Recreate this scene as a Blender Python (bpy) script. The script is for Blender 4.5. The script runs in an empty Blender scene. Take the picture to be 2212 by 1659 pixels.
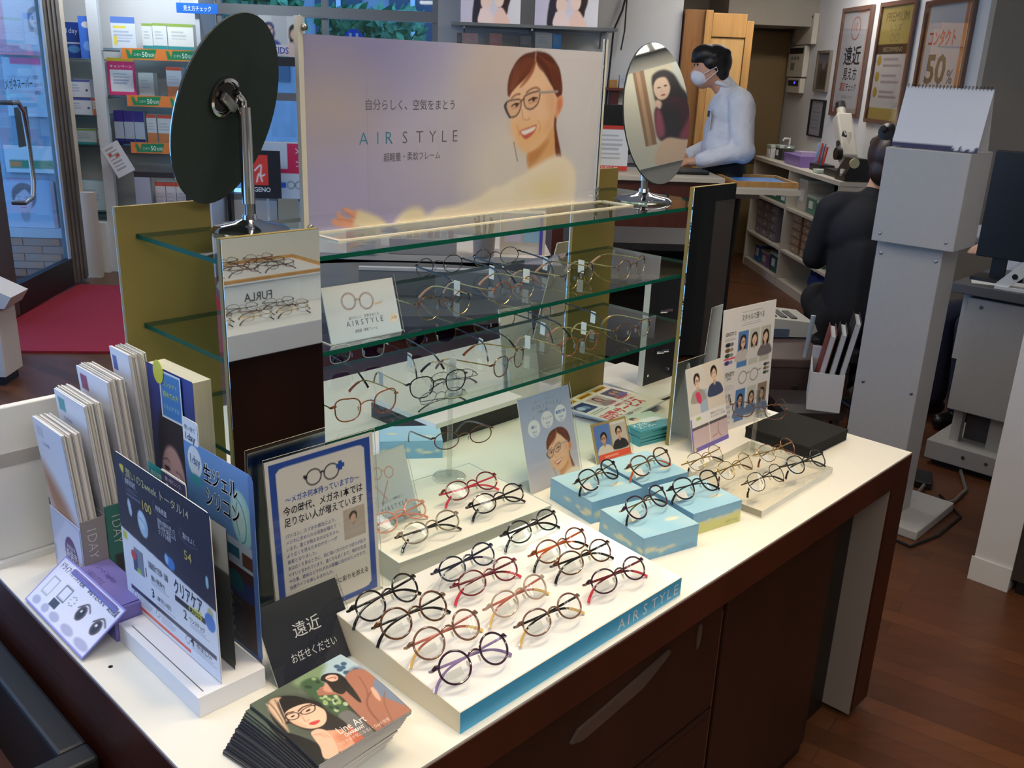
import bpy, bmesh, math, random
import numpy as np
from mathutils import Matrix, Vector

random.seed(7)
sc = bpy.context.scene
COL = sc.collection
R = math.radians

# ------------------------------------------------------------------ camera
CAM_ROWS = ((0.69547251, -0.20625154, 0.68831555), (-0.71760025, -0.24866744, 0.6505493), (0.03698487, -0.94637456, -0.32094752))
cd = bpy.data.cameras.new('camera')
cam = bpy.data.objects.new('camera', cd)
COL.objects.link(cam)
m = Matrix.Identity(4)
for i in range(3):
    m[i][0] = CAM_ROWS[i][0]
    m[i][1] = -CAM_ROWS[i][1]
    m[i][2] = -CAM_ROWS[i][2]
m.translation = (0, 0, 1.68)
cam.matrix_world = m
cd.sensor_width = 36
cd.lens = 32.746
cd.clip_start = 0.02
cd.clip_end = 200
sc.camera = cam

# room axes: the shop is turned 47 degrees against the display table
VA = R(47)
VV = Vector((math.cos(VA), math.sin(VA), 0))
UU = Vector((math.sin(VA), -math.cos(VA), 0))
RZ = VA - math.pi / 2
def room(u, v, z=0.0):
    return UU * u + VV * v + Vector((0, 0, z))

# ------------------------------------------------------------------ world, lights, exposure
w = bpy.data.worlds.new('world')
sc.world = w
w.use_nodes = True
nt = w.node_tree
bg = nt.nodes['Background']
tc = nt.nodes.new('ShaderNodeTexCoord')
sep = nt.nodes.new('ShaderNodeSeparateXYZ')
rmp = nt.nodes.new('ShaderNodeValToRGB')
nt.links.new(tc.outputs['Generated'], sep.inputs[0])
nt.links.new(sep.outputs['Z'], rmp.inputs[0])
rmp.color_ramp.elements[0].position = 0.0
rmp.color_ramp.elements[0].color = (0.16, 0.30, 0.52, 1)
rmp.color_ramp.elements[1].position = 0.6
rmp.color_ramp.elements[1].color = (0.22, 0.46, 0.95, 1)
nt.links.new(rmp.outputs[0], bg.inputs[0])
bg.inputs[1].default_value = 4.4

vs = sc.view_settings
vs.view_transform = 'Standard'
vs.look = 'None'
vs.gamma = 1
vs.exposure = -0.2
vs.use_curve_mapping = False
cy = sc.cycles
cy.use_denoising = True
cy.max_bounces = 10
cy.diffuse_bounces = 3
cy.glossy_bounces = 5
cy.transparent_max_bounces = 24
cy.transmission_bounces = 6
cy.caustics_reflective = False
cy.caustics_refractive = False
cy.sample_clamp_indirect = 4.0

def area(name, loc, size, power, color, aim=None, portal=False, size_y=None, spread=None):
    l = bpy.data.lights.new(name, 'AREA')
    l.shape = 'RECTANGLE'
    l.size = size
    l.size_y = size_y or size
    l.energy = power
    l.color = color
    if spread:
        l.spread = R(spread)
    if portal:
        l.cycles.is_portal = True
    o = bpy.data.objects.new(name, l)
    COL.objects.link(o)
    o.location = loc
    d = Vector(aim) - Vector(loc) if aim else Vector((0, 0, -1))
    o.rotation_euler = d.to_track_quat('-Z', 'Y').to_euler()
    return o

# daylight enters through the glass shopfront on the left and the far window
area('window_portal', room(-2.97, 2.3, 1.25), 6.3, 1, (1, 1, 1), room(0, 2.3, 1.25), True, 2.1)
area('window_portal_far', room(-1.1, 8.02, 1.9), 1.7, 1, (1, 1, 1), room(-1.1, 0, 1.9), True, 0.9)
# fluorescent ceiling fixtures (their housings are built further down)
FIX = [(-0.15, 1.5), (1.25, 1.5), (-0.15, -0.6), (1.25, -0.6), (-1.6, 1.5), (-1.6, 4.6), (1.0, 4.3), (2.45, 7.3)]
for k, (u, v) in enumerate(FIX):
    area('fluorescent_light', room(u, v, 2.665), 1.15, (11, 11, 30, 26, 22, 34, 26, 26)[k], (1.0, 0.965, 0.91), None, False, 0.26).rotation_euler = (0, 0, RZ)
# cool strip light above the contact lens wall
area('shelf_strip_light', room(-2.5, 7.2, 2.5), 1.6, 26, (0.78, 0.89, 1.0), room(-2.5, 7.9, 1.0), False, 0.1)
# warm spotlights in the ceiling over the display table
SPOTS = [((0.95, 0.75), 36), ((1.55, 0.95), 42), ((2.05, 1.1), 30), ((1.2, 1.8), 26)]
for (x, y), e in SPOTS:
    l = bpy.data.lights.new('downlight', 'SPOT')
    l.energy = e
    l.color = (1.0, 0.745, 0.38)
    l.spot_size = R(78)
    l.spot_blend = 0.8
    l.shadow_soft_size = 0.06
    o = bpy.data.objects.new('downlight', l)
    COL.objects.link(o)
    o.location = (x, y, 2.64)

# ------------------------------------------------------------------ materials
def lin(c):
    return tuple(((x / 255 / 12.92) if x / 255 <= 0.04045 else ((x / 255 + 0.055) / 1.055) ** 2.4) for x in c)

MATS = {}
def mat(name, rgb=(200, 200, 200), rough=0.5, metal=0.0, noise=None, bump=None, spec=0.5, alpha=None, coat=0.0, stretch=(1, 1, 1), rgb2=None, emit=0.0):
    if name in MATS:
        return MATS[name]
    mm = bpy.data.materials.new(name)
    mm.use_nodes = True
    t = mm.node_tree
    b = t.nodes['Principled BSDF']
    b.inputs['Base Color'].default_value = (*lin(rgb), 1)
    b.inputs['Roughness'].default_value = rough
    b.inputs['Metallic'].default_value = metal
    b.inputs['Specular IOR Level'].default_value = spec
    b.inputs['Coat Weight'].default_value = coat
    if emit:
        b.inputs['Emission Color'].default_value = (*lin(rgb), 1)
        b.inputs['Emission Strength'].default_value = emit
    if alpha is not None:
        b.inputs['Alpha'].default_value = alpha
    if noise or bump:
        co = t.nodes.new('ShaderNodeTexCoord')
        mp = t.nodes.new('ShaderNodeMapping')
        mp.inputs['Scale'].default_value = stretch
        nz = t.nodes.new('ShaderNodeTexNoise')
        nz.inputs['Scale'].default_value = (noise or bump)[0]
        nz.inputs['Detail'].default_value = 5
        t.links.new(co.outputs['Object'], mp.inputs[0])
        t.links.new(mp.outputs[0], nz.inputs['Vector'])
        if noise:
            rp = t.nodes.new('ShaderNodeValToRGB')
            a = noise[1]
            c1 = lin(rgb)
            c2 = lin(rgb2) if rgb2 else tuple(min(1, x * (1 + a)) for x in c1)
            c0 = c1 if rgb2 else tuple(x * (1 - a) for x in c1)
            rp.color_ramp.elements[0].position = 0.32
            rp.color_ramp.elements[1].position = 0.68
            rp.color_ramp.elements[0].color = (*c0, 1)
            rp.color_ramp.elements[1].color = (*c2, 1)
            t.links.new(nz.outputs[0], rp.inputs[0])
            t.links.new(rp.outputs[0], b.inputs['Base Color'])
            if emit:
                t.links.new(rp.outputs[0], b.inputs['Emission Color'])
        if bump:
            bp = t.nodes.new('ShaderNodeBump')
            bp.inputs['Strength'].default_value = bump[1]
            bp.inputs['Distance'].default_value = bump[2] if len(bump) > 2 else 0.002
            t.links.new(nz.outputs[0], bp.inputs['Height'])
            t.links.new(bp.outputs[0], b.inputs['Normal'])
    MATS[name] = mm
    return mm

def clear(name, tint=(255, 255, 255), refl=0.06, edge=0.6, rough=0.02):
    """thin clear sheet: lets light straight through, mirrors more at grazing angles"""
    if name in MATS:
        return MATS[name]
    mm = bpy.data.materials.new(name)
    mm.use_nodes = True
    t = mm.node_tree
    t.nodes.remove(t.nodes['Principled BSDF'])
    out = t.nodes['Material Output']
    tr = t.nodes.new('ShaderNodeBsdfTransparent')
    tr.inputs[0].default_value = (*lin(tint), 1)
    gl = t.nodes.new('ShaderNodeBsdfGlossy')
    gl.inputs['Roughness'].default_value = rough
    mx = t.nodes.new('ShaderNodeMixShader')
    lw = t.nodes.new('ShaderNodeLayerWeight')
    lw.inputs['Blend'].default_value = 0.5
    mr = t.nodes.new('ShaderNodeMapRange')
    pw = t.nodes.new('ShaderNodeMath')
    pw.operation = 'POWER'
    pw.inputs[1].default_value = 3.0
    t.links.new(lw.outputs['Facing'], pw.inputs[0])
    t.links.new(pw.outputs[0], mr.inputs['Value'])
    mr.inputs['To Min'].default_value = refl
    mr.inputs['To Max'].default_value = edge
    t.links.new(mr.outputs[0], mx.inputs[0])
    t.links.new(tr.outputs[0], mx.inputs[1])
    t.links.new(gl.outputs[0], mx.inputs[2])
    t.links.new(mx.outputs[0], out.inputs[0])
    MATS[name] = mm
    return mm

def tortoise(name, c0, c1, sc_=160):
    return mat(name, c0, 0.2, noise=(sc_, 0.5), rgb2=c1, coat=0.3)

# ------------------------------------------------------------------ mesh helpers
class MB:
    def __init__(s):
        s.v = []
        s.f = []
        s.mi = []
        s.cur = 0
    def add(s, v, f):
        n = len(s.v)
        s.v += [tuple(p) for p in v]
        s.f += [tuple(i + n for i in q) for q in f]
        s.mi += [s.cur] * len(f)
        return s
    def box(s, x0, x1, y0, y1, z0, z1, b=0.0):
        if b <= 0:
            return s.add([(x0, y0, z0), (x1, y0, z0), (x1, y1, z0), (x0, y1, z0), (x0, y0, z1), (x1, y0, z1), (x1, y1, z1), (x0, y1, z1)],
                         [(0, 3, 2, 1), (4, 5, 6, 7), (0, 1, 5, 4), (1, 2, 6, 5), (2, 3, 7, 6), (3, 0, 4, 7)])
        bm = bmesh.new()
        bmesh.ops.create_cube(bm, size=1)
        for q in bm.verts:
            q.co = ((x0 + x1) / 2 + q.co.x * (x1 - x0), (y0 + y1) / 2 + q.co.y * (y1 - y0), (z0 + z1) / 2 + q.co.z * (z1 - z0))
        bmesh.ops.bevel(bm, geom=bm.edges[:] + bm.verts[:], offset=b, segments=2, affect='EDGES', profile=0.5)
        bm.verts.index_update()
        s.add([q.co[:] for q in bm.verts], [[q.index for q in f.verts] for f in bm.faces])
        bm.free()
        return s
    def tube(s, path, r, n=8, closed=False, caps=True, flat=None, up=(0, 0, 1)):
        P = [Vector(p) for p in path]
        L = len(P)
        rr = r if isinstance(r, (list, tuple)) else [r] * L
        base = len(s.v)
        prev = None
        for i, p in enumerate(P):
            if closed:
                t = P[(i + 1) % L] - P[i - 1]
            else:
                t = P[min(i + 1, L - 1)] - P[max(i - 1, 0)]
            if t.length < 1e-9:
                t = Vector((0, 0, 1))
            t.normalize()
            u = Vector(up)
            if abs(t.dot(u)) > 0.95:
                u = Vector((0, 1, 0)) if abs(t.y) < 0.9 else Vector((1, 0, 0))
            if prev is not None and not flat:
                u = prev
            a = t.cross(u)
            if a.length < 1e-6:
                a = t.orthogonal()
            a.normalize()
            b = a.cross(t).normalized()
            prev = b
            fa, fb = flat if flat else (1, 1)
            for k in range(n):
                g = 2 * math.pi * k / n
                s.v.append(tuple(p + a * (math.cos(g) * rr[i] * fa) + b * (math.sin(g) * rr[i] * fb)))
        for i in range(L if closed else L - 1):
            j = (i + 1) % L
            for k in range(n):
                k2 = (k + 1) % n
                s.f.append((base + i * n + k, base + i * n + k2, base + j * n + k2, base + j * n + k))
                s.mi.append(s.cur)
        if caps and not closed:
            s.f.append(tuple(base + k for k in range(n))[::-1])
            s.f.append(tuple(base + (L - 1) * n + k for k in range(n)))
            s.mi += [s.cur, s.cur]
        return s
    def lathe(s, prof, n=24, c=(0, 0, 0)):
        base = len(s.v)
        for r, z in prof:
            for k in range(n):
                g = 2 * math.pi * k / n
                s.v.append((c[0] + r * math.cos(g), c[1] + r * math.sin(g), c[2] + z))
        for i in range(len(prof) - 1):
            for k in range(n):
                k2 = (k + 1) % n
                s.f.append((base + i * n + k, base + i * n + k2, base + (i + 1) * n + k2, base + (i + 1) * n + k))
                s.mi.append(s.cur)
        s.f.append(tuple(base + k for k in range(n))[::-1])
        s.f.append(tuple(base + (len(prof) - 1) * n + k for k in range(n)))
        s.mi += [s.cur, s.cur]
        return s
    def prism(s, pts, d0, d1, ax='y'):
        """outline in the two other axes, extruded along ax"""
        n = len(pts)
        def put(p, d):
            return {'y': (p[0], d, p[1]), 'z': (p[0], p[1], d), 'x': (d, p[0], p[1])}[ax]
        s.add([put(p, d0) for p in pts] + [put(p, d1) for p in pts],
              [tuple(range(n))[::-1], tuple(range(n, 2 * n))] + [(i, (i + 1) % n, n + (i + 1) % n, n + i) for i in range(n)])
        return s
    def ellipsoid(s, c, r, n=12, k=8):
        base = len(s.v)
        for i in range(k + 1):
            a = -math.pi / 2 + math.pi * i / k
            for j in range(n):
                g = 2 * math.pi * j / n
                s.v.append((c[0] + r[0] * math.cos(a) * math.cos(g), c[1] + r[1] * math.cos(a) * math.sin(g), c[2] + r[2] * math.sin(a)))
        for i in range(k):
            for j in range(n):
                j2 = (j + 1) % n
                s.f.append((base + i * n + j, base + i * n + j2, base + (i + 1) * n + j2, base + (i + 1) * n + j))
                s.mi.append(s.cur)
        return s
    def mesh(s, name, mats, smooth=False):
        me = bpy.data.meshes.new(name)
        me.from_pydata(s.v, [], s.f)
        for q in (mats if isinstance(mats, (list, tuple)) else [mats]):
            me.materials.append(q)
        if any(s.mi):
            me.polygons.foreach_set('material_index', s.mi)
        if smooth:
            me.shade_smooth() if hasattr(me, 'shade_smooth') else None
            if smooth != 'all':
                try:
                    me.set_sharp_from_angle(angle=R(40))
                except Exception:
                    pass
        me.update()
        return me
    def build(s, name, mats, parent=None, loc=(0, 0, 0), rot=(0, 0, 0), smooth=False):
        return obj(name, s.mesh(name, mats, smooth), parent, loc, rot)

def obj(name, me, parent=None, loc=(0, 0, 0), rot=(0, 0, 0)):
    o = bpy.data.objects.new(name, me)
    COL.objects.link(o)
    o.parent = parent
    o.location = loc
    o.rotation_euler = rot
    return o

def tag(o, label, cat, group=None):
    o['label'] = label
    o['category'] = cat
    if group:
        o['group'] = group
    return o

def thing(name, label, cat, loc=(0, 0, 0), rz=0.0, group=None, rot=None):
    o = obj(name, None, None, loc, rot or (0, 0, rz))
    o.empty_display_size = 0.05
    return tag(o, label, cat, group)

def structure(o):
    o['kind'] = 'structure'
    return o

def B(*a):
    return MB().box(*a)

def rrect(w_, h_, r, n=5, x0=0, y0=0):
    pts = []
    for cx, cy_, a0 in ((w_ - r, r, -90), (w_ - r, h_ - r, 0), (r, h_ - r, 90), (r, r, 180)):
        for k in range(n + 1):
            a = R(a0 + 90 * k / n)
            pts.append((x0 + cx + r * math.cos(a), y0 + cy_ + r * math.sin(a)))
    return pts

# ------------------------------------------------------------------ printed pictures: painted point by point on a fine grid, lettering laid on top
def print_mat():
    if 'print' in MATS:
        return MATS['print']
    mm = bpy.data.materials.new('print')
    mm.use_nodes = True
    t = mm.node_tree
    b = t.nodes['Principled BSDF']
    a = t.nodes.new('ShaderNodeAttribute')
    a.attribute_name = 'ink'
    t.links.new(a.outputs['Color'], b.inputs['Base Color'])
    b.inputs['Roughness'].default_value = 0.38
    MATS['print'] = mm
    return mm

def thin_print_mat():
    if 'thin_print' in MATS:
        return MATS['thin_print']
    mm = print_mat().copy()
    mm.name = 'thin_print'
    t = mm.node_tree
    b = t.nodes['Principled BSDF']
    a = t.nodes['Attribute']
    tl_ = t.nodes.new('ShaderNodeBsdfTranslucent')
    mx_ = t.nodes.new('ShaderNodeMixShader')
    mx_.inputs[0].default_value = 0.25
    t.links.new(a.outputs['Color'], tl_.inputs[0])
    t.links.new(b.outputs[0], mx_.inputs[1])
    t.links.new(tl_.outputs[0], mx_.inputs[2])
    t.links.new(mx_.outputs[0], t.nodes['Material Output'].inputs[0])
    MATS['thin_print'] = mm
    return mm

def backlit_mat(name, strength):
    if name in MATS:
        return MATS[name]
    mm = bpy.data.materials.new(name)
    mm.use_nodes = True
    t = mm.node_tree
    b = t.nodes['Principled BSDF']
    a = t.nodes.new('ShaderNodeAttribute')
    a.attribute_name = 'ink'
    t.links.new(a.outputs['Color'], b.inputs['Base Color'])
    t.links.new(a.outputs['Color'], b.inputs['Emission Color'])
    b.inputs['Emission Strength'].default_value = strength
    MATS[name] = mm
    return mm

TXT = {}
def text_geo(s, bold=0.0):
    k = (s, bold)
    if k not in TXT:
        cu = bpy.data.curves.new('lettering', 'FONT')
        cu.body = s
        cu.size = 1.0
        cu.resolution_u = 2
        cu.offset = bold
        o = bpy.data.objects.new('lettering', cu)
        COL.objects.link(o)
        dg = bpy.context.evaluated_depsgraph_get()
        me = bpy.data.meshes.new_from_object(o.evaluated_get(dg))
        vs_ = [(q.co.x, q.co.y) for q in me.vertices]
        fs = [tuple(p.vertices) for p in me.polygons]
        bpy.data.objects.remove(o)
        bpy.data.curves.remove(cu)
        bpy.data.meshes.remove(me)
        if vs_:
            a = np.array(vs_)
            TXT[k] = (a - [a[:, 0].min(), 0], fs, a[:, 0].max() - a[:, 0].min())
        else:
            TXT[k] = (np.zeros((0, 2)), [], 1.0)
    return TXT[k]

def smooth_loop(p, k=5, closed=True):
    p = np.array(p, float)
    n = len(p)
    out = []
    for i in range(n if closed else n - 1):
        if closed:
            a, b, c, d = p[i - 1], p[i], p[(i + 1) % n], p[(i + 2) % n]
        else:
            a, b, c, d = p[max(i - 1, 0)], p[i], p[i + 1], p[min(i + 2, n - 1)]
        for j in range(k):
            t = j / k
            out.append(0.5 * ((2 * b) + (c - a) * t + (2 * a - 5 * b + 4 * c - d) * t * t + (3 * b - a - 3 * c + d) * t ** 3))
    if not closed:
        out.append(p[-1])
    return np.array(out)

class Pic:
    """unit coordinates: x 0..1 to the right, y 0..1 downwards"""
    def __init__(s, w_, h_, nx, bgc=(255, 255, 255)):
        s.w, s.h = w_, h_
        s.nx = nx
        s.ny = max(2, int(round(nx * h_ / w_)))
        gx, gy = np.meshgrid(np.linspace(0, 1, s.nx + 1), np.linspace(0, 1, s.ny + 1))
        s.X, s.Y = gx, gy
        s.c = np.zeros(gx.shape + (3,)) + np.array(bgc, float)
        s.tx = []
        s.px = w_ / nx
    def mix(s, k, col):
        s.c += (np.array(col, float) - s.c) * np.clip(k, 0, 1)[..., None]
        return s
    def grad(s, c0, c1, ax=1, a=0.0, b=1.0):
        t = np.clip(((s.Y if ax else s.X) - a) / (b - a), 0, 1)
        s.c = np.array(c0, float) * (1 - t[..., None]) + np.array(c1, float) * t[..., None]
        return s
    def cloud(s, col, amount, scale, seed=0):
        r = np.random.RandomState(seed)
        k = np.zeros(s.X.shape)
        for i in range(7):
            fx, fy = r.uniform(-scale, scale, 2)
            k += np.sin(fx * s.X * s.w / s.h + fy * s.Y + r.uniform(0, 6.3))
        return s.mix(np.clip(k / 7 + 0.3, 0, 1) * amount, col)
    def ell(s, x, y, rx, ry, col, soft=0.15, rot=0.0, a=1.0):
        dx, dy = (s.X - x) * s.w, (s.Y - y) * s.h
        c, n = math.cos(R(rot)), math.sin(R(rot))
        q = np.sqrt(((dx * c + dy * n) / (rx * s.w)) ** 2 + ((-dx * n + dy * c) / (ry * s.w)) ** 2)
        return s.mix((1 - (q - 1) / max(soft, 1e-3)) * a if soft > 0.5 else np.clip((1 + soft / 2 - q) / max(soft, 1e-3), 0, 1) * a, col)
    def rect(s, x0, y0, x1, y1, col, a=1.0):
        k = (s.X >= x0 - 1e-6) & (s.X <= x1 + 1e-6) & (s.Y >= y0 - 1e-6) & (s.Y <= y1 + 1e-6)
        return s.mix(k * a, col)
    def _seg(s, p, closed):
        P = np.array(p) * [s.w, s.h]
        x, y = s.X.ravel() * s.w, s.Y.ravel() * s.h
        d = np.full(x.shape, 1e9)
        ins = np.zeros(x.shape, bool)
        n = len(P)
        for i in range(n if closed else n - 1):
            a, b = P[i], P[(i + 1) % n]
            e = b - a
            l2 = e @ e + 1e-18
            t = np.clip(((x - a[0]) * e[0] + (y - a[1]) * e[1]) / l2, 0, 1)
            d = np.minimum(d, (x - a[0] - t * e[0]) ** 2 + (y - a[1] - t * e[1]) ** 2)
            if closed:
                cr = (a[1] > y) != (b[1] > y)
                ins ^= cr & (x < (b[0] - a[0]) * (y - a[1]) / (b[1] - a[1] + 1e-18) + a[0])
        return np.sqrt(d).reshape(s.X.shape), ins.reshape(s.X.shape)
    def blob(s, flat, col, soft=0.7, a=1.0, sm=True, k=1000.0):
        p = np.array(flat, float).reshape(-1, 2) / k
        if sm:
            p = smooth_loop(p, 4)
        d, i = s._seg(p, True)
        sd = np.where(i, -d, d)
        return s.mix((0.5 - sd / (soft * s.px * 2)) * 1.0 if a == 1.0 else np.clip(0.5 - sd / (soft * s.px * 2), 0, 1) * a, col)
    def line(s, flat, wd, col, a=1.0, sm=True, closed=False, k=1000.0):
        p = np.array(flat, float).reshape(-1, 2) / k
        if sm and len(p) > 2:
            p = smooth_loop(p, 4, closed)
        d, _ = s._seg(p, closed)
        return s.mix(np.clip((wd / 2 - d) / s.px + 0.5, 0, 1) * a, col)
    def text(s, t, x, y, size, col, bold=0.0, width=None, al='l', rot=0.0, flip=False):
        """x,y unit position of the baseline start; size in metres; width in metres squeezes the line"""
        s.tx.append((t, x, y, size, col, bold, width, al, rot, flip))
        return s
    def lines(s, x, y, n, ln, dy, col, size=0.002, seed=1):
        """rows of lettering too small to read in the photograph"""
        r = random.Random(seed)
        for i in range(n):
            s.rect(x, y + i * dy, x + ln * r.uniform(0.75, 1), y + i * dy + dy * 0.45, col, 0.55)
        return s
    def mesh(s, name, outline=None, bend=None, mats=None):
        ny, nx = s.ny + 1, s.nx + 1
        vs_ = np.zeros((ny * nx, 3))
        vs_[:, 0] = (s.X * s.w).ravel()
        vs_[:, 2] = ((1 - s.Y) * s.h).ravel()
        i = np.arange(ny * nx).reshape(ny, nx)
        q = np.stack([i[1:, :-1], i[1:, 1:], i[:-1, 1:], i[:-1, :-1]], -1).reshape(-1, 4)
        cols = s.c.reshape(-1, 3)
        V_ = [vs_]
        F_ = [tuple(int(j) for j in k) for k in q]
        C_ = [cols]
        n = len(vs_)
        for lay, (t, x, y, size, col, bold, width, al, rot, flip) in enumerate(s.tx):
            g, fs, wd = text_geo(t, bold)
            if not len(g):
                continue
            sx = size if width is None else width / max(wd, 1e-6)
            p = g * [sx, size]
            tw = wd * sx
            p[:, 0] -= {'l': 0, 'c': tw / 2, 'r': tw}[al]
            if flip:
                p[:, 0] *= -1
            c, d = math.cos(R(rot)), math.sin(R(rot))
            p = np.stack([p[:, 0] * c - p[:, 1] * d, p[:, 0] * d + p[:, 1] * c], 1)
            a = np.zeros((len(p), 3))
            a[:, 0] = p[:, 0] + x * s.w
            a[:, 2] = p[:, 1] + (1 - y) * s.h
            a[:, 1] = -0.0004
            V_.append(a)
            C_.append(np.zeros((len(p), 3)) + np.array(col, float))
            F_ += [tuple(j + n for j in f) for f in (fs if not flip else [f[::-1] for f in fs])]
            n += len(p)
        Vx = np.concatenate(V_)
        if bend is not None:
            Vx = bend(Vx)
        me = bpy.data.meshes.new(name)
        me.from_pydata(Vx.tolist(), [], F_)
        c = np.clip(np.concatenate(C_) / 255, 0, 1)
        c = np.where(c <= 0.04045, c / 12.92, ((c + 0.055) / 1.055) ** 2.4)
        at = me.color_attributes.new('ink', 'FLOAT_COLOR', 'POINT')
        at.data.foreach_set('color', np.concatenate([c, np.ones((len(c), 1))], 1).ravel().astype(np.float32))
        me.materials.append(mats or print_mat())
        me.update()
        return me
    def build(s, name, parent=None, loc=(0, 0, 0), rot=(0, 0, 0), bend=None, mats=None):
        return obj(name, s.mesh(name, None, bend, mats), parent, loc, rot)

def person_pic(P, x, y, s, hair=(50, 35, 30), skin=(232, 190, 165), cloth=(220, 220, 225), turn=0.0, long=True, glasses=None, lip=(190, 90, 90), smile=False):
    """small portrait; s = head height in unit x, x,y = centre of the face"""
    q = P.w / P.h
    e = P.ell
    def yy(d):
        return y + d * s * q
    if long:
        e(x - turn * 0.1 * s, yy(0.25), 0.50 * s, 0.78 * s, hair, 0.12)
    P.blob([(x - 1.0 * s) * 1000, yy(1.7) * 1000, (x - 0.85 * s) * 1000, yy(0.98) * 1000, (x - 0.3 * s) * 1000, yy(0.72) * 1000, (x + 0.3 * s) * 1000, yy(0.72) * 1000,
            (x + 0.85 * s) * 1000, yy(0.98) * 1000, (x + 1.0 * s) * 1000, yy(1.7) * 1000], cloth)
    e(x, yy(0.62), 0.17 * s, 0.30 * s, tuple(c * 0.86 for c in skin), 0.1)
    e(x - turn * 0.08 * s, yy(-0.10), 0.45 * s, 0.52 * s, hair, 0.1)
    e(x + turn * 0.06 * s, yy(0.06), 0.33 * s, 0.46 * s, skin, 0.12)
    e(x + turn * 0.1 * s, yy(0.16), 0.26 * s, 0.22 * s, tuple(min(255, c * 1.04) for c in skin), 0.9, 0, 0.5)
    P.blob([(x + d * s) * 1000 if i % 2 == 0 else yy(d) * 1000 for i, d in enumerate((-0.42, 0.12, -0.40, -0.35, -0.1, -0.58, 0.25, -0.56, 0.42, -0.25, 0.40, 0.1, 0.30, -0.15, 0.05 - turn * 0.2, -0.40, -0.25, -0.15))], hair)
    t = turn * 0.10 * s
    for d in (-0.14, 0.14):
        e(x + d * s + t, yy(0.04), 0.055 * s, 0.026 * s, (60, 45, 40), 0.2)
        e(x + d * s + t, yy(-0.06), 0.075 * s, 0.014 * s, hair, 0.4)
    e(x + t * 1.3, yy(0.18), 0.035 * s, 0.02 * s, tuple(c * 0.8 for c in skin), 0.6)
    if smile:
        e(x + t, yy(0.30), 0.12 * s, 0.045 * s, lip, 0.2)
        e(x + t, yy(0.29), 0.09 * s, 0.022 * s, (250, 246, 240), 0.2)
    else:
        e(x + t, yy(0.30), 0.085 * s, 0.03 * s, lip, 0.25)
    if glasses:
        for d in (-0.15, 0.15):
            a = np.linspace(0, 2 * math.pi, 17)[:-1]
            P.line(np.stack([(x + d * s + t + 0.115 * s * np.cos(a)) * 1000, (y + (0.05 + 0.10 * np.sin(a)) * s * q) * 1000], 1).ravel(), 0.028 * s * P.w, glasses, sm=False, closed=True)
        P.line([(x - 0.04 * s + t) * 1000, yy(0.03) * 1000, (x + 0.04 * s + t) * 1000, yy(0.03) * 1000], 0.025 * s * P.w, glasses)

# ================================================================== THE ROOM
RR = (0, 0, RZ)
white_wall = mat('white_wall', (226, 224, 222), 0.7, noise=(3, 0.03))
grey_wall = mat('grey_wall', (168, 160, 148), 0.75, noise=(4, 0.04))
alu = mat('dark_aluminium', (120, 112, 104), 0.4, 0.6, noise=(8, 0.1))
chrome = mat('chrome', (225, 225, 228), 0.08, 1.0)
steel = mat('brushed_steel', (170, 168, 165), 0.3, 1.0)
black_plastic = mat('black_plastic', (22, 22, 24), 0.4)
white_plastic = mat('white_plastic', (235, 234, 230), 0.35)
paper = mat('paper', (240, 239, 236), 0.6)
glass_pane = clear('window_glass', (235, 245, 250), 0.05, 0.7)

# floor: dark wood boards, slightly glossy
fm = bpy.data.materials.new('floor_wood')
fm.use_nodes = True
t = fm.node_tree
b = t.nodes['Principled BSDF']
co = t.nodes.new('ShaderNodeTexCoord')
mp = t.nodes.new('ShaderNodeMapping')
mp.inputs['Rotation'].default_value = (0, 0, R(38))
br = t.nodes.new('ShaderNodeTexBrick')
br.inputs['Scale'].default_value = 1.0
br.inputs['Brick Width'].default_value = 0.9
br.inputs['Row Height'].default_value = 0.075
br.inputs['Mortar Size'].default_value = 0.0012
br.inputs['Color1'].default_value = (*lin((104, 62, 36)), 1)
br.inputs['Color2'].default_value = (*lin((80, 46, 27)), 1)
br.inputs['Mortar'].default_value = (*lin((60, 34, 20)), 1)
nz = t.nodes.new('ShaderNodeTexNoise')
nz.inputs['Scale'].default_value = 3.0
nz.inputs['Detail'].default_value = 6
mp2 = t.nodes.new('ShaderNodeMapping')
mp2.inputs['Rotation'].default_value = (0, 0, R(38))
mp2.inputs['Scale'].default_value = (1, 14, 1)
mx = t.nodes.new('ShaderNodeMix')
mx.data_type = 'RGBA'
mx.blend_type = 'MULTIPLY'
mx.inputs['Factor'].default_value = 0.8
rp = t.nodes.new('ShaderNodeValToRGB')
rp.color_ramp.elements[0].color = (0.6, 0.6, 0.6, 1)
rp.color_ramp.elements[1].color = (1.25, 1.25, 1.25, 1)
t.links.new(co.outputs['Object'], mp.inputs[0])
t.links.new(co.outputs['Object'], mp2.inputs[0])
t.links.new(mp.outputs[0], br.inputs['Vector'])
t.links.new(mp2.outputs[0], nz.inputs['Vector'])
t.links.new(nz.outputs[0], rp.inputs[0])
t.links.new(br.outputs[0], mx.inputs[6])
t.links.new(rp.outputs[0], mx.inputs[7])
t.links.new(mx.outputs[2], b.inputs['Base Color'])
b.inputs['Roughness'].default_value = 0.32
structure(B(-3.7, 4.1, -3.6, 9.4, -0.05, 0).build('floor', fm, None, (0, 0, 0), RR))
structure(B(-3.7, 4.1, -3.6, 9.4, 2.7, 2.75).build('ceiling', mat('ceiling_panel', (228, 226, 222), 0.8, noise=(6, 0.03)), None, (0, 0, 0), RR))
structure(B(-3.7, 4.1, -3.7, -3.6, 0, 2.7).build('wall_back', mat('wall_back_paint', (222, 216, 205), 0.75, noise=(3, 0.04)), None, (0, 0, 0), RR))
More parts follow.
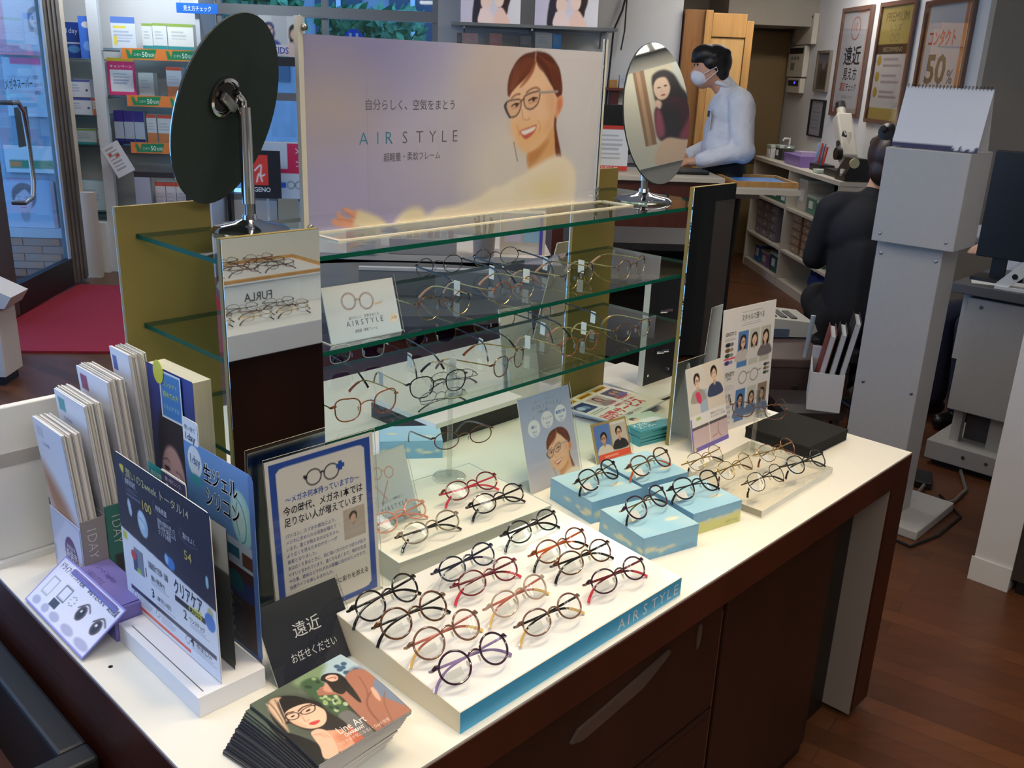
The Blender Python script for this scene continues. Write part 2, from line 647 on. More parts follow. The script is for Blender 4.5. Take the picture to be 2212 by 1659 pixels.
structure(B(4.0, 4.1, -3.6, 5.75, 0, 2.7).build('wall_right', grey_wall, None, (0, 0, 0), RR))
# block of the building that carries the framed posters; a grey slab paints the shade onto its less lit end
wb = MB().box(3.1, 4.1, 5.76, 9.4, 0, 2.7)
structure(wb.build('wall_right_block', [white_wall], None, (0, 0, 0), RR))
structure(B(3.1, 4.0, 5.7, 5.758, 0, 2.7).build('wall_right_end', grey_wall, None, (0, 0, 0), RR))
structure(B(-3.7, -1.95, 8.0, 8.12, 0, 2.7).build('wall_far_left', white_wall, None, (0, 0, 0), RR))
structure(B(-1.95, -0.2, 8.0, 8.12, 0, 0.55).build('wall_far_sill', white_wall, None, (0, 0, 0), RR))
structure(B(-1.95, -0.2, 8.0, 8.12, 2.35, 2.7).build('wall_far_header', grey_wall, None, (0, 0, 0), RR))
structure(B(-0.2, 1.77, 8.0, 8.12, 0, 2.7).build('wall_far_middle', white_wall, None, (0, 0, 0), RR))
structure(B(1.77, 3.1, 9.28, 9.4, 0, 2.7).build('wall_far_passage', grey_wall, None, (0, 0, 0), RR))
structure(B(1.67, 1.77, 8.12, 9.4, 0, 2.7).build('wall_passage_side', grey_wall, None, (0, 0, 0), RR))
structure(B(2.30, 3.1, 8.6, 9.28, 2.12, 2.7).build('wall_passage_lintel', grey_wall, None, (0, 0, 0), RR))
structure(B(-3.7, -3.6, 7.35, 8.0, 0, 2.7).build('wall_recess', white_wall, None, (0, 0, 0), RR))
structure(B(-3.7, -2.9, 7.36, 7.44, 0, 2.7).build('wall_recess_return', mat('beige_panel', (205, 190, 170), 0.6), None, (0, 0, 0), RR))
structure(B(-2.98, -2.86, -3.6, 7.3, 2.35, 2.7).build('wall_left_header', grey_wall, None, (0, 0, 0), RR))
structure(B(-2.98, -2.86, -3.6, -0.9, 0, 2.35).build('wall_left', white_wall, None, (0, 0, 0), RR))
structure(B(-2.95, -2.80, 7.36, 7.42, 0, 0.66).build('trim_1', mat('beige_panel'), None, (0, 0, 0), RR))

# shopfront on the left: fixed glass with mullions
wn = structure(MB().build('window_1', None, None, (0, 0, 0), RR)) if False else structure(obj('window_1', None, None, (0, 0, 0), RR))
for v in (-0.9, 0.8, 2.5, 4.2, 5.85):
    B(-2.96, -2.88, v - 0.03, v + 0.03, 0, 2.35).build('mullion', alu, wn)
for k, (a, c) in enumerate(((-0.87, 0.77), (0.83, 2.47), (2.53, 4.17), (4.23, 5.82))):
    B(-2.925, -2.915, a, c, 0.1, 2.3).build('pane', glass_pane, wn)
B(-2.96, -2.88, -0.9, 5.85, 0, 0.1).build('bottom_rail', alu, wn)

# glass entrance door
dr = structure(obj('door_1', None, None, (0, 0, 0), RR))
B(-2.93, -2.87, 7.02, 7.30, 0.02, 2.33, 0.01).build('stile', alu, dr)
for k in range(3):
    B(-2.872, -2.862, 7.07 + k * 0.07, 7.10 + k * 0.07, 0.02, 2.33).build('stile_ridge', alu, dr)
B(-2.93, -2.87, 5.9, 6.12, 0.02, 2.33, 0.01).build('stile', mat('dark_door_metal', (92, 82, 76), 0.4, 0.5), dr)
B(-2.93, -2.87, 6.12, 7.02, 0.02, 0.22, 0.005).build('kick_rail', mat('black_rail', (30, 28, 28), 0.4, 0.3), dr)
B(-2.93, -2.87, 6.12, 7.02, 2.2, 2.33).build('top_rail', alu, dr)
B(-2.905, -2.895, 6.12, 7.02, 0.22, 2.2).build('pane', glass_pane, dr)
B(-2.885, -2.875, 6.98, 7.02, 0.22, 2.2).build('glazing_bead', mat('pale_alu', (196, 205, 215), 0.35, 0.5), dr)
hb = MB().tube([(-2.88, 6.22, 1.36), (-2.80, 6.22, 1.36), (-2.80, 6.30, 1.36), (-2.80, 6.36, 1.30), (-2.80, 6.38, 1.1), (-2.80, 6.38, 0.85), (-2.80, 6.34, 0.76), (-2.80, 6.22, 0.74), (-2.88, 6.22, 0.74)], 0.016, 10)
hb.build('handle', steel, dr, smooth=True)
# lettering seen from behind and a dark notice on the pane
P = Pic(0.62, 0.2, 24, (205, 225, 238))
P.text('メガネスーパー', 0.1, 0.62, 0.075, (60, 70, 85), 0.01, 0.40).text('眼鏡と', 0.78, 0.35, 0.03, (60, 70, 85)).text('コンタクト', 0.78, 0.6, 0.03, (60, 70, 85)).text('補聴器', 0.78, 0.85, 0.03, (60, 70, 85))
lt = MB()
o = P.build('window_lettering', dr, (-2.885, 6.90, 1.36), (0, 0, R(-90)))
me = o.data
bmx = bmesh.new()
bmx.from_mesh(me)
bmesh.ops.delete(bmx, geom=[v for v in bmx.verts if abs(v.co.y) < 1e-6], context='VERTS')   # keep only the letters
for v in bmx.verts:
    v.co.x = 0.62 - v.co.x
bmx.to_mesh(me)
bmx.free()
B(-2.885, -2.879, 6.42, 6.60, 1.07, 1.32).build('notice', mat('dark_notice', (70, 84, 90), 0.5), dr)
# outside the door: tiled return wall with posters, seen through the pane
ow = structure(obj('wall_outside', None, None, (0, 0, 0), RR))
B(-4.8, -2.99, 7.345, 7.358, 0, 2.7).build('render_coat', mat('outside_wall', (150, 178, 200), 0.7, noise=(3, 0.08)), ow)
B(-4.8, -2.99, 7.33, 7.345, 0, 0.312).build('grout_bed', mat('grout', (120, 122, 130), 0.8), ow)
B(-4.8, -2.99, 7.31, 7.345, 0.312, 0.385).build('coping', mat('coping', (190, 205, 215), 0.6), ow)
tl = B(0.004, 0.276, -0.012, 0.0, 0.003, 0.055).mesh('tile', mat('outdoor_tile', (150, 138, 135), 0.6, noise=(6, 0.2), rgb2=(186, 126, 96)))
for r in range(5):
    for k in range(6):
        obj('tile', tl, ow, (-4.75 + k * 0.28 + (0.14 if r % 2 else 0), 7.33, 0.006 + r * 0.0605))
structure(B(-4.8, -2.99, 4.0, 7.34, -0.06, -0.005).build('pavement', mat('pavement', (140, 145, 150), 0.8, noise=(20, 0.1)), None, (0, 0, 0), RR))
def outdoor(label, u0, u1, z0, z1, P):
    o_ = thing('outdoor_poster', label, 'poster', room(u0, 7.318, z0), RZ, 'posters outside the glass door')
    B(0, u1 - u0, 0.001, 0.012, 0, z1 - z0).build('board', white_plastic, o_)
    P.build('print', o_)
P = Pic(0.46, 0.36, 60).grad((160, 196, 230), (200, 222, 240))
person_pic(P, 0.50, 0.40, 0.42, (70, 90, 110), (206, 206, 222), (200, 215, 235), -0.4, False, None, (200, 90, 130), True)
P.rect(0.94, 0, 1, 1, (206, 170, 180))
outdoor('pale blue poster with a smiling face low behind the glass door', -3.53, -3.07, 0.388, 0.745, P)
P = Pic(0.36, 0.42, 50).grad((205, 215, 235), (225, 215, 230))
P.rect(0, 0, 0.22, 1, (225, 160, 190)).rect(0, 0.86, 1, 1, (225, 150, 190))
person_pic(P, 0.85, 0.4, 0.35, (90, 110, 130), (225, 215, 225), (220, 225, 240), -0.4)
outdoor('pink edged poster high up behind the glass door', -3.36, -3.0, 1.64, 2.06, P)
P = Pic(0.30, 0.33, 30).grad((190, 216, 236), (206, 226, 238))
P.rect(0.2, 0.0, 0.9, 0.14, (224, 110, 160)).lines(0.1, 0.3, 5, 0.7, 0.12, (150, 176, 206)).blob([400, 300, 520, 120, 640, 320], (230, 240, 246), 1)
outdoor('small pale notice with pink band behind the glass door', -3.33, -3.03, 1.21, 1.62, Pic(0.30, 0.41, 30).grad((190, 216, 236), (206, 226, 238)).rect(0.2, 0.0, 0.9, 0.12, (224, 110, 160)).lines(0.1, 0.3, 5, 0.7, 0.12, (150, 176, 206)))
outdoor('white and green strip notice behind the glass door', -3.40, -3.03, 0.80, 1.0, Pic(0.37, 0.2, 30, (226, 240, 246)).rect(0.1, 0.55, 0.95, 0.85, (60, 150, 110)).rect(0.1, 0.62, 0.3, 0.78, (236, 150, 70)))

# far window: frame, beams, panes
w2 = structure(obj('window_2', None, None, (0, 0, 0), RR))
fr = mat('window_frame_grey', (150, 152, 152), 0.5, 0.3)
for z0, z1 in ((0.55, 0.60), (1.36, 1.42), (2.0, 2.08), (2.30, 2.35)):
    B(-1.95, -0.2, 8.0, 8.10, z0, z1).build('beam', fr, w2)
for u in (-1.93, -1.10, -0.22):
    B(u - 0.025, u + 0.025, 8.02, 8.09, 0.55, 2.35).build('mullion', fr, w2)
for a, c in ((-1.905, -1.125), (-1.075, -0.245)):
    for z0, z1 in ((0.6, 1.36), (1.42, 2.0), (2.08, 2.3)):
        B(a, c, 8.05, 8.056, z0, z1).build('pane', glass_pane, w2)
# outside the far window
leafm = mat('tree_leaf', (110, 176, 120), 0.6, noise=(9, 0.4), rgb2=(60, 116, 84))
def tree(u, v, z, r, n, label, sd):
    t_ = thing('street_tree', label, 'tree', room(u, v, 0), RZ)
    MB().tube([(0, 0, -0.3), (0.03, 0, z * 0.5), (0, 0, z)], [0.09, 0.07, 0.04], 8).build('trunk', mat('bark', (80, 66, 54), 0.9), t_)
    rn = random.Random(sd)
    bb = MB()
    for k in range(n):
        a, e_, q = rn.uniform(0, 6.28), rn.uniform(-1, 1), rn.uniform(0.3, 1) ** 0.6
        c = Vector((math.cos(a) * r * q * 1.3, math.sin(a) * r * q, z + e_ * r * 0.8))
        s_ = rn.uniform(0.06, 0.14)
        d1 = Vector((rn.uniform(-1, 1), rn.uniform(-1, 1), rn.uniform(-1, 1))).normalized() * s_
        d2 = d1.orthogonal().normalized() * s_ * 0.5
        bb.add([c - d1, c + d2, c + d1, c - d2], [(0, 1, 2, 3)])
    fo = bb.build('foliage', leafm, t_)
    fo['kind'] = 'stuff'
tree(-2.35, 10.6, 2.2, 0.55, 900, 'dark leafy tree outside the window, beside the oval mirror back', 3)
tree(-0.95, 10.2, 1.85, 0.42, 700, 'bright green bushy tree outside the window above the large poster', 5)
bd = thing('grey_building', 'grey building facade outside the far window', 'building', room(-1.2, 13.0, 0), RZ)
B(-3.2, 2.4, 0, 0.4, 0, 4.5).build('wall', mat('concrete', (120, 128, 140), 0.8, noise=(4, 0.1)), bd)
for k in range(5):
    f_ = B(-2.6 + k * 0.95, -2.0 + k * 0.95, -0.02, 0.05, 1.4, 2.6).build('window', mat('far_window', (60, 72, 88), 0.2), bd)
    B(-2.33 + k * 0.95, -2.27 + k * 0.95, -0.04, 0.0, 1.4, 2.6).build('mullion', mat('pale_alu'), f_)
# low street sign in blue
s_ = thing('street_sign', 'round blue sign outside the window over the poster edge', 'sign', room(-1.0, 9.2, 0), RZ)
MB().tube([(0, 0, 0), (0, 0, 1.75)], 0.02, 8).build('post', steel, s_)
MB().prism([(0.09 * math.cos(R(k * 20)), 1.86 + 0.11 * math.sin(R(k * 20))) for k in range(18)], -0.01, 0.01).build('disc', mat('sign_blue', (40, 90, 220), 0.4), s_)
for d in (-0.03, 0.03):
    B(d - 0.012, d + 0.012, -0.013, -0.010, 1.80, 1.93).build('bar', paper, s_)

# passage: wooden cupboard door, brown door at the end
wood_l = mat('pale_wood', (196, 146, 84), 0.5, noise=(5, 0.14), stretch=(6, 6, 0.6))
ck = thing('wooden_cupboard', 'tall pale wooden cupboard with a framed door behind the man', 'cupboard', room(1.78, 7.95, 0), RZ)
MB().box(0, 0.16, 0, 0.5, 0, 2.18).build('side_panel', mat('mid_wood', (150, 102, 56), 0.5, noise=(5, 0.15), stretch=(6, 6, 0.6)), ck)
B(0.16, 0.22, -0.03, 0.5, 0, 2.18, 0.004).build('stile', wood_l, ck)
B(0.50, 0.56, -0.03, 0.5, 0, 2.11, 0.004).build('stile', wood_l, ck)
B(0.22, 0.50, -0.03, 0.5, 1.98, 2.16, 0.004).build('top_rail', wood_l, ck)
cdoor = B(0.225, 0.495, -0.015, 0.4, 0.05, 1.975).build('door', mat('pale_wood_door', (212, 166, 104), 0.5, noise=(5, 0.1), stretch=(6, 6, 0.6)), ck)
B(0.25, 0.275, -0.02, -0.014, 1.86, 1.90).build('notice_sticker', black_plastic, cdoor)
B(0.38, 0.43, -0.02, -0.014, 1.50, 1.66).build('door_plate', mat('dark_plate', (60, 52, 46), 0.4), cdoor)
pd = structure(B(2.34, 3.08, 9.2, 9.27, 0, 2.1).build('door_2', mat('dim_door', (128, 104, 66), 0.55, noise=(2, 0.05)), None, (0, 0, 0), RR))
MB().tube([(2.86, 9.19, 0.95), (2.86, 9.14, 0.95), (2.72, 9.14, 0.95)], 0.014, 8).build('door_handle', mat('dark_handle', (70, 58, 40), 0.3, 0.8), pd)

# red entrance mat
mt = MB().prism([(-2.86, 7.06), (-2.9, 5.96), (-2.62, 5.34), (-1.2, 5.40), (-1.2, 7.05)], 0.001, 0.014, 'z').build('entrance_mat', mat('red_carpet', (150, 26, 44), 0.95, noise=(140, 0.25), bump=(220, 0.8)), None, (0, 0, 0), RR)
tag(mt, 'dark red carpet mat on the floor by the glass door', 'mat')

# fluorescent fixtures and downlights on the ceiling
lampm = mat('lit_tube', (255, 250, 240), 0.4, emit=7.0)
for k, (u, v) in enumerate(FIX):
    f_ = thing('ceiling_light', 'recessed fluorescent ceiling light with bright tubes, seen in the oval mirror' , 'ceiling light', room(u, v, 2.7), RZ, 'fluorescent ceiling lights')
    B(-0.62, 0.62, -0.17, 0.17, -0.03, -0.001).build('housing', white_plastic, f_)
    for d in (-0.085, 0.085):
        MB().tube([(-0.57, d, -0.05), (0.57, d, -0.05)], 0.018, 8).build('tube', lampm, f_)
for (x, y), e in SPOTS:
    f_ = thing('downlight', 'small round warm downlight set into the ceiling above the table', 'ceiling light', (x, y, 2.7), 0, 'warm ceiling downlights')
    MB().lathe([(0.06, 0), (0.06, -0.012), (0.045, -0.012), (0.042, -0.002)], 20).build('ring', white_plastic, f_)

# ================================================================== DISPLAY TABLE
wood = mat('dark_wood', (70, 30, 16), 0.38, noise=(7, 0.28), stretch=(1, 1, 0.12))
wood_f = mat('dark_wood_front', (44, 21, 12), 0.42, noise=(9, 0.25), stretch=(2, 2, 0.1))
white_top = mat('white_laminate', (240, 237, 228), 0.22, noise=(5, 0.02))
TZ = 0.78
tb = thing('display_table', 'white topped display table with dark brown wooden sides and drawers', 'table', (0, 0, 0))
B(0.440, 2.335, 0.779, 2.2, TZ - 0.004, TZ).build('tabletop', white_top, tb)
B(0.438, 2.337, 0.777, 2.202, TZ - 0.075, TZ - 0.004, 0.002).build('apron', wood, tb)
B(2.24, 2.337, 0.777, 2.202, 0.03, TZ - 0.075).build('end_leg', wood, tb)
B(0.438, 0.50, 0.777, 2.202, 0.0, TZ - 0.075).build('end_panel', wood, tb)
B(0.52, 2.02, 0.815, 0.835, 0.0, TZ - 0.075).build('front_panel', wood_f, tb)
B(2.02, 2.24, 0.86, 0.88, 0.0, TZ - 0.075).build('recess_panel', mat('black_recess', (24, 14, 10), 0.5), tb)
B(2.234, 2.2395, 0.782, 0.86, 0.02, TZ - 0.075).build('leg_return', mat('grey_return', (150, 138, 128), 0.5), tb)
# drawers: shallow top drawer with a sculpted pull, cabinet door beside
for x0, x1, z0, z1 in ((0.60, 1.49, 0.435, 0.695), (0.60, 1.49, 0.05, 0.415), (1.505, 2.0, 0.05, 0.695)):
    d = B(x0, x1, 0.800, 0.815, z0, z1, 0.002).build('drawer_front', wood_f, tb)
    if x1 < 1.6:
        B(x0 + 0.02, x1 - 0.01, 0.797, 0.801, z0 - 0.014, z0 - 0.002).build('shadow_gap', mat('gap_brown', (44, 20, 12), 0.4), d)
B(1.493, 1.497, 0.803, 0.815, 0.05, 0.66).build('silver_strip', steel, tb)
MB().prism([(1.02, 0.610), (1.05, 0.600), (1.22, 0.620), (1.30, 0.655), (1.30, 0.662), (1.18, 0.645), (1.08, 0.632), (1.04, 0.628)], 0.794, 0.801).build('drawer_pull', mat('worn_wood', (84, 66, 56), 0.6), tb)
MB().prism([(1.400, 0.615), (1.408, 0.620), (1.413, 0.65), (1.408, 0.672), (1.400, 0.668), (1.397, 0.64)], 0.7975, 0.8005).build('scuff_patch', mat('worn_wood'), tb)
for x, y in ((0.456, 1.520), (0.450, 1.275)):
    MB().lathe([(0.0035, 0), (0.0035, 0.0006)], 10, (x + 0.02, y, TZ)).build('screw_hole', black_plastic, tb)

# ------------------------------------------------------------------ shelf unit on the table
olive = mat('olive_board', (134, 118, 62), 0.55, noise=(4, 0.06))
mirror = mat('mirror_silver', (236, 240, 238), 0.015, 1.0)
edge_green = mat('glass_edge_green', (6, 78, 64), 0.35, spec=0.1)
glass_shelf = clear('shelf_glass', (226, 240, 232), 0.06, 0.75)
Z1, Z2, Z3 = 1.384, 1.224, 1.064
su = thing('glass_display_stand', 'glass shelf display stand with olive panels and front mirrors on the white table', 'display stand', (0, 0, TZ))
for nm, x0, x1, y, s_ in (('mirror_panel', 0.672, 0.842, 1.222, -1), ('mirror_panel', 1.887, 2.075, 1.222, -1), ('mirror_panel', 0.680, 0.855, 1.585, 1), ('mirror_panel', 1.905, 2.085, 1.600, 1)):
    pn = B(x0, x1, y + 0.003 * (s_ < 0), y + 0.012 - 0.003 * (s_ > 0), 0, 0.652).build(nm, olive, su)
    ym = y if s_ < 0 else y + 0.012
    B(x0 + 0.001, x1 - 0.001, min(ym, ym - 0.0029 * s_), max(ym, ym - 0.0029 * s_), 0.0005, 0.6515).build('mirror', mirror, pn)
for z in (Z1, Z2, Z3):
    sb = MB().box(0.712, 2.038, 1.238, 1.583, z - TZ - 0.008, z - TZ)
    sh = obj('glass_shelf', None, su)
    g = MB()
    g.add([(0.712, 1.238, 0), (2.038, 1.238, 0), (2.038, 1.583, 0), (0.712, 1.583, 0)], [(0, 1, 2, 3)])
    me = g.mesh('glass_sheet', glass_shelf)
    COL.objects.unlink(sh)
    bpy.data.objects.remove(sh)
    g2 = MB()
    g2.add([(0.712, 1.238, -0.008), (2.038, 1.238, -0.008), (2.038, 1.583, -0.008), (0.712, 1.583, -0.008), (0.712, 1.238, 0), (2.038, 1.238, 0), (2.038, 1.583, 0), (0.712, 1.583, 0)], [(4, 5, 6, 7)])
    g2.cur = 1
    g2.f += [(0, 1, 5, 4), (1, 2, 6, 5), (2, 3, 7, 6), (3, 0, 4, 7)]
    g2.mi += [1, 1, 1, 1]
    g2.build('glass_shelf', [glass_shelf, edge_green], su, (0, 0, z - TZ))

acrylic = clear('acrylic_clear', (250, 252, 252), 0.05, 0.7)
acr_edge = mat('acrylic_edge', (236, 230, 208), 0.15, coat=0.4)
def sheet(name, parent, w_, h_, th=0.003, loc=(0, 0, 0), rot=(0, 0, 0), edge=acr_edge, face=acrylic):
    """clear sheet standing in x-z with visible polished edges"""
    g = MB()
    g.add([(0, 0, 0), (w_, 0, 0), (w_, 0, h_), (0, 0, h_), (0, th, 0), (w_, th, 0), (w_, th, h_), (0, th, h_)], [(0, 1, 2, 3)])
    g.f += [(0, 4, 5, 1), (1, 5, 6, 2), (2, 6, 7, 3), (3, 7, 4, 0)]
    g.mi += [1, 1, 1, 1]
    return g.build(name, [face, edge], parent, loc, rot)

# ------------------------------------------------------------------ large poster in its acrylic holder
PW, PH = 0.805, 0.336
ph = thing('poster_holder', 'large clear acrylic poster holder standing on the top glass shelf', 'sign holder', (0.955, 1.42, Z1))
sheet('front_sheet', ph, PW + 0.012, PH + 0.03, 0.003, (-0.006, -0.004, 0.001))
B(-0.012, -0.002, -0.005, 0.006, 0, PH + 0.03).build('side_edge', mat('acrylic_frosted', (206, 200, 186), 0.3), ph)
B(PW + 0.006, PW + 0.012, -0.005, 0.006, 0, PH + 0.03).build('side_edge', mat('acrylic_frosted'), ph)
g = MB()
for a in ((-0.006, PW + 0.03, -0.098, -0.090), (-0.006, 0.004, -0.09, 0.0), (PW + 0.02, PW + 0.03, -0.09, 0.0), (-0.006, PW + 0.03, -0.008, 0.0)):
    g.box(*a, 0.0, 0.003)
g.build('base_rim', acr_edge, ph)
for x, z in ((0.0, 0.012), (PW + 0.004, 0.012), (PW + 0.004, 0.03), (0.0, PH + 0.012)):
    MB().lathe([(0.006, 0), (0.006, 0.004), (0.003, 0.006)], 12).build('clip_stud', steel, ph, (x, -0.005, z), (R(90), 0, 0), True)

po = thing('large_poster', 'lavender poster of a smiling woman in glasses and cream sweater', 'poster', (0.955, 1.42, Z1 + 0.002))
def airstyle_woman(P, f=lambda L: L):
    skin = (238, 186, 146)
    P.blob(f(PT['sweater']), (246, 226, 196), 2.0)
    return
PT = dict(
hair=[624,286,620,235,624,176,636,125,653,77,677,42,703,27,730,18,759,24,783,42,804,80,820,122,830,185,835,244,831,292,814,301,800,256,734,128,640,277],
pony=[807,390,817,426,819,497,845,670,835,676,822,670,809,533],
face=[632,420,639,473,651,536,666,589,686,625,703,637,725,628,753,595,780,542,801,479,809,408,812,354,814,283,798,238,775,199,758,155,733,110,722,77,701,119,675,182,655,223,634,268,629,318,627,369],
bang=[722,62,712,128,681,190,655,232,631,277,622,286,622,217,641,125,677,62],
strand=[724,68,717,137,692,202,666,238,691,173,712,110],
hairR=[722,62,754,33,789,62,820,131,830,229,825,286,810,283,794,229,769,161,742,101],
ear=[822,283,836,289,841,312,840,354,827,402,815,426,807,390,810,336],
lens1=[615,339,625,321,646,312,668,312,673,339,668,378,656,408,637,417,626,399],
lens2=[683,298,704,274,727,262,742,262,744,292,737,336,720,363,704,369,689,351],
mouth=[672,506,688,491,716,476,737,467,730,509,714,539,696,554,682,536],
teeth=[677,506,699,494,733,476,727,500,711,515,689,527],
neck=[708,628,713,744,752,735,796,690,817,670,805,479,769,551],
neckshade=[709,637,712,732,728,729,750,685,788,568,748,613],
sweater=[696,780,717,747,750,720,785,690,826,670,863,687,889,726,909,786,916,884,911,961,907,1051,760,1068,538,1042,388,1048,349,1039,250,1033,245,994,258,961,281,932,308,920,330,932,348,967,386,940,425,937,484,920,535,890,576,842,609,839,662,795],
cuff=[219,997,201,961,173,929,139,905,130,943,128,991,206,1015],
hand=[139,911,123,902,102,884,94,890,101,911,120,937,113,946,94,929,81,899,77,911,78,937,65,940,63,958,75,979,130,994])
def airstyle_woman(P, f=lambda L: L, u=1.0):
    """the smiling woman of the advertisement; f moves the traced points, u scales line widths"""
    sk = (246, 202, 168)
    b_ = lambda n, c, s_=0.8, a=1.0: P.blob(f(PT[n]), c, s_, a)
    l_ = lambda L, wd, c, a=1.0: P.line(f(L), wd * u, c, a)
    b_('pony', (112, 56, 40))
    b_('neck', (232, 176, 122))
    b_('neckshade', (196, 130, 82), 3.0, 0.8)
    b_('sweater', (254, 240, 224), 2.5)
    P.blob(f([700, 790, 760, 745, 830, 700, 880, 740, 890, 850, 860, 960, 760, 1000, 640, 960]), (252, 232, 204), 12, 0.7)
    P.blob(f([740, 860, 800, 830, 840, 880, 790, 930]), (244, 222, 150), 12, 0.5)
    P.blob(f([280, 960, 310, 935, 330, 960, 320, 1000, 285, 1010]), (246, 222, 160), 8, 0.5)
    P.blob(f([400, 975, 480, 950, 560, 900, 600, 930, 500, 1000, 420, 1020]), (250, 228, 190), 10, 0.4)
    P.line(f([696, 790, 640, 850, 560, 900, 470, 950]), 0.012 * u, (252, 240, 222), 0.6)
    b_('hand', (238, 170, 140))
    l_([94, 895, 112, 925, 128, 945], 0.003, (214, 130, 104), 0.7)
    l_([80, 945, 100, 950, 126, 970], 0.003, (214, 130, 104), 0.7)
    b_('cuff', (246, 228, 196), 2.0)
    b_('hair', (96, 50, 38))
    b_('ear', (234, 168, 132))
    P.blob(f([820, 310, 832, 305, 834, 350, 824, 390, 818, 350]), (206, 112, 84), 2, 0.7)
    b_('face', sk)
    P.blob(f([640, 470, 700, 450, 790, 470, 770, 540, 720, 610, 690, 615, 660, 560]), (244, 190, 130), 8, 0.7)
    P.blob(f([770, 250, 812, 300, 808, 420, 790, 500, 770, 470, 780, 380]), (226, 166, 126), 6, 0.6)
    P.blob(f([690, 200, 730, 130, 770, 210, 760, 250, 700, 250]), (248, 206, 172), 8, 0.8)
    P.blob(f([745, 400, 780, 390, 785, 440, 750, 450]), (248, 206, 170), 6, 0.7)
    b_('hairR', (98, 48, 34))
    b_('bang', (118, 62, 44))
    b_('strand', (160, 92, 66), 1.2, 0.9)
    for k in range(5):
        l_([735 + 16 * k, 45 + 12 * k, 775 + 12 * k, 110 + 12 * k, 800 + 7 * k, 230 + 4 * k], 0.0022, (142, 82, 58), 0.7)
        l_([705 - 14 * k, 60 + 10 * k, 672 - 8 * k, 150 + 8 * k, 638 - 2 * k, 250], 0.0022, (150, 86, 62), 0.6)
    l_([722, 30, 721, 75], 0.004, (206, 160, 150), 0.8)
    l_([651, 570, 660, 640, 668, 690], 0.0014, (70, 40, 34))
    for n in ('lens1', 'lens2'):
        P.blob(f(PT[n]), (222, 172, 140), 2, 0.45)
    l_([637, 301, 651, 283, 667, 277], 0.004, (140, 96, 76), 0.8)
    l_([692, 268, 712, 244, 732, 238, 744, 250], 0.0042, (140, 96, 76), 0.8)
    l_([638, 350, 652, 336, 665, 336], 0.0030, (62, 40, 36))
    l_([702, 317, 719, 300, 735, 301], 0.0032, (62, 40, 36))
    l_([640, 365, 653, 360, 664, 352], 0.0025, (186, 120, 96), 0.7)
    l_([703, 334, 719, 328, 734, 318], 0.0025, (186, 120, 96), 0.7)
    P.blob(f([652, 337, 660, 337, 660, 350, 653, 352]), (50, 34, 34), 0.8)
    P.blob(f([716, 303, 726, 302, 725, 316, 717, 319]), (50, 34, 34), 0.8)
    l_([677, 372, 681, 410, 684, 428, 698, 436, 708, 426], 0.003, (206, 140, 108), 0.8)
    P.blob(f([683, 372, 692, 370, 697, 415, 690, 422]), (252, 214, 180), 4, 0.7)
    l_([660, 470, 668, 500, 670, 530], 0.003, (214, 144, 108), 0.6)
    l_([742, 440, 752, 470, 748, 510], 0.003, (214, 144, 108), 0.6)
    b_('mouth', (206, 98, 92))
    b_('teeth', (250, 246, 242))
    P.line(f(PT['lens1']), 0.0034 * u, (110, 88, 84), closed=True)
    P.line(f(PT['lens2']), 0.0034 * u, (110, 88, 84), closed=True)
    l_([672, 327, 677, 312, 684, 310], 0.0032, (92, 72, 70))
    l_([742, 265, 760, 266, 815, 259], 0.0055, (176, 160, 160))
    l_([632, 417, 621, 387, 612, 351, 617, 336], 0.005, (64, 52, 54))
P = Pic(PW, PH, 330).grad((182, 176, 210), (224, 219, 228), 0, 0.05, 0.85)
P.ell(0.08, 0.1, 0.3, 0.12, (160, 154, 196), 0.99, -20, 0.6).ell(0.05, 0.5, 0.12, 0.12, (194, 178, 182), 0.99, 0, 0.7).ell(0.15, 0.85, 0.3, 0.1, (176, 168, 208), 0.99, 0, 0.7)
P.ell(0.58, 0.3, 0.1, 0.14, (214, 198, 196), 0.99, 0, 0.8).ell(0.5, 0.65, 0.2, 0.1, (200, 190, 208), 0.99, 0, 0.6).ell(0.62, 0.72, 0.1, 0.1, (226, 216, 212), 0.99, 0, 0.8)
P.rect(0.165, 0.13, 0.168, 0.9, (170, 160, 184), 0.5)
airstyle_woman(P)
g_ = (112, 108, 118)
P.text('自分らしく、空気をまとう', 0.163, 0.365, 0.021, g_, 0.0, 0.272 * PW)
for k, ch in enumerate('AIRSTYLE'):
    P.text(ch, 0.143 + (0, 0.052, 0.077, 0.127, 0.169, 0.210, 0.252, 0.288)[k], 0.553, 0.033, (58, 140, 168) if k < 3 else g_, -0.012)
P.text('超軽量・柔軟フレーム', 0.213, 0.645, 0.0175, g_, 0.0, 0.176 * PW)
P.build('print', po)
B(0, PW, 0.0005, 0.0015, 0, PH).build('sheet', mat('poster_back', (205, 200, 190), 0.6), po)

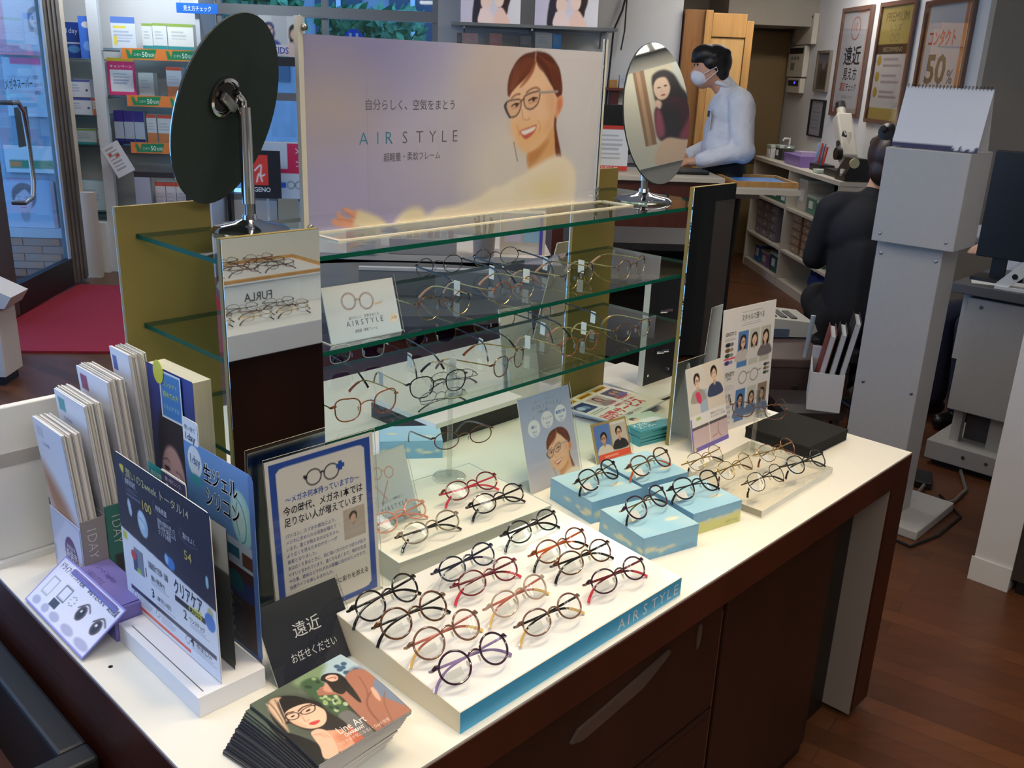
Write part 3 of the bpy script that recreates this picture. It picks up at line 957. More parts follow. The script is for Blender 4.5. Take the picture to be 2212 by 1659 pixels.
# ------------------------------------------------------------------ oval mirrors on chrome stands
def oval_stand(name, label, x, y, c, rx, rz, yaw, pitch, roll, h_pole, back):
    """c = centre of the oval in world"""
    t_ = thing(name, label, 'mirror', (x, y, Z1))
    MB().lathe([(0.068, 0), (0.070, 0.004), (0.062, 0.010), (0.03, 0.016), (0.014, 0.022), (0.012, 0.03)], 40).build('base', chrome, t_, smooth=True)
    MB().tube([(0, 0, 0.02), (0, 0, 0.055)], 0.0085, 14).build('pole_collar', steel, t_, smooth=True)
    MB().tube([(0, 0, 0.05), (0, 0, h_pole)], 0.0115, 18).build('pole', chrome, t_, smooth=True)
    hd = obj('mirror_head', None, t_, (c[0] - x, c[1] - y, c[2] - Z1), (pitch, roll, yaw))
    n = 56
    pts = [(rx * math.cos(2 * math.pi * k / n), rz * math.sin(2 * math.pi * k / n)) for k in range(n)]
    g = MB().prism(pts, -0.002, 0.001)
    bm_ = g.build('mirror_back', back, t_)
    bm_.location = hd.location
    bm_.rotation_euler = hd.rotation_euler
    g = MB().prism([(p[0] * 0.995, p[1] * 0.995) for p in pts], -0.0045, -0.0021)
    gm = g.build('mirror_glass', [mirror], t_)
    gm.location = hd.location
    gm.rotation_euler = hd.rotation_euler
    COL.objects.unlink(hd)
    bpy.data.objects.remove(hd)
    return t_, bm_
darkgreen = mat('dark_green_felt', (30, 42, 38), 0.75, noise=(60, 0.08))
t_, hub_ = oval_stand('oval_mirror', 'oval table mirror turned away, dark green back and chrome pole', 0.885, 1.50, (0.858, 1.509, 1.590), 0.125, 0.169, 0.336 + math.pi, -0.327, 0, 0.215, darkgreen)
hb = MB().lathe([(0.030, 0), (0.034, 0.003), (0.034, 0.006), (0.029, 0.007), (0.027, 0.002), (0.0, 0.002)], 28)
hb.build('hub_ring', chrome, hub_, (0.018, 0.001, 0.028), (R(-90), 0, 0), True)
MB().lathe([(0.026, 0), (0.026, 0.003)], 24).build('hub_plate', mat('dark_chrome', (60, 52, 48), 0.15, 0.9), hub_, (0.018, 0.001, 0.028), (R(-90), 0, 0), True)
MB().box(-0.008, 0.008, 0, 0.012, -0.022, 0.022, 0.003).build('hub_bracket', steel, hub_, (0.014, 0.004, 0.022), (0, R(58), 0), True)
MB().tube([(0.885 - 0.885, 0, 0.21), (0, 0, 0.225), (-0.008, -0.004, 0.232), (-0.014, -0.006, 0.238)], [0.006, 0.006, 0.006, 0.005], 12).build('ball_joint', chrome, t_, smooth=True)
t2, _b = oval_stand('oval_mirror', 'oval table mirror facing front on a chrome pole, reflecting a woman poster', 1.885, 1.365, (1.893, 1.352, 1.588), 0.112, 0.163, -0.128, -0.18, 0, 0.12, darkgreen)
MB().tube([(0, 0, 0.115), (0.001, 0.005, 0.135), (0.002, 0.004, 0.17)], 0.005, 10).build('ball_joint', steel, t2, smooth=True)

# ------------------------------------------------------------------ white wedge tray with blue front
tr_ = thing('glasses_tray', 'white sloping presentation tray with a blue front edge at the table front', 'tray', (0.758, 0.792, TZ))
TW, TD, TF, TBK = 0.548, 0.302, 0.036, 0.060
g = MB().add([(0, 0, 0), (TW, 0, 0), (TW, TD, 0), (0, TD, 0), (0, 0, TF), (TW, 0, TF), (TW, TD, TBK), (0, TD, TBK)], [(0, 3, 2, 1), (4, 5, 6, 7), (0, 1, 5, 4), (1, 2, 6, 5), (2, 3, 7, 6), (3, 0, 4, 7)])
g.build('body', mat('tray_cream', (236, 226, 200), 0.4), tr_)
sl = math.atan2(TBK - TF, TD)
g = MB().add([(0.001, 0.001, TF + 0.0006), (TW - 0.001, 0.001, TF + 0.0006), (TW - 0.001, TD - 0.001, TBK + 0.0006), (0.001, TD - 0.001, TBK + 0.0006)], [(0, 1, 2, 3)])
g.build('top_face', mat('tray_gloss_white', (240, 240, 242), 0.12, coat=0.4), tr_)
P = Pic(TW, TF, 40, (70, 178, 228))
for k, ch in enumerate('AIRSTYLE'):
    P.text(ch, 0.660 + (0, 0.052, 0.078, 0.130, 0.175, 0.216, 0.262, 0.300)[k], 0.80, 0.030, (232, 242, 248), 0.0)
P.build('front_print', tr_, (0, -0.0006, 0))
def tray_z(y):
    return TZ + TF + (y - 0.792) * math.tan(sl) + 0.001

# ------------------------------------------------------------------ clear riser with a white sheet
rs = thing('acrylic_riser', 'low white and clear acrylic riser behind the wedge tray', 'riser', (0.945, 1.155, TZ), R(-4))
B(0.002, 0.383, 0.002, 0.268, 0, 0.049).build('core', mat('riser_white', (238, 236, 228), 0.2), rs)
for a in ((0, 0.385, 0, 0.0005, 0.0, 0.05), (0, 0.0005, 0, 0.27, 0, 0.05)):
    B(*a).build('side_sheet', acrylic, rs)
g = MB()
for a in ((0, 0.385, -0.0005, 0.0012), (0, 0.385, 0.269, 0.2705), (-0.0005, 0.0012, 0, 0.27), (0.384, 0.3855, 0, 0.27)):
    g.box(*a, 0.0488, 0.0503)
g.build('edge', mat('acrylic_edge_blue', (206, 218, 216), 0.15), rs)

# ------------------------------------------------------------------ thick clear plate
pl = thing('acrylic_plate', 'thick clear acrylic plate carrying thin metal glasses at the table end', 'plate', (1.694, 0.848, TZ), R(1))
MB().add([(0, 0, 0.019), (0.345, 0, 0.019), (0.345, 0.225, 0.019), (0, 0.225, 0.019)], [(0, 1, 2, 3)]).build('top_face', clear('acrylic_slab', (250, 248, 242), 0.025, 0.4), pl)
B(0.3448, 0.3453, 0, 0.225, 0.003, 0.019).build('polished_edge', mat('polished_edge', (250, 248, 238), 0.1), pl)
B(0, 0.345, 0.2248, 0.2253, 0.003, 0.019).build('polished_edge', mat('polished_edge'), pl)
B(0, 0.345, -0.0005, 0.0, 0.004, 0.0192).build('polished_edge', mat('polished_edge'), pl)
B(-0.0005, 0.0, 0, 0.225, 0.004, 0.0192).build('dark_edge', mat('plate_dark_edge', (150, 144, 126), 0.2), pl)

# ------------------------------------------------------------------ blue cloud boxes
def cloud_box(label, cx, cy, rz, w_=0.140, d_=0.142, h_=0.050, z=TZ, side2=False, sd=1, rot_txt=False):
    b_ = thing('cloud_box', label, 'box', (cx, cy, z), rz, 'sky printed glasses boxes')
    B(-w_ / 2, w_ / 2, -d_ / 2, d_ / 2, 0, h_, 0.0008).build('carton', mat('box_blue', (150, 200, 226), 0.45), b_)
    P = Pic(w_, d_, 40).grad((168, 214, 236), (150, 200, 230))
    P.cloud((196, 220, 226), 0.5, 9, sd)
    P.ell(0.2, 0.5, 0.06, 0.03, (222, 222, 200), 0.99).ell(0.75, 0.7, 0.08, 0.03, (222, 224, 206), 0.99)
    P.build('lid_print', b_, (-w_ / 2, -d_ / 2, h_ + 0.0004), (R(-90), 0, 0))
    for k, (loc, rr, wd) in enumerate((((-w_ / 2, -d_ / 2 - 0.0004, 0), (0, 0, 0), w_), ((-w_ / 2 - 0.0004, d_ / 2, 0), (0, 0, R(-90)), d_))):
        P = Pic(wd, h_, 44).grad((132, 184, 218), (120, 174, 208))
        r_ = random.Random(sd * 7 + k)
        if side2 and k == 0:
            P.rect(0, 0.45, 1, 1, (220, 220, 140))
        for q in range(7):
            P.ell(r_.uniform(0.05, 0.95), r_.uniform(0.45, 0.6) if side2 else r_.uniform(0.5, 0.72), r_.uniform(0.03, 0.08), r_.uniform(0.015, 0.035), (214, 216, 196), 0.99, 0, 0.7)
        if side2 and k == 0:
            P.rect(0, 0.62, 1, 1, (220, 220, 140))
        P.text('AIRSTYLE', 0.93, 0.86, 0.0085, (120, 160, 186) if not side2 else (170, 176, 130), 0, None, 'r')
        P.build('side_print', b_, loc, rr)
    return b_
cloud_box('blue cloud printed box nearest the woman card, at the back left of four', 1.483, 1.137, R(-11), sd=2)
cloud_box('blue cloud printed box at the back right of four, before the small portrait card', 1.634, 1.119, R(-12), sd=3)
cloud_box('front blue cloud printed box standing closest to the table edge', 1.438, 0.962, R(-15), sd=4)
cloud_box('blue cloud printed box with a yellow green lower side, beside the clear plate', 1.599, 0.960, R(-13), side2=True, sd=5)
cloud_box('blue cloud printed box under the glass shelves, behind the clear stand', 1.37, 1.63, R(-37), 0.15, 0.10, 0.045, sd=6)

# black cushion box at the far end
bb = thing('black_box', 'flat black velvet box at the right end of the table', 'box', (2.085, 0.94, TZ), R(-2))
B(0, 0.20, 0, 0.185, 0, 0.026, 0.002).build('box', mat('black_velvet', (10, 10, 12), 0.9), bb)
B(-0.001, 0.201, -0.001, 0.186, 0.022, 0.031, 0.002).build('lid', mat('black_velvet'), bb)

# ------------------------------------------------------------------ upright cards
def lean_card(name, label, cat, x, y, rz, lean, w_, h_, pic, th=0.0015, z=TZ, back=None, foot=0.0, prop=False, group=None):
    c_ = thing(name, label, cat, (x, y, z), rz, group)
    rot = (-lean, 0, 0)
    if back != 'thin':
        B(0, w_, 0.0003, th, 0, h_).build('board', back or paper, c_, (0, 0, 0), rot)
    pic.build('print', c_, (0, 0, 0), rot, mats=thin_print_mat() if back == 'thin' else None)
    if prop:
        zt = h_ * 0.8 * math.cos(lean)
        yt = h_ * 0.8 * math.sin(lean) + 0.002
        MB().add([(w_ * 0.3, yt, zt), (w_ * 0.7, yt, zt), (w_ * 0.7, yt + h_ * 0.35, 0), (w_ * 0.3, yt + h_ * 0.35, 0),
                  (w_ * 0.3, yt + 0.001, zt), (w_ * 0.7, yt + 0.001, zt), (w_ * 0.7, yt + h_ * 0.35 + 0.001, 0), (w_ * 0.3, yt + h_ * 0.35 + 0.001, 0)],
                 [(0, 1, 2, 3), (7, 6, 5, 4), (0, 4, 5, 1), (1, 5, 6, 2), (2, 6, 7, 3), (3, 7, 4, 0)]).build('prop', back or paper, c_)
    return c_
def holder_bits(c_, w_, h_, lean, foot=0.05):
    sheet('clear_front', c_, w_ + 0.006, h_ + 0.006, 0.0015, (-0.003, -0.0035, 0), (-lean, 0, 0))
    g = MB().box(-0.003, w_ + 0.003, -0.003, foot + h_ * math.sin(lean), 0.0, 0.002)
    g.build('foot', acrylic, c_)
    for x in (-0.004, w_ + 0.003):
        B(x, x + 0.0012, -0.003, foot + h_ * math.sin(lean), 0.0, 0.0022).build('foot_edge', acr_edge, c_)

# A4 sign about owning several pairs
SW, SH = 0.210, 0.300
ln = math.atan2(0.020, 0.299)
P = Pic(SW, SH, 140, (252, 246, 240))
P.rect(0.03, 0.022, 0.97, 0.978, (42, 84, 178))
P.blob(np.array([(0.09, 0.12), (0.09, 0.08), (0.12, 0.06), (0.17, 0.055), (0.83, 0.055), (0.88, 0.06), (0.91, 0.08), (0.91, 0.12), (0.91, 0.88), (0.91, 0.92), (0.88, 0.94), (0.83, 0.945), (0.17, 0.945), (0.12, 0.94), (0.09, 0.92), (0.09, 0.88)]).ravel() * 1000, (252, 246, 240), 0.5, sm=False)
for cx in (0.42, 0.585):
    a = np.linspace(0, 2 * math.pi, 33)[:-1]
    P.line(np.stack([(cx + 0.068 * np.cos(a)) * 1000, (0.16 + 0.045 * np.sin(a)) * 1000], 1).ravel(), 0.0022, (30, 30, 34), sm=False, closed=True)
P.line([487, 150, 503, 142, 518, 150], 0.003, (30, 30, 34))
P.line([355, 150, 335, 142, 345, 155], 0.004, (30, 30, 34))
P.rect(0.655, 0.115, 0.69, 0.165, (42, 84, 178)).rect(0.632, 0.130, 0.713, 0.150, (42, 84, 178))
nv, bk = (50, 66, 140), (28, 28, 34)
P.text('～メガネ何本持っていますか～', 0.5, 0.262, 0.0135, (52, 90, 180), 0.01, 0.145, 'c')
P.text('今の時代、メガネ1本では', 0.5, 0.330, 0.017, bk, 0.013, 0.156, 'c')
P.text('足りない人が増えています', 0.5, 0.395, 0.017, bk, 0.013, 0.156, 'c')
for k, (s_, wd) in enumerate((('パソコン、スマホの普及により、', 0.098), ('メガネに求められる役割が増えて', 0.098), ('います。遠くが見えるのはもちろん、', 0.104), ('より近くを見るためのサポートが', 0.098), ('重要となりました。', 0.056), ('実は近くを見るときに、目に強い力がかかり疲れが起き', 0.156), ('やすいと言われています。遠くから近くまで、毎日の生活', 0.156), ('や仕事、趣味などそれぞれの距離に合わせたメガネで、', 0.156), ('快適ライフを楽しみませんか。', 0.086))):
    P.text(s_, 0.13, 0.462 + k * 0.0385, 0.0078, nv, 0.004, wd)
P.text('「使い分け」により生活に彩りを添える', 0.5, 0.848, 0.0115, bk, 0.009, 0.160, 'c')
P.text('お手伝いをいたします。', 0.14, 0.898, 0.0115, bk, 0.009, 0.098)
P.rect(0.67, 0.42, 0.88, 0.60, (206, 190, 176))
person_pic(P, 0.765, 0.475, 0.085, (60, 44, 38), (226, 190, 168), (206, 196, 188), -0.3, False, None, (190, 110, 100))
sg = lean_card('information_sign', 'A4 sign with blue border and glasses drawing in a clear holder', 'sign', 0.708, 1.178, R(-1), ln, SW, SH, P, back='thin')
bp_ = Pic(SW, SH, 20, (206, 214, 206))
bp_.rect(0, 0.02, 1, 0.09, (56, 104, 176))
bp_.build('back_print', sg, (SW, 0.0008, 0), (ln, 0, math.pi), mats=thin_print_mat())
holder_bits(sg, SW, SH, ln, 0.02)

# dark sign
P = Pic(0.148, 0.125, 50).grad((52, 54, 56), (34, 36, 48))
P.cloud((24, 26, 38), 0.5, 8, 3).blob([0, 700, 300, 640, 620, 500, 1000, 380, 1000, 1000, 0, 1000], (28, 32, 48), 6, 0.6)
P.rect(0.13, 0.08, 0.19, 0.62, (40, 42, 44), 0.6)
P.text('遠近', 0.50, 0.50, 0.025, (222, 222, 220), 0.0, None, 'c').text('お任せください', 0.50, 0.78, 0.0165, (222, 222, 220), 0.0, 0.082, 'c')
ds = lean_card('dark_sign', 'small dark sign with white lettering behind the brochure stack', 'sign', 0.628, 1.050, R(-1), R(32), 0.148, 0.125, P, back=black_plastic)
holder_bits(ds, 0.148, 0.125, R(32), 0.0)

# card with the smiling woman
P = Pic(0.172, 0.215, 110).grad((160, 176, 214), (214, 206, 212))
P.ell(0.2, 0.5, 0.3, 0.2, (178, 190, 222), 0.99, 0, 0.6)
def small_face(L):
    a = np.array(L, float).reshape(-1, 2)
    X = (a[:, 0] - 615) / 1000 * PW
    Y = a[:, 1] / 1000 * PH
    s_ = 0.47
    return np.stack([(0.40 + X * s_ / 0.172) * 1000, (0.40 + Y * s_ / 0.215) * 1000], 1).ravel()
airstyle_woman(P, small_face, 0.47)
P.text('自分らしく、空気をまとう', 0.5, 0.085, 0.0065, (150, 160, 186), 0, 0.07, 'c')
P.text('A I R S T Y L E', 0.5, 0.155, 0.0125, (130, 140, 166), -0.01, 0.088, 'c').text('超軽量・柔軟フレーム', 0.5, 0.20, 0.0055, (130, 140, 166), 0, 0.05, 'c')
for k, (x, y, s_) in enumerate(((0.23, 0.345, '軽い'), (0.50, 0.295, 'フィット'), (0.77, 0.275, '着脱が楽'))):
    P.ell(x, y, 0.115, 0.115, (232, 236, 244), 0.08)
    P.line([(x + 0.01) * 1000, (y - 0.10) * 1000, (x + 0.03) * 1000, (y - 0.125) * 1000], 0.0012, (70, 120, 190))
    P.text(s_, x, y - 0.005, 0.0085, (80, 130, 196) if k != 1 else (120, 130, 150), 0.01, None, 'c')
    P.text('超軽量', x, y + 0.045, 0.005, (140, 160, 200), 0, None, 'c').text('素材', x, y + 0.08, 0.005, (140, 160, 200), 0, None, 'c')
wc = lean_card('advert_card', 'upright lavender card with the smiling woman and three white discs', 'card', 1.412, 1.262, R(0), R(15), 0.172, 0.215, P)
holder_bits(wc, 0.172, 0.215, R(15), 0.0)

def glasses_card(P, c, tw, ty, gx, gy, gs, col):
    q = P.w / P.h
    for dx in (-1, 1):
        a = np.linspace(0, 2 * math.pi, 25)[:-1]
        P.line(np.stack([(gx + dx * 0.17 * gs + 0.13 * gs * np.cos(a)) * 1000, (gy + 0.13 * gs * q * np.sin(a) + dx * 0.02) * 1000], 1).ravel(), 0.0016, col, sm=False, closed=True)
    P.line([(gx - 0.04 * gs) * 1000, gy * 1000 - 20, gx * 1000, gy * 1000 - 35, (gx + 0.04 * gs) * 1000, gy * 1000 - 15], 0.0014, col)
    P.text('自分らしく、空気をまとう', 0.5, ty - 0.12, 0.006, (120, 130, 150), 0, tw * 0.8, 'c')
    P.text('A I R S T Y L E', 0.5, ty, 0.013, (104, 116, 138), 0.0, tw, 'c').text('超軽量・柔軟フレーム', 0.5, ty + 0.12, 0.006, (120, 130, 150), 0, tw * 0.6, 'c')
P = Pic(0.112, 0.142, 60).grad((222, 226, 224), (186, 208, 222))
glasses_card(P, None, 0.07, 0.80, 0.42, 0.27, 0.75, (196, 128, 112))
P.line([180, 400, 350, 600, 380, 640], 0.0014, (196, 128, 112)).line([480, 400, 330, 580, 260, 700], 0.0016, (180, 110, 96))
c_ = lean_card('advert_card', 'pale card picturing pink glasses, standing in a clear holder beside the sign', 'card', 0.985, 1.318, R(4), R(18), 0.112, 0.142, P, z=TZ + 0.0505)
c_.location = (0.988, 1.275, TZ + 0.0505)
holder_bits(c_, 0.112, 0.142, R(18), 0.0)
P = Pic(0.148, 0.098, 70).grad((226, 224, 230), (200, 220, 238))
glasses_card(P, None, 0.078, 0.74, 0.45, 0.32, 0.72, (120, 76, 66))
P.line([690, 420, 790, 400], 0.002, (206, 170, 110)).ell(0.92, 0.72, 0.055, 0.055, (232, 222, 204), 0.1).text('人気', 0.92, 0.74, 0.007, (190, 170, 130), 0, None, 'c')
c_ = lean_card('advert_card', 'white card picturing round glasses on the middle glass shelf', 'card', 0.888, 1.262, R(-2), R(17), 0.148, 0.098, P, z=Z2)
holder_bits(c_, 0.148, 0.098, R(17), 0.03)

# gold framed card with two portraits
P = Pic(0.118, 0.098, 90, (176, 148, 88))
P.rect(0.06, 0.06, 0.49, 0.96, (92, 128, 196)).rect(0.53, 0.06, 0.96, 0.96, (206, 196, 186))
person_pic(P, 0.30, 0.40, 0.20, (44, 34, 30), (216, 160, 128), (222, 214, 200), -0.5, False, (60, 44, 40))
person_pic(P, 0.74, 0.34, 0.20, (40, 30, 28), (226, 180, 150), (40, 40, 46), 0.4, False, (60, 44, 40))
P.rect(0.53, 0.06, 0.96, 0.13, (226, 220, 214)).rect(0.10, 0.80, 0.98, 0.95, (226, 84, 58))
P.lines(0.25, 0.85, 1, 0.5, 0.1, (250, 200, 180))
gc = lean_card('advert_card', 'small gold edged card with two portrait photos behind the blue boxes', 'card', 1.652, 1.268, R(-8), R(20), 0.118, 0.098, P, back=mat('gold_card', (170, 140, 84), 0.5))
holder_bits(gc, 0.118, 0.098, R(20), 0.0)

# lens brand cards at the right mirror
P = Pic(0.165, 0.215, 110, (236, 232, 236))
P.rect(0.0, 0.0, 0.5, 0.56, (226, 222, 216)).rect(0.5, 0, 1, 0.56, (230, 218, 206)).rect(0.3, 0.3, 0.5, 0.56, (170, 190, 214))
person_pic(P, 0.27, 0.17, 0.19, (52, 30, 24), (240, 206, 186), (168, 164, 158), 0.5, False, (70, 50, 46))
P.blob([200, 330, 260, 300, 330, 340, 340, 440, 250, 430], (222, 70, 112))
person_pic(P, 0.74, 0.15, 0.20, (40, 30, 26), (232, 196, 170), (66, 76, 110), -0.2, False, None)
P.rect(0, 0.56, 1, 0.70, (240, 238, 240)).rect(0.16, 0.60, 0.28, 0.63, (170, 206, 110))
P.text('簡単なアクション', 0.55, 0.625, 0.007, (90, 86, 100), 0, 0.06).text('オススメのレンズを紹介', 0.55, 0.665, 0.007, (90, 86, 100), 0, 0.07)
P.rect(0.02, 0.70, 0.48, 0.74, (96, 92, 96)).rect(0.5, 0.70, 1, 0.74, (96, 92, 96)).rect(0.02, 0.74, 0.48, 0.95, (206, 186, 190)).rect(0.5, 0.74, 1, 0.95, (206, 186, 190))
P.line([750, 760, 720, 850, 800, 930], 0.002, (150, 90, 90)).line([560, 900, 700, 880], 0.002, (170, 90, 96)).rect(0, 0.95, 1, 1, (108, 96, 180)).rect(0, 0.6, 0.03, 1, (120, 108, 190))
P.ell(0.06, 0.965, 0.03, 0.03, (240, 210, 60), 0.1)
s1 = lean_card('lens_card', 'short card with two people and lens photos against the dark mirror', 'card', 1.890, 1.150, R(0), R(13), 0.165, 0.215, P)
MB().prism([(0.004, 0.0), (0.11, 0.0), (0.054, 0.20), (0.048, 0.20)], 0.082, 0.0835, 'x').build('easel_back', paper, s1)
P = Pic(0.232, 0.335, 130, (236, 232, 230))
P.text('スタイルで選べる', 0.56, 0.115, 0.020, (60, 56, 60), 0, 0.10, 'c').lines(0.35, 0.045, 1, 0.5, 0.012, (150, 146, 150)).lines(0.35, 0.15, 1, 0.5, 0.012, (150, 146, 150)).lines(0.4, 0.135, 1, 0.4, 0.01, (180, 170, 180))
P.text('SENSITY 2', 0.06, 0.215, 0.014, (60, 58, 62), 0.01, 0.045)
for k, c in enumerate(((50, 48, 66), (120, 84, 50), (52, 78, 62))):
    P.ell(0.12, 0.285 + 0.043 * k, 0.05, 0.026, c, 0.2).ell(0.19, 0.285 + 0.043 * k, 0.035, 0.022, tuple((x + 200) / 2 for x in c), 0.2)
P.rect(0.06, 0.392, 0.30, 0.405, (230, 96, 116)).ell(0.12, 0.43, 0.05, 0.026, (70, 64, 120), 0.2).ell(0.19, 0.43, 0.035, 0.022, (150, 146, 180), 0.2).lines(0.06, 0.23, 2, 0.2, 0.014, (170, 166, 170))
for k, (x, bgc, h_, cl) in enumerate(((0.40, (84, 134, 196), (66, 40, 34), (206, 196, 196)), (0.62, (206, 206, 196), (48, 34, 30), (224, 222, 218)), (0.84, (200, 194, 182), (44, 32, 28), (120, 112, 120)))):
    P.rect(x - 0.095, 0.20, x + 0.095, 0.49, bgc)
    person_pic(P, x, 0.285, 0.13, h_, (232, 196, 170), cl, 0.3 - 0.3 * k, True, (40, 36, 36) if k == 0 else None, (190, 90, 90), k == 1)
P.rect(0.30, 0.49, 0.98, 0.52, (236, 232, 230)).rect(0, 0.2, 0.302, 0.205, (236, 232, 230))
for x in (0.44, 0.66):
    a = np.linspace(0, 2 * math.pi, 25)[:-1]
    P.line(np.stack([(x + 0.075 * np.cos(a)) * 1000, (0.585 + 0.05 * np.sin(a)) * 1000], 1).ravel(), 0.002, (90, 86, 80), sm=False, closed=True).line([(x + 0.07) * 1000, 560, (x + 0.13) * 1000, 552], 0.0022, (90, 86, 80))
for k, c in enumerate(((60, 58, 62), (120, 92, 66), (58, 78, 66))):
    P.ell(0.88, 0.525 + 0.035 * k, 0.04, 0.02, c, 0.2).ell(0.93, 0.525 + 0.035 * k, 0.03, 0.018, tuple((x + 200) / 2 for x in c), 0.2)
P.text('SENSITY', 0.10, 0.545, 0.0165, (60, 58, 62), 0.01, 0.040).text('DARK', 0.14, 0.575, 0.010, (60, 58, 62), 0.0, 0.018).lines(0.06, 0.62, 3, 0.24, 0.016, (170, 166, 170))
P.text('MISTY', 0.07, 0.72, 0.013, (150, 146, 150), 0.0, 0.040).lines(0.06, 0.74, 2, 0.2, 0.014, (180, 176, 180))
for k in range(4):
    P.ell(0.14, 0.80 + 0.045 * k, 0.05, 0.024, (176, 172, 196), 0.4).ell(0.21, 0.80 + 0.045 * k, 0.04, 0.02, (206, 202, 212), 0.4)
for k, (x, bgc) in enumerate(((0.42, (84, 130, 190)), (0.64, (206, 206, 196)), (0.85, (150, 128, 108)))):
    P.rect(x - 0.09, 0.68, x + 0.09, 0.95, bgc)
    person_pic(P, x, 0.77, 0.12, (44, 32, 28), (220, 180, 156), (100, 120, 160), 0.2, True, (40, 36, 36) if k < 2 else None)
P.rect(0.3, 0.95, 1, 1, (236, 232, 230))
s2 = lean_card('lens_card', 'tall lens style card with rows of portraits behind the clear stand', 'card', 2.048, 1.186, R(-5), R(3), 0.232, 0.335, P)
MB().prism([(0.004, 0.0), (0.10, 0.0), (0.024, 0.31), (0.0185, 0.31)], 0.11, 0.1115, 'x').build('easel_back', paper, s2)

# ------------------------------------------------------------------ flyers and leaflets on the table
P = Pic(0.245, 0.205, 110, (238, 232, 220))
for k in range(3):
    x = 0.04 + k * 0.33
    P.rect(x, 0.05, x + 0.26, 0.14, (240, 190, 50)).rect(x, 0.20, x + 0.26, 0.46, ((40, 60, 110), (196, 180, 172), (70, 50, 100))[k])
    P.text('補聴器無料体験', x + 0.02, 0.12, 0.011, (120, 60, 20), 0.01, 0.055)
P.cloud((200, 206, 210), 0.0, 5)
P.ell(0.12, 0.33, 0.05, 0.04, (190, 210, 230), 0.6).ell(0.20, 0.35, 0.03, 0.04, (120, 160, 200), 0.6)
person_pic(P, 0.50, 0.30, 0.11, (90, 60, 50), (220, 160, 140), (150, 120, 120))
person_pic(P, 0.80, 0.31, 0.10, (40, 30, 30), (200, 140, 120), (160, 60, 60))
person_pic(P, 0.88, 0.31, 0.08, (60, 40, 30), (190, 150, 120), (90, 80, 150))
rd = (214, 36, 44)
P.text('出張サービス', 0.03, 0.83, 0.044, rd, 0.03, 0.20).text('メガネ・コンタクト', 0.45, 0.56, 0.018, rd, 0.02, 0.12).text('補聴器もご自宅・施設へ', 0.45, 0.64, 0.012, rd, 0.01, 0.11).lines(0.05, 0.52, 2, 0.34, 0.04, (110, 104, 100)).text('お気軽にご相談ください', 0.05, 0.93, 0.013, (60, 56, 60), 0.01, 0.14)
fly = None
for k in range(12):
    r_ = random.Random(40 + k)
    lb = 'topmost yellow and red service flyer of the stack under the shelves' if k == 11 else 'service flyer in the fanned stack under the topmost one'
    f_ = thing('flyer', lb, 'flyer', (1.862 + r_.uniform(-0.006, 0.006) + (0.004 * (11 - k) if k < 11 else 0), 1.362 + 0.0035 * (11 - k), TZ + k * 0.0022), R(8 + (11 - k) * 0.9 - (0 if k == 11 else 2)), 'stacked service flyers')
    B(0, 0.245, 0, 0.205, 0, 0.0019).build('sheet', mat('flyer_paper', (206, 216, 236) if k < 11 else (238, 232, 220), 0.5), f_)
    if k in (10, 11):
        if fly is None:
            fly = P.mesh('print')
        obj('print', fly, f_, (0, 0, 0.0021), (R(-90), 0, 0))
P = Pic(0.13, 0.105, 60).grad((60, 160, 170), (40, 140, 156))
P.rect(0.0, 0.0, 1.0, 0.5, (222, 210, 186))
P.blob([300, 0, 1000, 0, 1000, 620, 700, 500, 450, 330], (196, 214, 196), 2).ell(0.35, 0.25, 0.1, 0.07, (60, 44, 38), 0.2).ell(0.40, 0.30, 0.06, 0.05, (226, 184, 156), 0.2).ell(0.62, 0.62, 0.09, 0.05, (70, 48, 40), 0.2).blob([400, 400, 800, 350, 900, 560, 500, 600], (230, 236, 238), 2)
P.text('メガネ', 0.05, 0.70, 0.018, (236, 244, 244), 0.02, 0.05).text('スーパー', 0.10, 0.86, 0.018, (236, 244, 244), 0.02, 0.06)
tm = P.mesh('print')
for k in range(9):
    f_ = thing('leaflet', 'topmost teal leaflet of the small pile by the right mirror' if k == 8 else 'teal leaflet in the small pile by the right mirror', 'leaflet', (1.822 + 0.001 * (k % 3), 1.270 - 0.001 * (k % 2), TZ + 0.0045 * k), R(-12 + (k * 37 % 5)), 'pile of teal leaflets')
    B(0, 0.13, 0, 0.105, 0, 0.0040).build('sheets', mat('teal_leaflet', (70, 150, 160), 0.45), f_)
    if k == 8:
        obj('print', tm, f_, (0, 0, 0.0043), (R(-90), 0, 0))

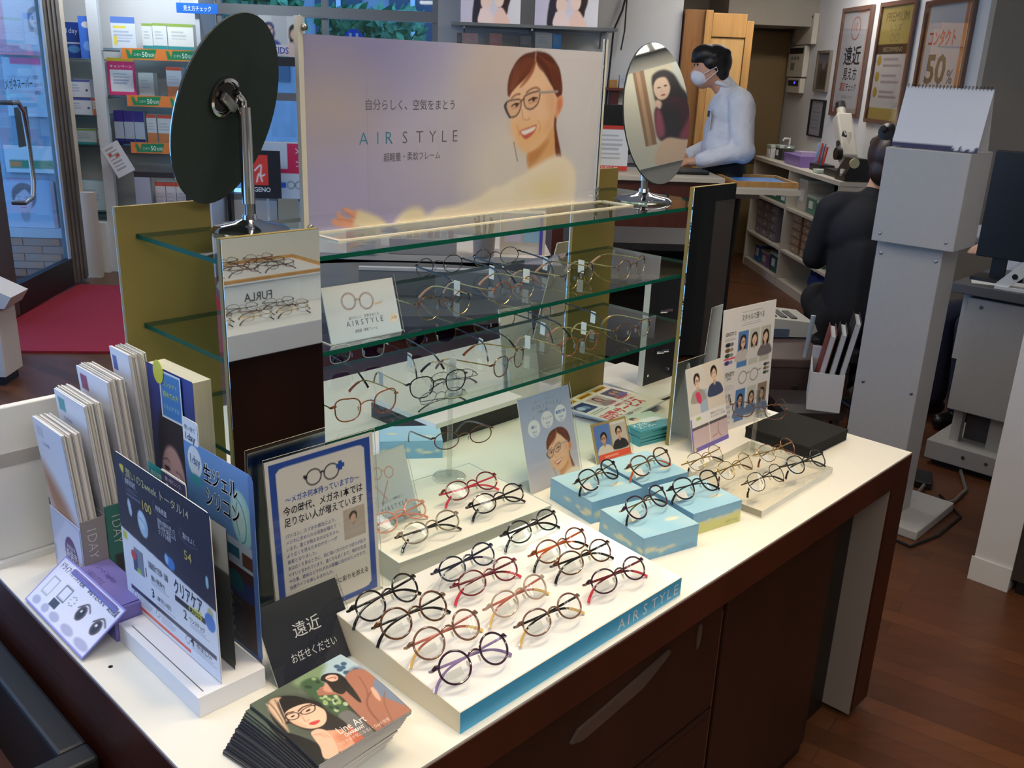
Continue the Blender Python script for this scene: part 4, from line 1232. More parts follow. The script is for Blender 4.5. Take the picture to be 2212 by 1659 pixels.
# ------------------------------------------------------------------ brochure stack at the front left
BRW, BRH = 0.152, 0.160
BT = dict(
hair=[73,178,121,102,181,75,265,120,338,201,390,320,436,430,416,546,452,785,362,793,160,629,91,448,27,522,0,698,0,542,17,341],
blond=[73,178,121,102,179,78,243,123,179,164,115,308,34,543,38,405,55,260],
face=[135,340,181,312,249,316,317,337,373,381,398,458,409,532,381,600,334,651,277,668,209,646,166,602,132,528,117,445],
neck=[213,640,347,637,362,761,411,928,371,1005,264,1025,191,949,195,767],
hand=[154,687,198,663,247,684,274,753,249,889,182,1018,75,974,124,848],
len1=[119,367,159,358,209,382,220,415,193,450,151,445,120,415],
len2=[247,412,301,398,373,414,372,446,339,477,278,469,244,442],
mouth=[210,575,253,575,308,602,271,621,231,611],
sky=[543,107,1000,0,1036,551,835,674,651,430],
leaf=[456,110,601,99,630,242,571,685,451,656,436,447],
coat=[828,296,936,288,997,370,1008,476,953,549,881,607,872,686,1000,1000,774,1103,634,1094,592,931,600,691,618,480,557,407,483,342,546,272,593,283,593,351,651,430],
face2=[671,195,723,182,764,222,760,271,726,298,678,270],
hair2=[627,187,682,142,746,164,798,238,793,349,747,435,651,480,615,402,637,248],
black2=[786,308,778,406,723,638,694,649,695,497,718,361],
green2=[716,649,768,656,756,1096,612,1125,591,1092],
wall=[458,661,571,685,578,920,570,1122,459,1094,452,785],
dress=[364,1015,438,774,466,877,459,1094,378,1089],
top=[0,522,137,827,75,974,0,1000])
P = Pic(BRW, BRH, 170).grad((92, 100, 84), (40, 40, 38), 0, 0.0, 0.6)
P.blob([0, 0, 450, 0, 430, 300, 300, 150, 150, 60, 60, 200, 0, 400], (96, 104, 86), 8)
P.blob(BT['sky'], (176, 198, 206), 2).blob([800, 350, 1000, 300, 1000, 1000, 860, 760], (116, 128, 150), 4)
P.blob([456, 0, 800, 0, 700, 120, 620, 180, 456, 140], (130, 150, 110), 5)
P.blob(BT['leaf'], (66, 92, 60), 3)
for k in range(26):
    r_ = random.Random(k)
    P.ell(0.45 + r_.random() * 0.15, 0.12 + r_.random() * 0.5, 0.014, 0.02, ((150, 170, 110), (40, 60, 44), (176, 190, 150))[k % 3], 0.6)
for k in range(10):
    P.ell(0.83 + 0.12 * random.Random(k + 90).random(), 0.12 + 0.3 * random.Random(k + 50).random(), 0.02, 0.025, (60, 90, 120), 0.6)
P.blob(BT['wall'], (110, 108, 106), 1.5).blob(BT['green2'], (176, 176, 96), 2)
P.blob(BT['coat'], (168, 110, 88), 1)
P.line([880, 610, 760, 680, 700, 800, 680, 1000], 0.003, (132, 80, 62), 0.8).line([900, 400, 850, 560, 800, 640], 0.002, (136, 84, 66), 0.8).line([950, 700, 860, 800, 780, 1000], 0.002, (138, 86, 66), 0.7)
P.blob(BT['hair2'], (36, 28, 26)).blob(BT['black2'], (26, 24, 24)).blob(BT['face2'], (232, 184, 158))
P.line([680, 215, 745, 245], 0.0012, (50, 36, 34)).ell(0.735, 0.262, 0.014, 0.008, (196, 60, 60), 0.3)
P.blob([556, 330, 600, 270, 640, 250, 620, 340, 600, 400], (206, 150, 128), 1.5).blob([870, 600, 905, 590, 890, 690, 850, 760, 840, 700], (222, 170, 146), 1.5)
P.blob(BT['top'], (24, 22, 24)).blob(BT['neck'], (228, 160, 128)).blob(BT['dress'], (190, 96, 66))
P.blob([280, 850, 350, 820, 390, 900, 300, 960], (206, 126, 92), 5, 0.8)
P.blob(BT['hair'], (34, 28, 26)).blob(BT['blond'], (206, 172, 140), 2)
for k in range(5):
    P.line([100 + 28 * k, 100 + 4 * k, 90 + 18 * k, 240, 50 + 12 * k, 420], 0.0014, ((226, 200, 172), (120, 88, 66))[k % 2], 0.8)
P.blob(BT['face'], (240, 192, 160))
P.blob([180, 480, 260, 500, 330, 520, 320, 620, 250, 640, 190, 590], (244, 200, 168), 8, 0.7).blob([120, 440, 150, 500, 170, 590, 140, 540], (222, 160, 128), 4, 0.8)
P.line([128, 355, 160, 340, 205, 360], 0.0022, (60, 42, 36)).line([240, 385, 300, 372, 370, 395], 0.0024, (60, 42, 36))
for a_, b_ in (((168, 405), 0.020), ((305, 438), 0.024)):
    P.ell(a_[0] / 1000, a_[1] / 1000, b_, b_ * 0.5, (60, 40, 36), 0.3).ell(a_[0] / 1000, a_[1] / 1000, b_ * 0.35, b_ * 0.35, (20, 16, 16), 0.3)
P.line([225, 430, 215, 500, 205, 525, 225, 540, 245, 530], 0.0014, (206, 146, 118))
P.line(BT['len1'], 0.0016, (50, 36, 38), closed=True).line(BT['len2'], 0.0016, (50, 36, 38), closed=True).line([218, 418, 235, 411, 245, 419], 0.0015, (50, 36, 38)).line([372, 420, 400, 440], 0.0015, (50, 36, 38))
P.blob(BT['mouth'], (204, 66, 66)).blob(BT['hand'], (238, 188, 158))
for k in range(3):
    P.line([150 + 30 * k, 700 + 10 * k, 190 + 25 * k, 720 + 20 * k, 215 + 18 * k, 780 + 20 * k], 0.001, (206, 142, 114), 0.8)
P.text('Line Art', 0.335, 0.845, 0.018, (240, 232, 226), 0.0, 0.042, rot=-4).text('CHARMANT', 0.355, 0.90, 0.0085, (240, 232, 226), 0.02, 0.030, rot=-4).text('つけやみが気になる1・Dayの世界', 0.25, 0.945, 0.007, (226, 206, 190), 0, 0.08, rot=-4)
cover = P
def sag(Vx):
    Vx = Vx.copy()
    x, h_ = Vx[:, 0] / BRW, Vx[:, 2] / BRH
    Vx[:, 1] -= 0.008 * np.sin(np.clip(h_, 0, 1) * math.pi * 0.9) * (0.4 + 0.6 * x) + 0.006 * h_ * x
    return Vx
cm = cover.mesh('cover_print', None, sag)
NB = 17
for k in range(NB):
    top = k == NB - 1
    r_ = random.Random(k)
    dx = -0.0014 * (NB - 1 - k)
    f_ = thing('brochure', 'topmost photo brochure with a dark haired woman in glasses, front left corner' if top else 'photo brochure in the fanned stack below the topmost one', 'brochure',
               (0.5375 + dx + r_.uniform(-0.001, 0.001), 0.815 - dx * 0.4, TZ + k * 0.0038), R(0.5 + (NB - 1 - k) * 0.42 + r_.uniform(-0.5, 0.5)), 'stacked photo brochures')
    g = MB()
    n = 8
    for s0 in (0, 0.0030):
        for i in range(n + 1):
            for j in range(n + 1):
                x, h_ = i / n, j / n
                zb = 0.008 * math.sin(h_ * math.pi * 0.9) * (0.4 + 0.6 * x) + 0.006 * h_ * x
                g.v.append((x * BRW, h_ * BRH, s0 + (zb if True else 0)))
    m_ = (n + 1) ** 2
    for i in range(n):
        for j in range(n):
            a = i * (n + 1) + j
            g.f.append((a, a + 1, a + n + 2, a + n + 1)); g.mi.append(0)
            g.f.append((m_ + a, m_ + a + n + 1, m_ + a + n + 2, m_ + a + 1)); g.mi.append(1)
    for i in range(n):
        for a, b_ in ((i * (n + 1), (i + 1) * (n + 1)), (i * (n + 1) + n, (i + 1) * (n + 1) + n), (i, i + 1), (n * (n + 1) + i, n * (n + 1) + i + 1)):
            g.f.append((a, b_, m_ + b_, m_ + a)); g.mi.append(1 if b_ == a + 1 and a < n else 0)
    g.build('pages', [mat('brochure_pages', (226, 222, 216), 0.5), mat('brochure_cover', (44, 44, 50), 0.35)], f_)
    if k >= NB - 5:
        obj('cover_print', cm, f_, (0, 0, 0.0033), (R(-90), 0, 0))

# ------------------------------------------------------------------ white slotted stand with three cards
ws = thing('card_stand', 'white slotted stand holding three lens cards at the left table end', 'stand', (0.510, 1.072, TZ))
B(0, 0.108, 0, 0.258, 0, 0.034, 0.001).build('body', mat('stand_white', (240, 240, 244), 0.35), ws)
B(0.012, 0.0135, 0.010, 0.235, 0.0338, 0.0345).build('slot', mat('slot_grey', (110, 110, 114), 0.6), ws)
def side_card(label, x, y1, z, lean, w_, h_, pic, tab=None, backm=None):
    """card facing the left end of the table, tilted back by lean"""
    c_ = thing('lens_card', label, 'card', (x, y1, z), R(-90))
    rot = (-lean, 0, 0)
    pts = rrect(w_, h_, 0.012)
    pts = [(a, b_) for a, b_ in pts]
    MB().prism(pts, 0.0003, 0.0016).build('board', backm or paper, c_, (0, 0, 0), rot)
    me = pic.mesh('print')
    obj('print', me, c_, (0, 0, 0), rot)
    if tab:
        tx, tw, th_, tp = tab
        MB().prism(rrect(tw, th_, 0.005), 0.0003, 0.0012).build('tab', paper, c_, (tx, 0, h_ - 0.004) if not lean else (tx, (h_ - 0.004) * math.sin(lean), (h_ - 0.004) * math.cos(lean)), rot)
        tp.build('tab_print', c_, (tx + 0.001, (h_ - 0.003) * math.sin(lean) - 0.0002, (h_ - 0.003) * math.cos(lean)), rot)
    return c_
Wt, gd = (228, 230, 238), (196, 176, 96)
P = Pic(0.300, 0.275, 150, (40, 38, 66))
P.rect(0, 0, 1, 0.48, (38, 36, 60))
P.blob([0, 600, 0, 480, 1000, 560, 1000, 1000, 0, 1000], (238, 240, 248), 0.8, sm=False)
P.blob([0, 0, 1000, 0, 1000, 560, 0, 480], (36, 34, 58), 0.6, sm=False)
P.blob([60, 70, 110, 60, 100, 110], (226, 206, 70)).text('潤いの2week トータル14', 0.13, 0.115, 0.018, (206, 196, 150), 0.005, 0.20)
P.text('100', 0.30, 0.255, 0.022, gd, 0.02, 0.030).text('54', 0.72, 0.375, 0.022, gd, 0.01, 0.022)
for x, y, s_ in ((0.12, 0.16, '酸素透過性'), (0.45, 0.20, '特殊表面'), (0.72, 0.25, '濡れをよく')):
    P.text(s_, x, y, 0.011, Wt, 0, 0.035)
    P.line([(x - 0.02) * 1000, (y - 0.05) * 1000, (x - 0.03) * 1000, y * 1000, (x + 0.05) * 1000, (y + 0.03) * 1000, (x + 0.14) * 1000, (y + 0.01) * 1000], 0.0008, (150, 150, 176), 0.8)
P.lines(0.12, 0.20, 2, 0.16, 0.022, (150, 150, 176)).text('独自の素材を使った', 0.46, 0.27, 0.010, Wt, 0, 0.055).text('潤いを保つ製法による', 0.46, 0.305, 0.010, Wt, 0, 0.055).text('クリアな視界', 0.46, 0.34, 0.010, Wt, 0, 0.04)
P.ell(0.28, 0.36, 0.055, 0.075, (170, 200, 226), 0.12, -12).ell(0.27, 0.34, 0.03, 0.04, (206, 224, 240), 0.6).line([240, 330, 300, 350, 320, 400], 0.0015, (90, 130, 180)).ell(0.14, 0.31, 0.02, 0.05, (190, 210, 226), 0.2, -10)
P.ell(0.56, 0.48, 0.045, 0.035, (70, 130, 210), 0.2).ell(0.52, 0.47, 0.02, 0.03, (150, 200, 240), 0.5).ell(0.93, 0.42, 0.015, 0.035, (150, 200, 206), 0.2).ell(0.94, 0.60, 0.028, 0.028, (196, 190, 140), 0.1)
P.blob([20, 500, 70, 500, 70, 550, 20, 550], (206, 206, 80), sm=False).rect(0.14, 0.56, 0.24, 0.72, (120, 130, 150)).rect(0.12, 0.60, 0.17, 0.72, (60, 66, 110)).ell(0.13, 0.62, 0.03, 0.03, (206, 60, 70), 0.2).rect(0.16, 0.69, 0.20, 0.72, (150, 196, 70))
nk = (34, 36, 60)
P.text('クリアケア', 0.58, 0.645, 0.030, nk, 0.015, 0.085).text('消毒成分で洗浄・消毒', 0.30, 0.62, 0.014, nk, 0.01, 0.065).rect(0.58, 0.66, 0.88, 0.70, (40, 44, 54)).text('4つの特長', 0.72, 0.695, 0.018, (226, 226, 60), 0.01, 0.040).ell(0.93, 0.66, 0.05, 0.05, (60, 120, 200), 0.15)
for k, (x, y, s_) in enumerate(((0.30, 0.69, '強い洗浄力'), (0.70, 0.76, 'ワンステップ'), (0.35, 0.80, '1本で使い切り'), (0.75, 0.90, 'やさしい'))):
    P.text(str((1, 2, 3, 4)[k]), x - 0.04, y + 0.01, 0.022, nk, 0.01).text(s_, x + 0.02, y, 0.010, nk, 0.01, 0.045).lines(x + 0.02, y + 0.012, 2, 0.2, 0.014, (150, 154, 176))
P.rect(0.06, 0.845, 0.97, 0.872, (60, 58, 80)).rect(0.10, 0.955, 0.70, 0.975, (232, 84, 60)).rect(0.06, 0.945, 0.14, 0.975, (240, 150, 50))
for x in (0.08, 0.34, 0.66):
    P.ell(x + 0.02, 0.90, 0.022, 0.022, (120, 122, 140), 0.1).ell(x + 0.02, 0.90, 0.018, 0.018, (240, 242, 248), 0.1).lines(x + 0.06, 0.88, 4, 0.16, 0.014, (150, 154, 176))
side_card('black and white care solution card, leftmost in the white stand', 0.550, 1.378, TZ + 0.0345, R(0), 0.300, 0.275, P)
P = Pic(0.305, 0.235, 60, (42, 46, 50))
P.rect(0, 0, 1, 0.32, (150, 156, 160)).rect(0.3, 0.0, 0.5, 0.3, (120, 86, 66)).ell(0.7, 0.2, 0.2, 0.12, (70, 66, 66), 0.4).rect(0.1, 0.36, 0.9, 0.5, (34, 38, 44)).ell(0.75, 0.72, 0.1, 0.14, (150, 150, 146), 0.1).ell(0.75, 0.72, 0.085, 0.12, (44, 48, 52), 0.1).ell(0.75, 0.72, 0.03, 0.03, (100, 50, 44), 0.2)
tp = Pic(0.076, 0.03, 20, (40, 40, 96)).text('2week', 0.5, 0.85, 0.014, (220, 222, 236), 0.01, 0.045, 'c').text('使い捨てレンズ', 0.5, 0.38, 0.008, (220, 222, 236), 0, 0.05, 'c')
side_card('dark middle card with a two week tab in the white stand', 0.582, 1.400, TZ + 0.0345, R(0), 0.305, 0.235, P, (0.115, 0.078, 0.034, tp), black_plastic)
P = Pic(0.198, 0.310, 130).grad((104, 150, 206), (88, 120, 176))
P.ell(0.16, 0.10, 0.11, 0.13, (226, 232, 236), 0.06).text('1day', 0.17, 0.115, 0.022, (70, 110, 160), 0, 0.030, 'c').ell(0.16, 0.20, 0.09, 0.05, (70, 160, 176), 0.4)
for k, s_ in enumerate(('生ジェル', 'シリコン')):
    P.text(s_, 0.29 + 0.01 * k, 0.165 + 0.125 * k, 0.034, (232, 238, 244), 0.05, 0.098).text(s_, 0.29 + 0.01 * k, 0.165 + 0.125 * k, 0.034, (44, 60, 84), 0.01, 0.098)
P.ell(0.82, 0.26, 0.15, 0.23, (150, 206, 214), 0.12, -8).ell(0.80, 0.24, 0.11, 0.17, (190, 226, 228), 0.5, -8).line([760, 160, 830, 190, 880, 270, 860, 360, 800, 390], 0.002, (60, 130, 150)).line([770, 180, 740, 260, 780, 350], 0.002, (70, 150, 166))
P.rect(0, 0.39, 1, 0.53, (170, 186, 206)).text('なめらかで', 0.30, 0.425, 0.012, (40, 44, 60), 0.01, 0.05).text('コンタクトレンズ', 0.30, 0.475, 0.012, (40, 44, 60), 0.01, 0.06).rect(0.58, 0.43, 0.76, 0.49, (40, 96, 120)).rect(0.80, 0.44, 0.98, 0.51, (90, 60, 50))
P.rect(0, 0.53, 1, 0.98, (52, 50, 62)).rect(0.55, 0.53, 1, 0.60, (66, 40, 46)).rect(0.55, 0.60, 1, 0.70, (44, 56, 110)).ell(0.68, 0.62, 0.11, 0.09, (34, 96, 110), 0.2)
for k in range(5):
    P.rect(0.50, 0.73 + 0.05 * k, 0.74, 0.732 + 0.05 * k, (110, 100, 100)).text('0', 0.60, 0.72 + 0.05 * k, 0.012, (190, 186, 180))
    P.rect(0.76, 0.73 + 0.05 * k, 1, 0.732 + 0.05 * k, (100, 74, 64))
P.rect(0.76, 0.71, 1, 0.98, (60, 36, 32), 0.7).rect(0.94, 0, 1, 1, (88, 122, 190))
tp = Pic(0.046, 0.036, 16, (238, 240, 244)).text('1day', 0.5, 0.88, 0.017, (52, 56, 90), 0.01, 0.030, 'c').text('使い捨て', 0.5, 0.42, 0.009, (90, 96, 120), 0, 0.034, 'c')
side_card('tall blue one day lens card at the back of the white stand', 0.622, 1.284, TZ + 0.030, R(0), 0.198, 0.310, P, (0.0, 0.048, 0.040, tp), mat('blue_card_back', (88, 122, 190), 0.4))
# slots' cards stand on the table side of the body: small teal tab sign between them
P = Pic(0.055, 0.045, 20, (40, 150, 150)).text('1day', 0.5, 0.80, 0.016, (230, 246, 244), 0.01, 0.036, 'c').text('毎日新鮮', 0.5, 0.40, 0.009, (230, 246, 244), 0, 0.038, 'c')
c_ = thing('tab_card', 'small teal tab card peeking out between the cards in the white stand', 'card', (0.600, 1.368, TZ), R(-90))
B(0, 0.055, 0.0003, 0.0014, 0.0, 0.278).build('board', mat('teal_card', (40, 150, 150), 0.4), c_)
P.build('print', c_, (0, 0, 0.234))

# ------------------------------------------------------------------ purple dispenser with tilted label
pb = thing('purple_dispenser', 'lilac cardboard dispenser with a tilted white information label', 'dispenser', (0.505, 1.315, TZ))
g = MB().prism([(0, 0), (0.075, 0), (0.075, 0.04), (0.066, 0.056), (0.006, 0.058), (0, 0.05)], 0.016, 0.185, 'y')
g.build('box', mat('lilac_card', (118, 110, 178), 0.45), pb)
P = Pic(0.235, 0.094, 120, (226, 226, 244))
P.rect(0, 0, 1, 0.03, (140, 136, 210)).rect(0, 0.97, 1, 1, (140, 136, 210)).rect(0, 0, 0.015, 1, (140, 136, 210)).rect(0.985, 0, 1, 1, (140, 136, 210))
P.text('ドライアイのリスク軽減', 0.05, 0.20, 0.013, (70, 68, 96), 0.01, 0.095).text('装着不足による', 0.52, 0.20, 0.013, (70, 68, 96), 0.01, 0.062).text('負担軽減', 0.83, 0.20, 0.013, (70, 68, 96), 0.01, 0.032)
P.line([80, 380, 180, 380, 180, 700, 80, 700], 0.0012, (90, 90, 100), closed=True, sm=False).line([280, 350, 390, 350, 390, 600, 280, 600], 0.002, (50, 50, 56), closed=True, sm=False).rect(0.26, 0.64, 0.37, 0.78, (60, 60, 70))
for k in range(8):
    a = k * 0.785
    P.ell(0.47 + 0.035 * math.cos(a), 0.48 + 0.085 * math.sin(a), 0.006, 0.006, (110, 110, 120), 0.3)
for x in (0.64, 0.88):
    P.ell(x, 0.52, 0.055, 0.055, (90, 70, 66), 0.1).ell(x, 0.52, 0.034, 0.042, (40, 28, 28), 0.15).ell(x - 0.012, 0.49, 0.012, 0.012, (236, 230, 230), 0.2).line([(x - 0.07) * 1000, 480, x * 1000, 340, (x + 0.08) * 1000, 420], 0.0025, (50, 36, 36))
for x, w_ in ((0.06, 0.11), (0.22, 0.10), (0.36, 0.14), (0.56, 0.18), (0.78, 0.2)):
    P.ell(x + w_ / 2, 0.86, w_ / 2, 0.03, (176, 176, 206), 0.3)
lb = P.build('label_print', pb, (-0.062, 0.235, 0.006), (R(-54), 0, R(-90)))
B(0, 0.235, 0.0004, 0.002, 0, 0.094).build('label_board', mat('lilac_card'), pb, (-0.062, 0.235, 0.006), (R(-54), 0, R(-90)))
P = Pic(0.16, 0.06, 30, (126, 116, 184))
P.text('シード 1dayPure', 0.1, 0.5, 0.012, (70, 64, 130), 0, 0.07).text('うるおいプラス', 0.1, 0.8, 0.012, (70, 64, 130), 0, 0.06)
P.build('lid_print', pb, (0.006, 0.182, 0.0585), (R(-90), 0, R(-90)))

# ------------------------------------------------------------------ pamphlet holders: rows of thin pamphlets, each row in its own cardboard pocket
cols = ((150, 146, 150), (54, 120, 112), (150, 60, 100), (78, 84, 140))
tabs = ((206, 206, 222), (70, 160, 170), (140, 40, 90), (70, 96, 170))
X0 = 0.530
for r in range(4):
    zt = (0.300, 0.345, 0.378, 0.415)[r]
    nm = ('lowest', 'second', 'third', 'tallest')[r]
    dp = (0.125, 0.125, 0.125, 0.074)[r]
    pk = thing('pamphlet_pocket', ('grey', 'teal', 'plum', 'slate blue')[r] + ' cardboard pocket under the %s row of pamphlets at the left table end' % nm, 'holder', (X0 + 0.0440 * r, 1.50, TZ), 0, 'pamphlet pockets')
    hh = (0.14, 0.155, 0.12, 0.20)[r]
    c_ = mat('pocket_%d' % r, cols[r], 0.45)
    B(0, 0.0425, 0, 0.0018, 0, hh).build('front', c_, pk)
    B(0, 0.0015, 0.0018, dp + 0.009, 0, hh * 0.9).build('side', mat('pocket_side', (206, 206, 226), 0.4), pk)
    B(0.041, 0.0425, 0.0018, dp + 0.009, 0, hh * 0.9).build('side', c_, pk)
    B(0, 0.0425, dp + 0.009, dp + 0.0105, 0, hh).build('rear', c_, pk)
    B(0.0015, 0.041, 0.0018, dp + 0.009, 0, 0.002).build('bottom', c_, pk)
    P = Pic(0.0405, hh * 0.96, 8, cols[r])
    P.text(('1DAY', '1DAY', '2WEEK', '2WEEK')[r], 0.22, 0.10, 0.024, (228, 228, 228), -0.02, 0.055, 'l', -90).rect(0.2, 0.62, 0.5, 0.86, (60, 60, 66))
    P.build('front_print', pk, (0.001, -0.0006, 0.001))
    if r == 0:
        P = Pic(0.125, 0.12, 60, (214, 214, 234))
        P.blob([0, 0, 500, 0, 250, 300, 0, 500], (190, 196, 220), 2).ell(0.62, 0.55, 0.22, 0.28, (86, 40, 110), 0.05).rect(0.46, 0.70, 0.80, 0.80, (236, 236, 244)).ell(0.62, 0.90, 0.14, 0.06, (222, 120, 80), 0.4)
        P.text('新発売', 0.44, 0.62, 0.020, (240, 236, 246), 0.01, 0.048).text('最高級新機', 0.48, 0.46, 0.010, (230, 226, 240), 0, 0.036).text('Pure', 0.06, 0.85, 0.016, (150, 160, 196), 0, 0.03, 'l', 90)
        P.build('side_print', pk, (-0.0006, 0.130, 0.003), (0, 0, R(-90)))
    np_ = 13
    for k in range(np_):
        f = k / (np_ - 1)
        lean = R(-4)
        rr_ = random.Random(r * 50 + k)
        first = k == 0
        lb_ = 'front pamphlet of the %s row with a coloured tab, left table end' % nm if first else 'thin folded pamphlet in the %s upright row at the left table end' % nm
        p_ = thing('pamphlet', lb_, 'pamphlet', (X0 + 0.0440 * r + 0.0115 + f * 0.0275, 1.504 + rr_.uniform(0, 0.003), TZ + 0.0025), 0, 'pamphlets in the %s row' % nm)
        hgt = zt - 0.004 + rr_.uniform(-0.003, 0.003)
        B(0, 0.0021, 0, dp, 0, hgt).build('sheets', mat('pamphlet_paper_%d' % (k * 2 // 3 % 3), ((232, 228, 222), (176, 174, 180), (212, 208, 200))[k * 2 // 3 % 3], 0.6, noise=(300, 0.06), stretch=(1, 0.02, 0.02)) if not first else mat('pamphlet_cover', (224, 226, 238), 0.45), p_, (0, 0, 0), (0, lean, 0))
        if first:
            P = Pic(dp, hgt, 30, (228, 230, 242))
            P.rect(0.08, 0.03, 0.30, 0.10, tabs[r]).text('CLEAR', 0.2, 0.15, 0.010, (150, 160, 200), 0, 0.035).blob([0, 300, 500, 420, 900, 620, 1000, 900, 300, 700, 0, 480], ((176, 120, 90), (190, 200, 220), (206, 170, 186), (200, 206, 230))[r], 5)
            P.build('cover_print', p_, (-0.0006, dp, 0), (-lean, 0, R(-90)))
# magazine with a woman's face standing behind the cards
bk = thing('magazine', 'thick dark blue catalogue with a woman face standing behind the lens cards', 'catalogue', (0.674, 1.346, TZ), R(2))
B(0.0015, 0.034, 0, 0.150, 0, 0.400).build('pages', mat('page_block', (216, 208, 190), 0.6, noise=(200, 0.05), stretch=(1, 0.02, 0.02)), bk)
P = Pic(0.150, 0.402, 70).grad((40, 60, 150), (44, 44, 70), 1, 0, 0.5)
P.ell(0.55, 0.36, 0.42, 0.62, (32, 28, 40), 0.1).ell(0.42, 0.50, 0.26, 0.42, (196, 150, 140), 0.15).ell(0.36, 0.58, 0.16, 0.2, (206, 160, 150), 0.9)
P.blob([200, 300, 420, 250, 560, 300, 760, 480, 700, 300, 520, 160, 260, 180], (32, 28, 40), 2)
P.ell(0.28, 0.46, 0.065, 0.030, (50, 36, 40), 0.2).ell(0.56, 0.50, 0.065, 0.030, (50, 36, 40), 0.2).line([200, 425, 300, 415, 350, 425], 0.002, (60, 44, 46)).line([480, 455, 580, 460, 630, 480], 0.002, (60, 44, 46)).line([400, 480, 380, 560, 400, 580, 440, 575], 0.0016, (150, 100, 96)).ell(0.38, 0.645, 0.10, 0.045, (170, 60, 66), 0.2).line([290, 645, 380, 650, 470, 650], 0.001, (120, 40, 46))
P.rect(0, 0.78, 1, 1, (90, 110, 170), 0.6).ell(0.5, 0.9, 0.3, 0.25, (206, 176, 170), 0.5)
P.build('cover_print', bk, (0.0008, 0.150, 0), (0, 0, R(-90)))
P = Pic(0.07, 0.085, 30, (60, 130, 196)).rect(0, 0, 1, 0.03, (240, 240, 240)).rect(0, 0.97, 1, 1, (240, 240, 240)).rect(0, 0, 0.04, 1, (240, 240, 240)).rect(0.96, 0, 1, 1, (240, 240, 240))
P.text('初めての方', 0.5, 0.52, 0.011, (226, 230, 90), 0.01, 0.05, 'c').text('コンタクト', 0.5, 0.3, 0.010, (226, 230, 90), 0.0, 0.045, 'c').text('にもおすすめ', 0.5, 0.78, 0.010, (180, 220, 226), 0.0, 0.05, 'c')
P.build('speech_bubble', bk, (-0.0015, 0.105, 0.315), (0, 0, R(-90)))
MB().prism([(0.03 * math.cos(R(k * 20)) * 0.55, 0.03 * math.sin(R(k * 20)) * 0.7) for k in range(18)], -0.001, 0.0).build('yellow_dot', mat('yellow_dot', (216, 214, 60), 0.4), bk, (-0.0018, 0.105, 0.395), (0, 0, R(-90)))
# white display block on the back left corner of the table
wf = thing('white_display_block', 'white stepped display block at the left end of the table', 'display block', (0.445, 1.69, TZ))
B(0, 0.165, 0, 0.30, 0, 0.012).build('base', white_plastic, wf)
B(0, 0.165, 0.012, 0.03, 0.012, 0.300, 0.002).build('panel', white_plastic, wf)
B(0, 0.165, 0.03, 0.28, 0.012, 0.20).build('step', white_plastic, wf)
B(0.0, 0.165, 0.010, 0.0125, 0.19, 0.215).build('grey_strip', mat('pale_grey_strip', (176, 172, 168), 0.5), wf)

# ================================================================== EYEGLASSES
def frost(name):
    if name in MATS:
        return MATS[name]
    mm = mat(name, (236, 236, 232), 0.3)
    mm.node_tree.nodes['Principled BSDF'].inputs['Alpha'].default_value = 0.5
    return mm
lens_m = clear('demo_lens', (248, 250, 250), 0.035, 0.55, 0.0)
pad_m = clear('nose_pad', (235, 235, 230), 0.25, 0.7, 0.1)
tagm = mat('price_tag', (238, 238, 236), 0.4)
metal_g = mat('gold_metal', (206, 172, 108), 0.22, 1.0)
metal_s = mat('silver_metal', (190, 188, 184), 0.2, 1.0)
metal_d = mat('gunmetal', (84, 76, 70), 0.25, 0.9)
def lens_shape(kind, w_, h_, n=40):
    out = []
    for k in range(n):
        a = 2 * math.pi * k / n
        c, s_ = math.cos(a), math.sin(a)
        e = {'round': 2.0, 'boston': 2.25, 'oval': 2.1, 'square': 3.6, 'cat': 2.5, 'half': 2.4}[kind]
        x = math.copysign(abs(c) ** (2 / e), c)
        z = math.copysign(abs(s_) ** (2 / e), s_)
        if kind in ('boston', 'half'):
            x *= 1 + 0.10 * z
        if kind == 'cat':
            x *= 1 + 0.08 * z
            z += 0.22 * max(0, x) * (z > -0.2)
        if kind == 'square':
            x *= 1 + 0.05 * z
        out.append((x * w_ / 2, z * h_ / 2))
    return out
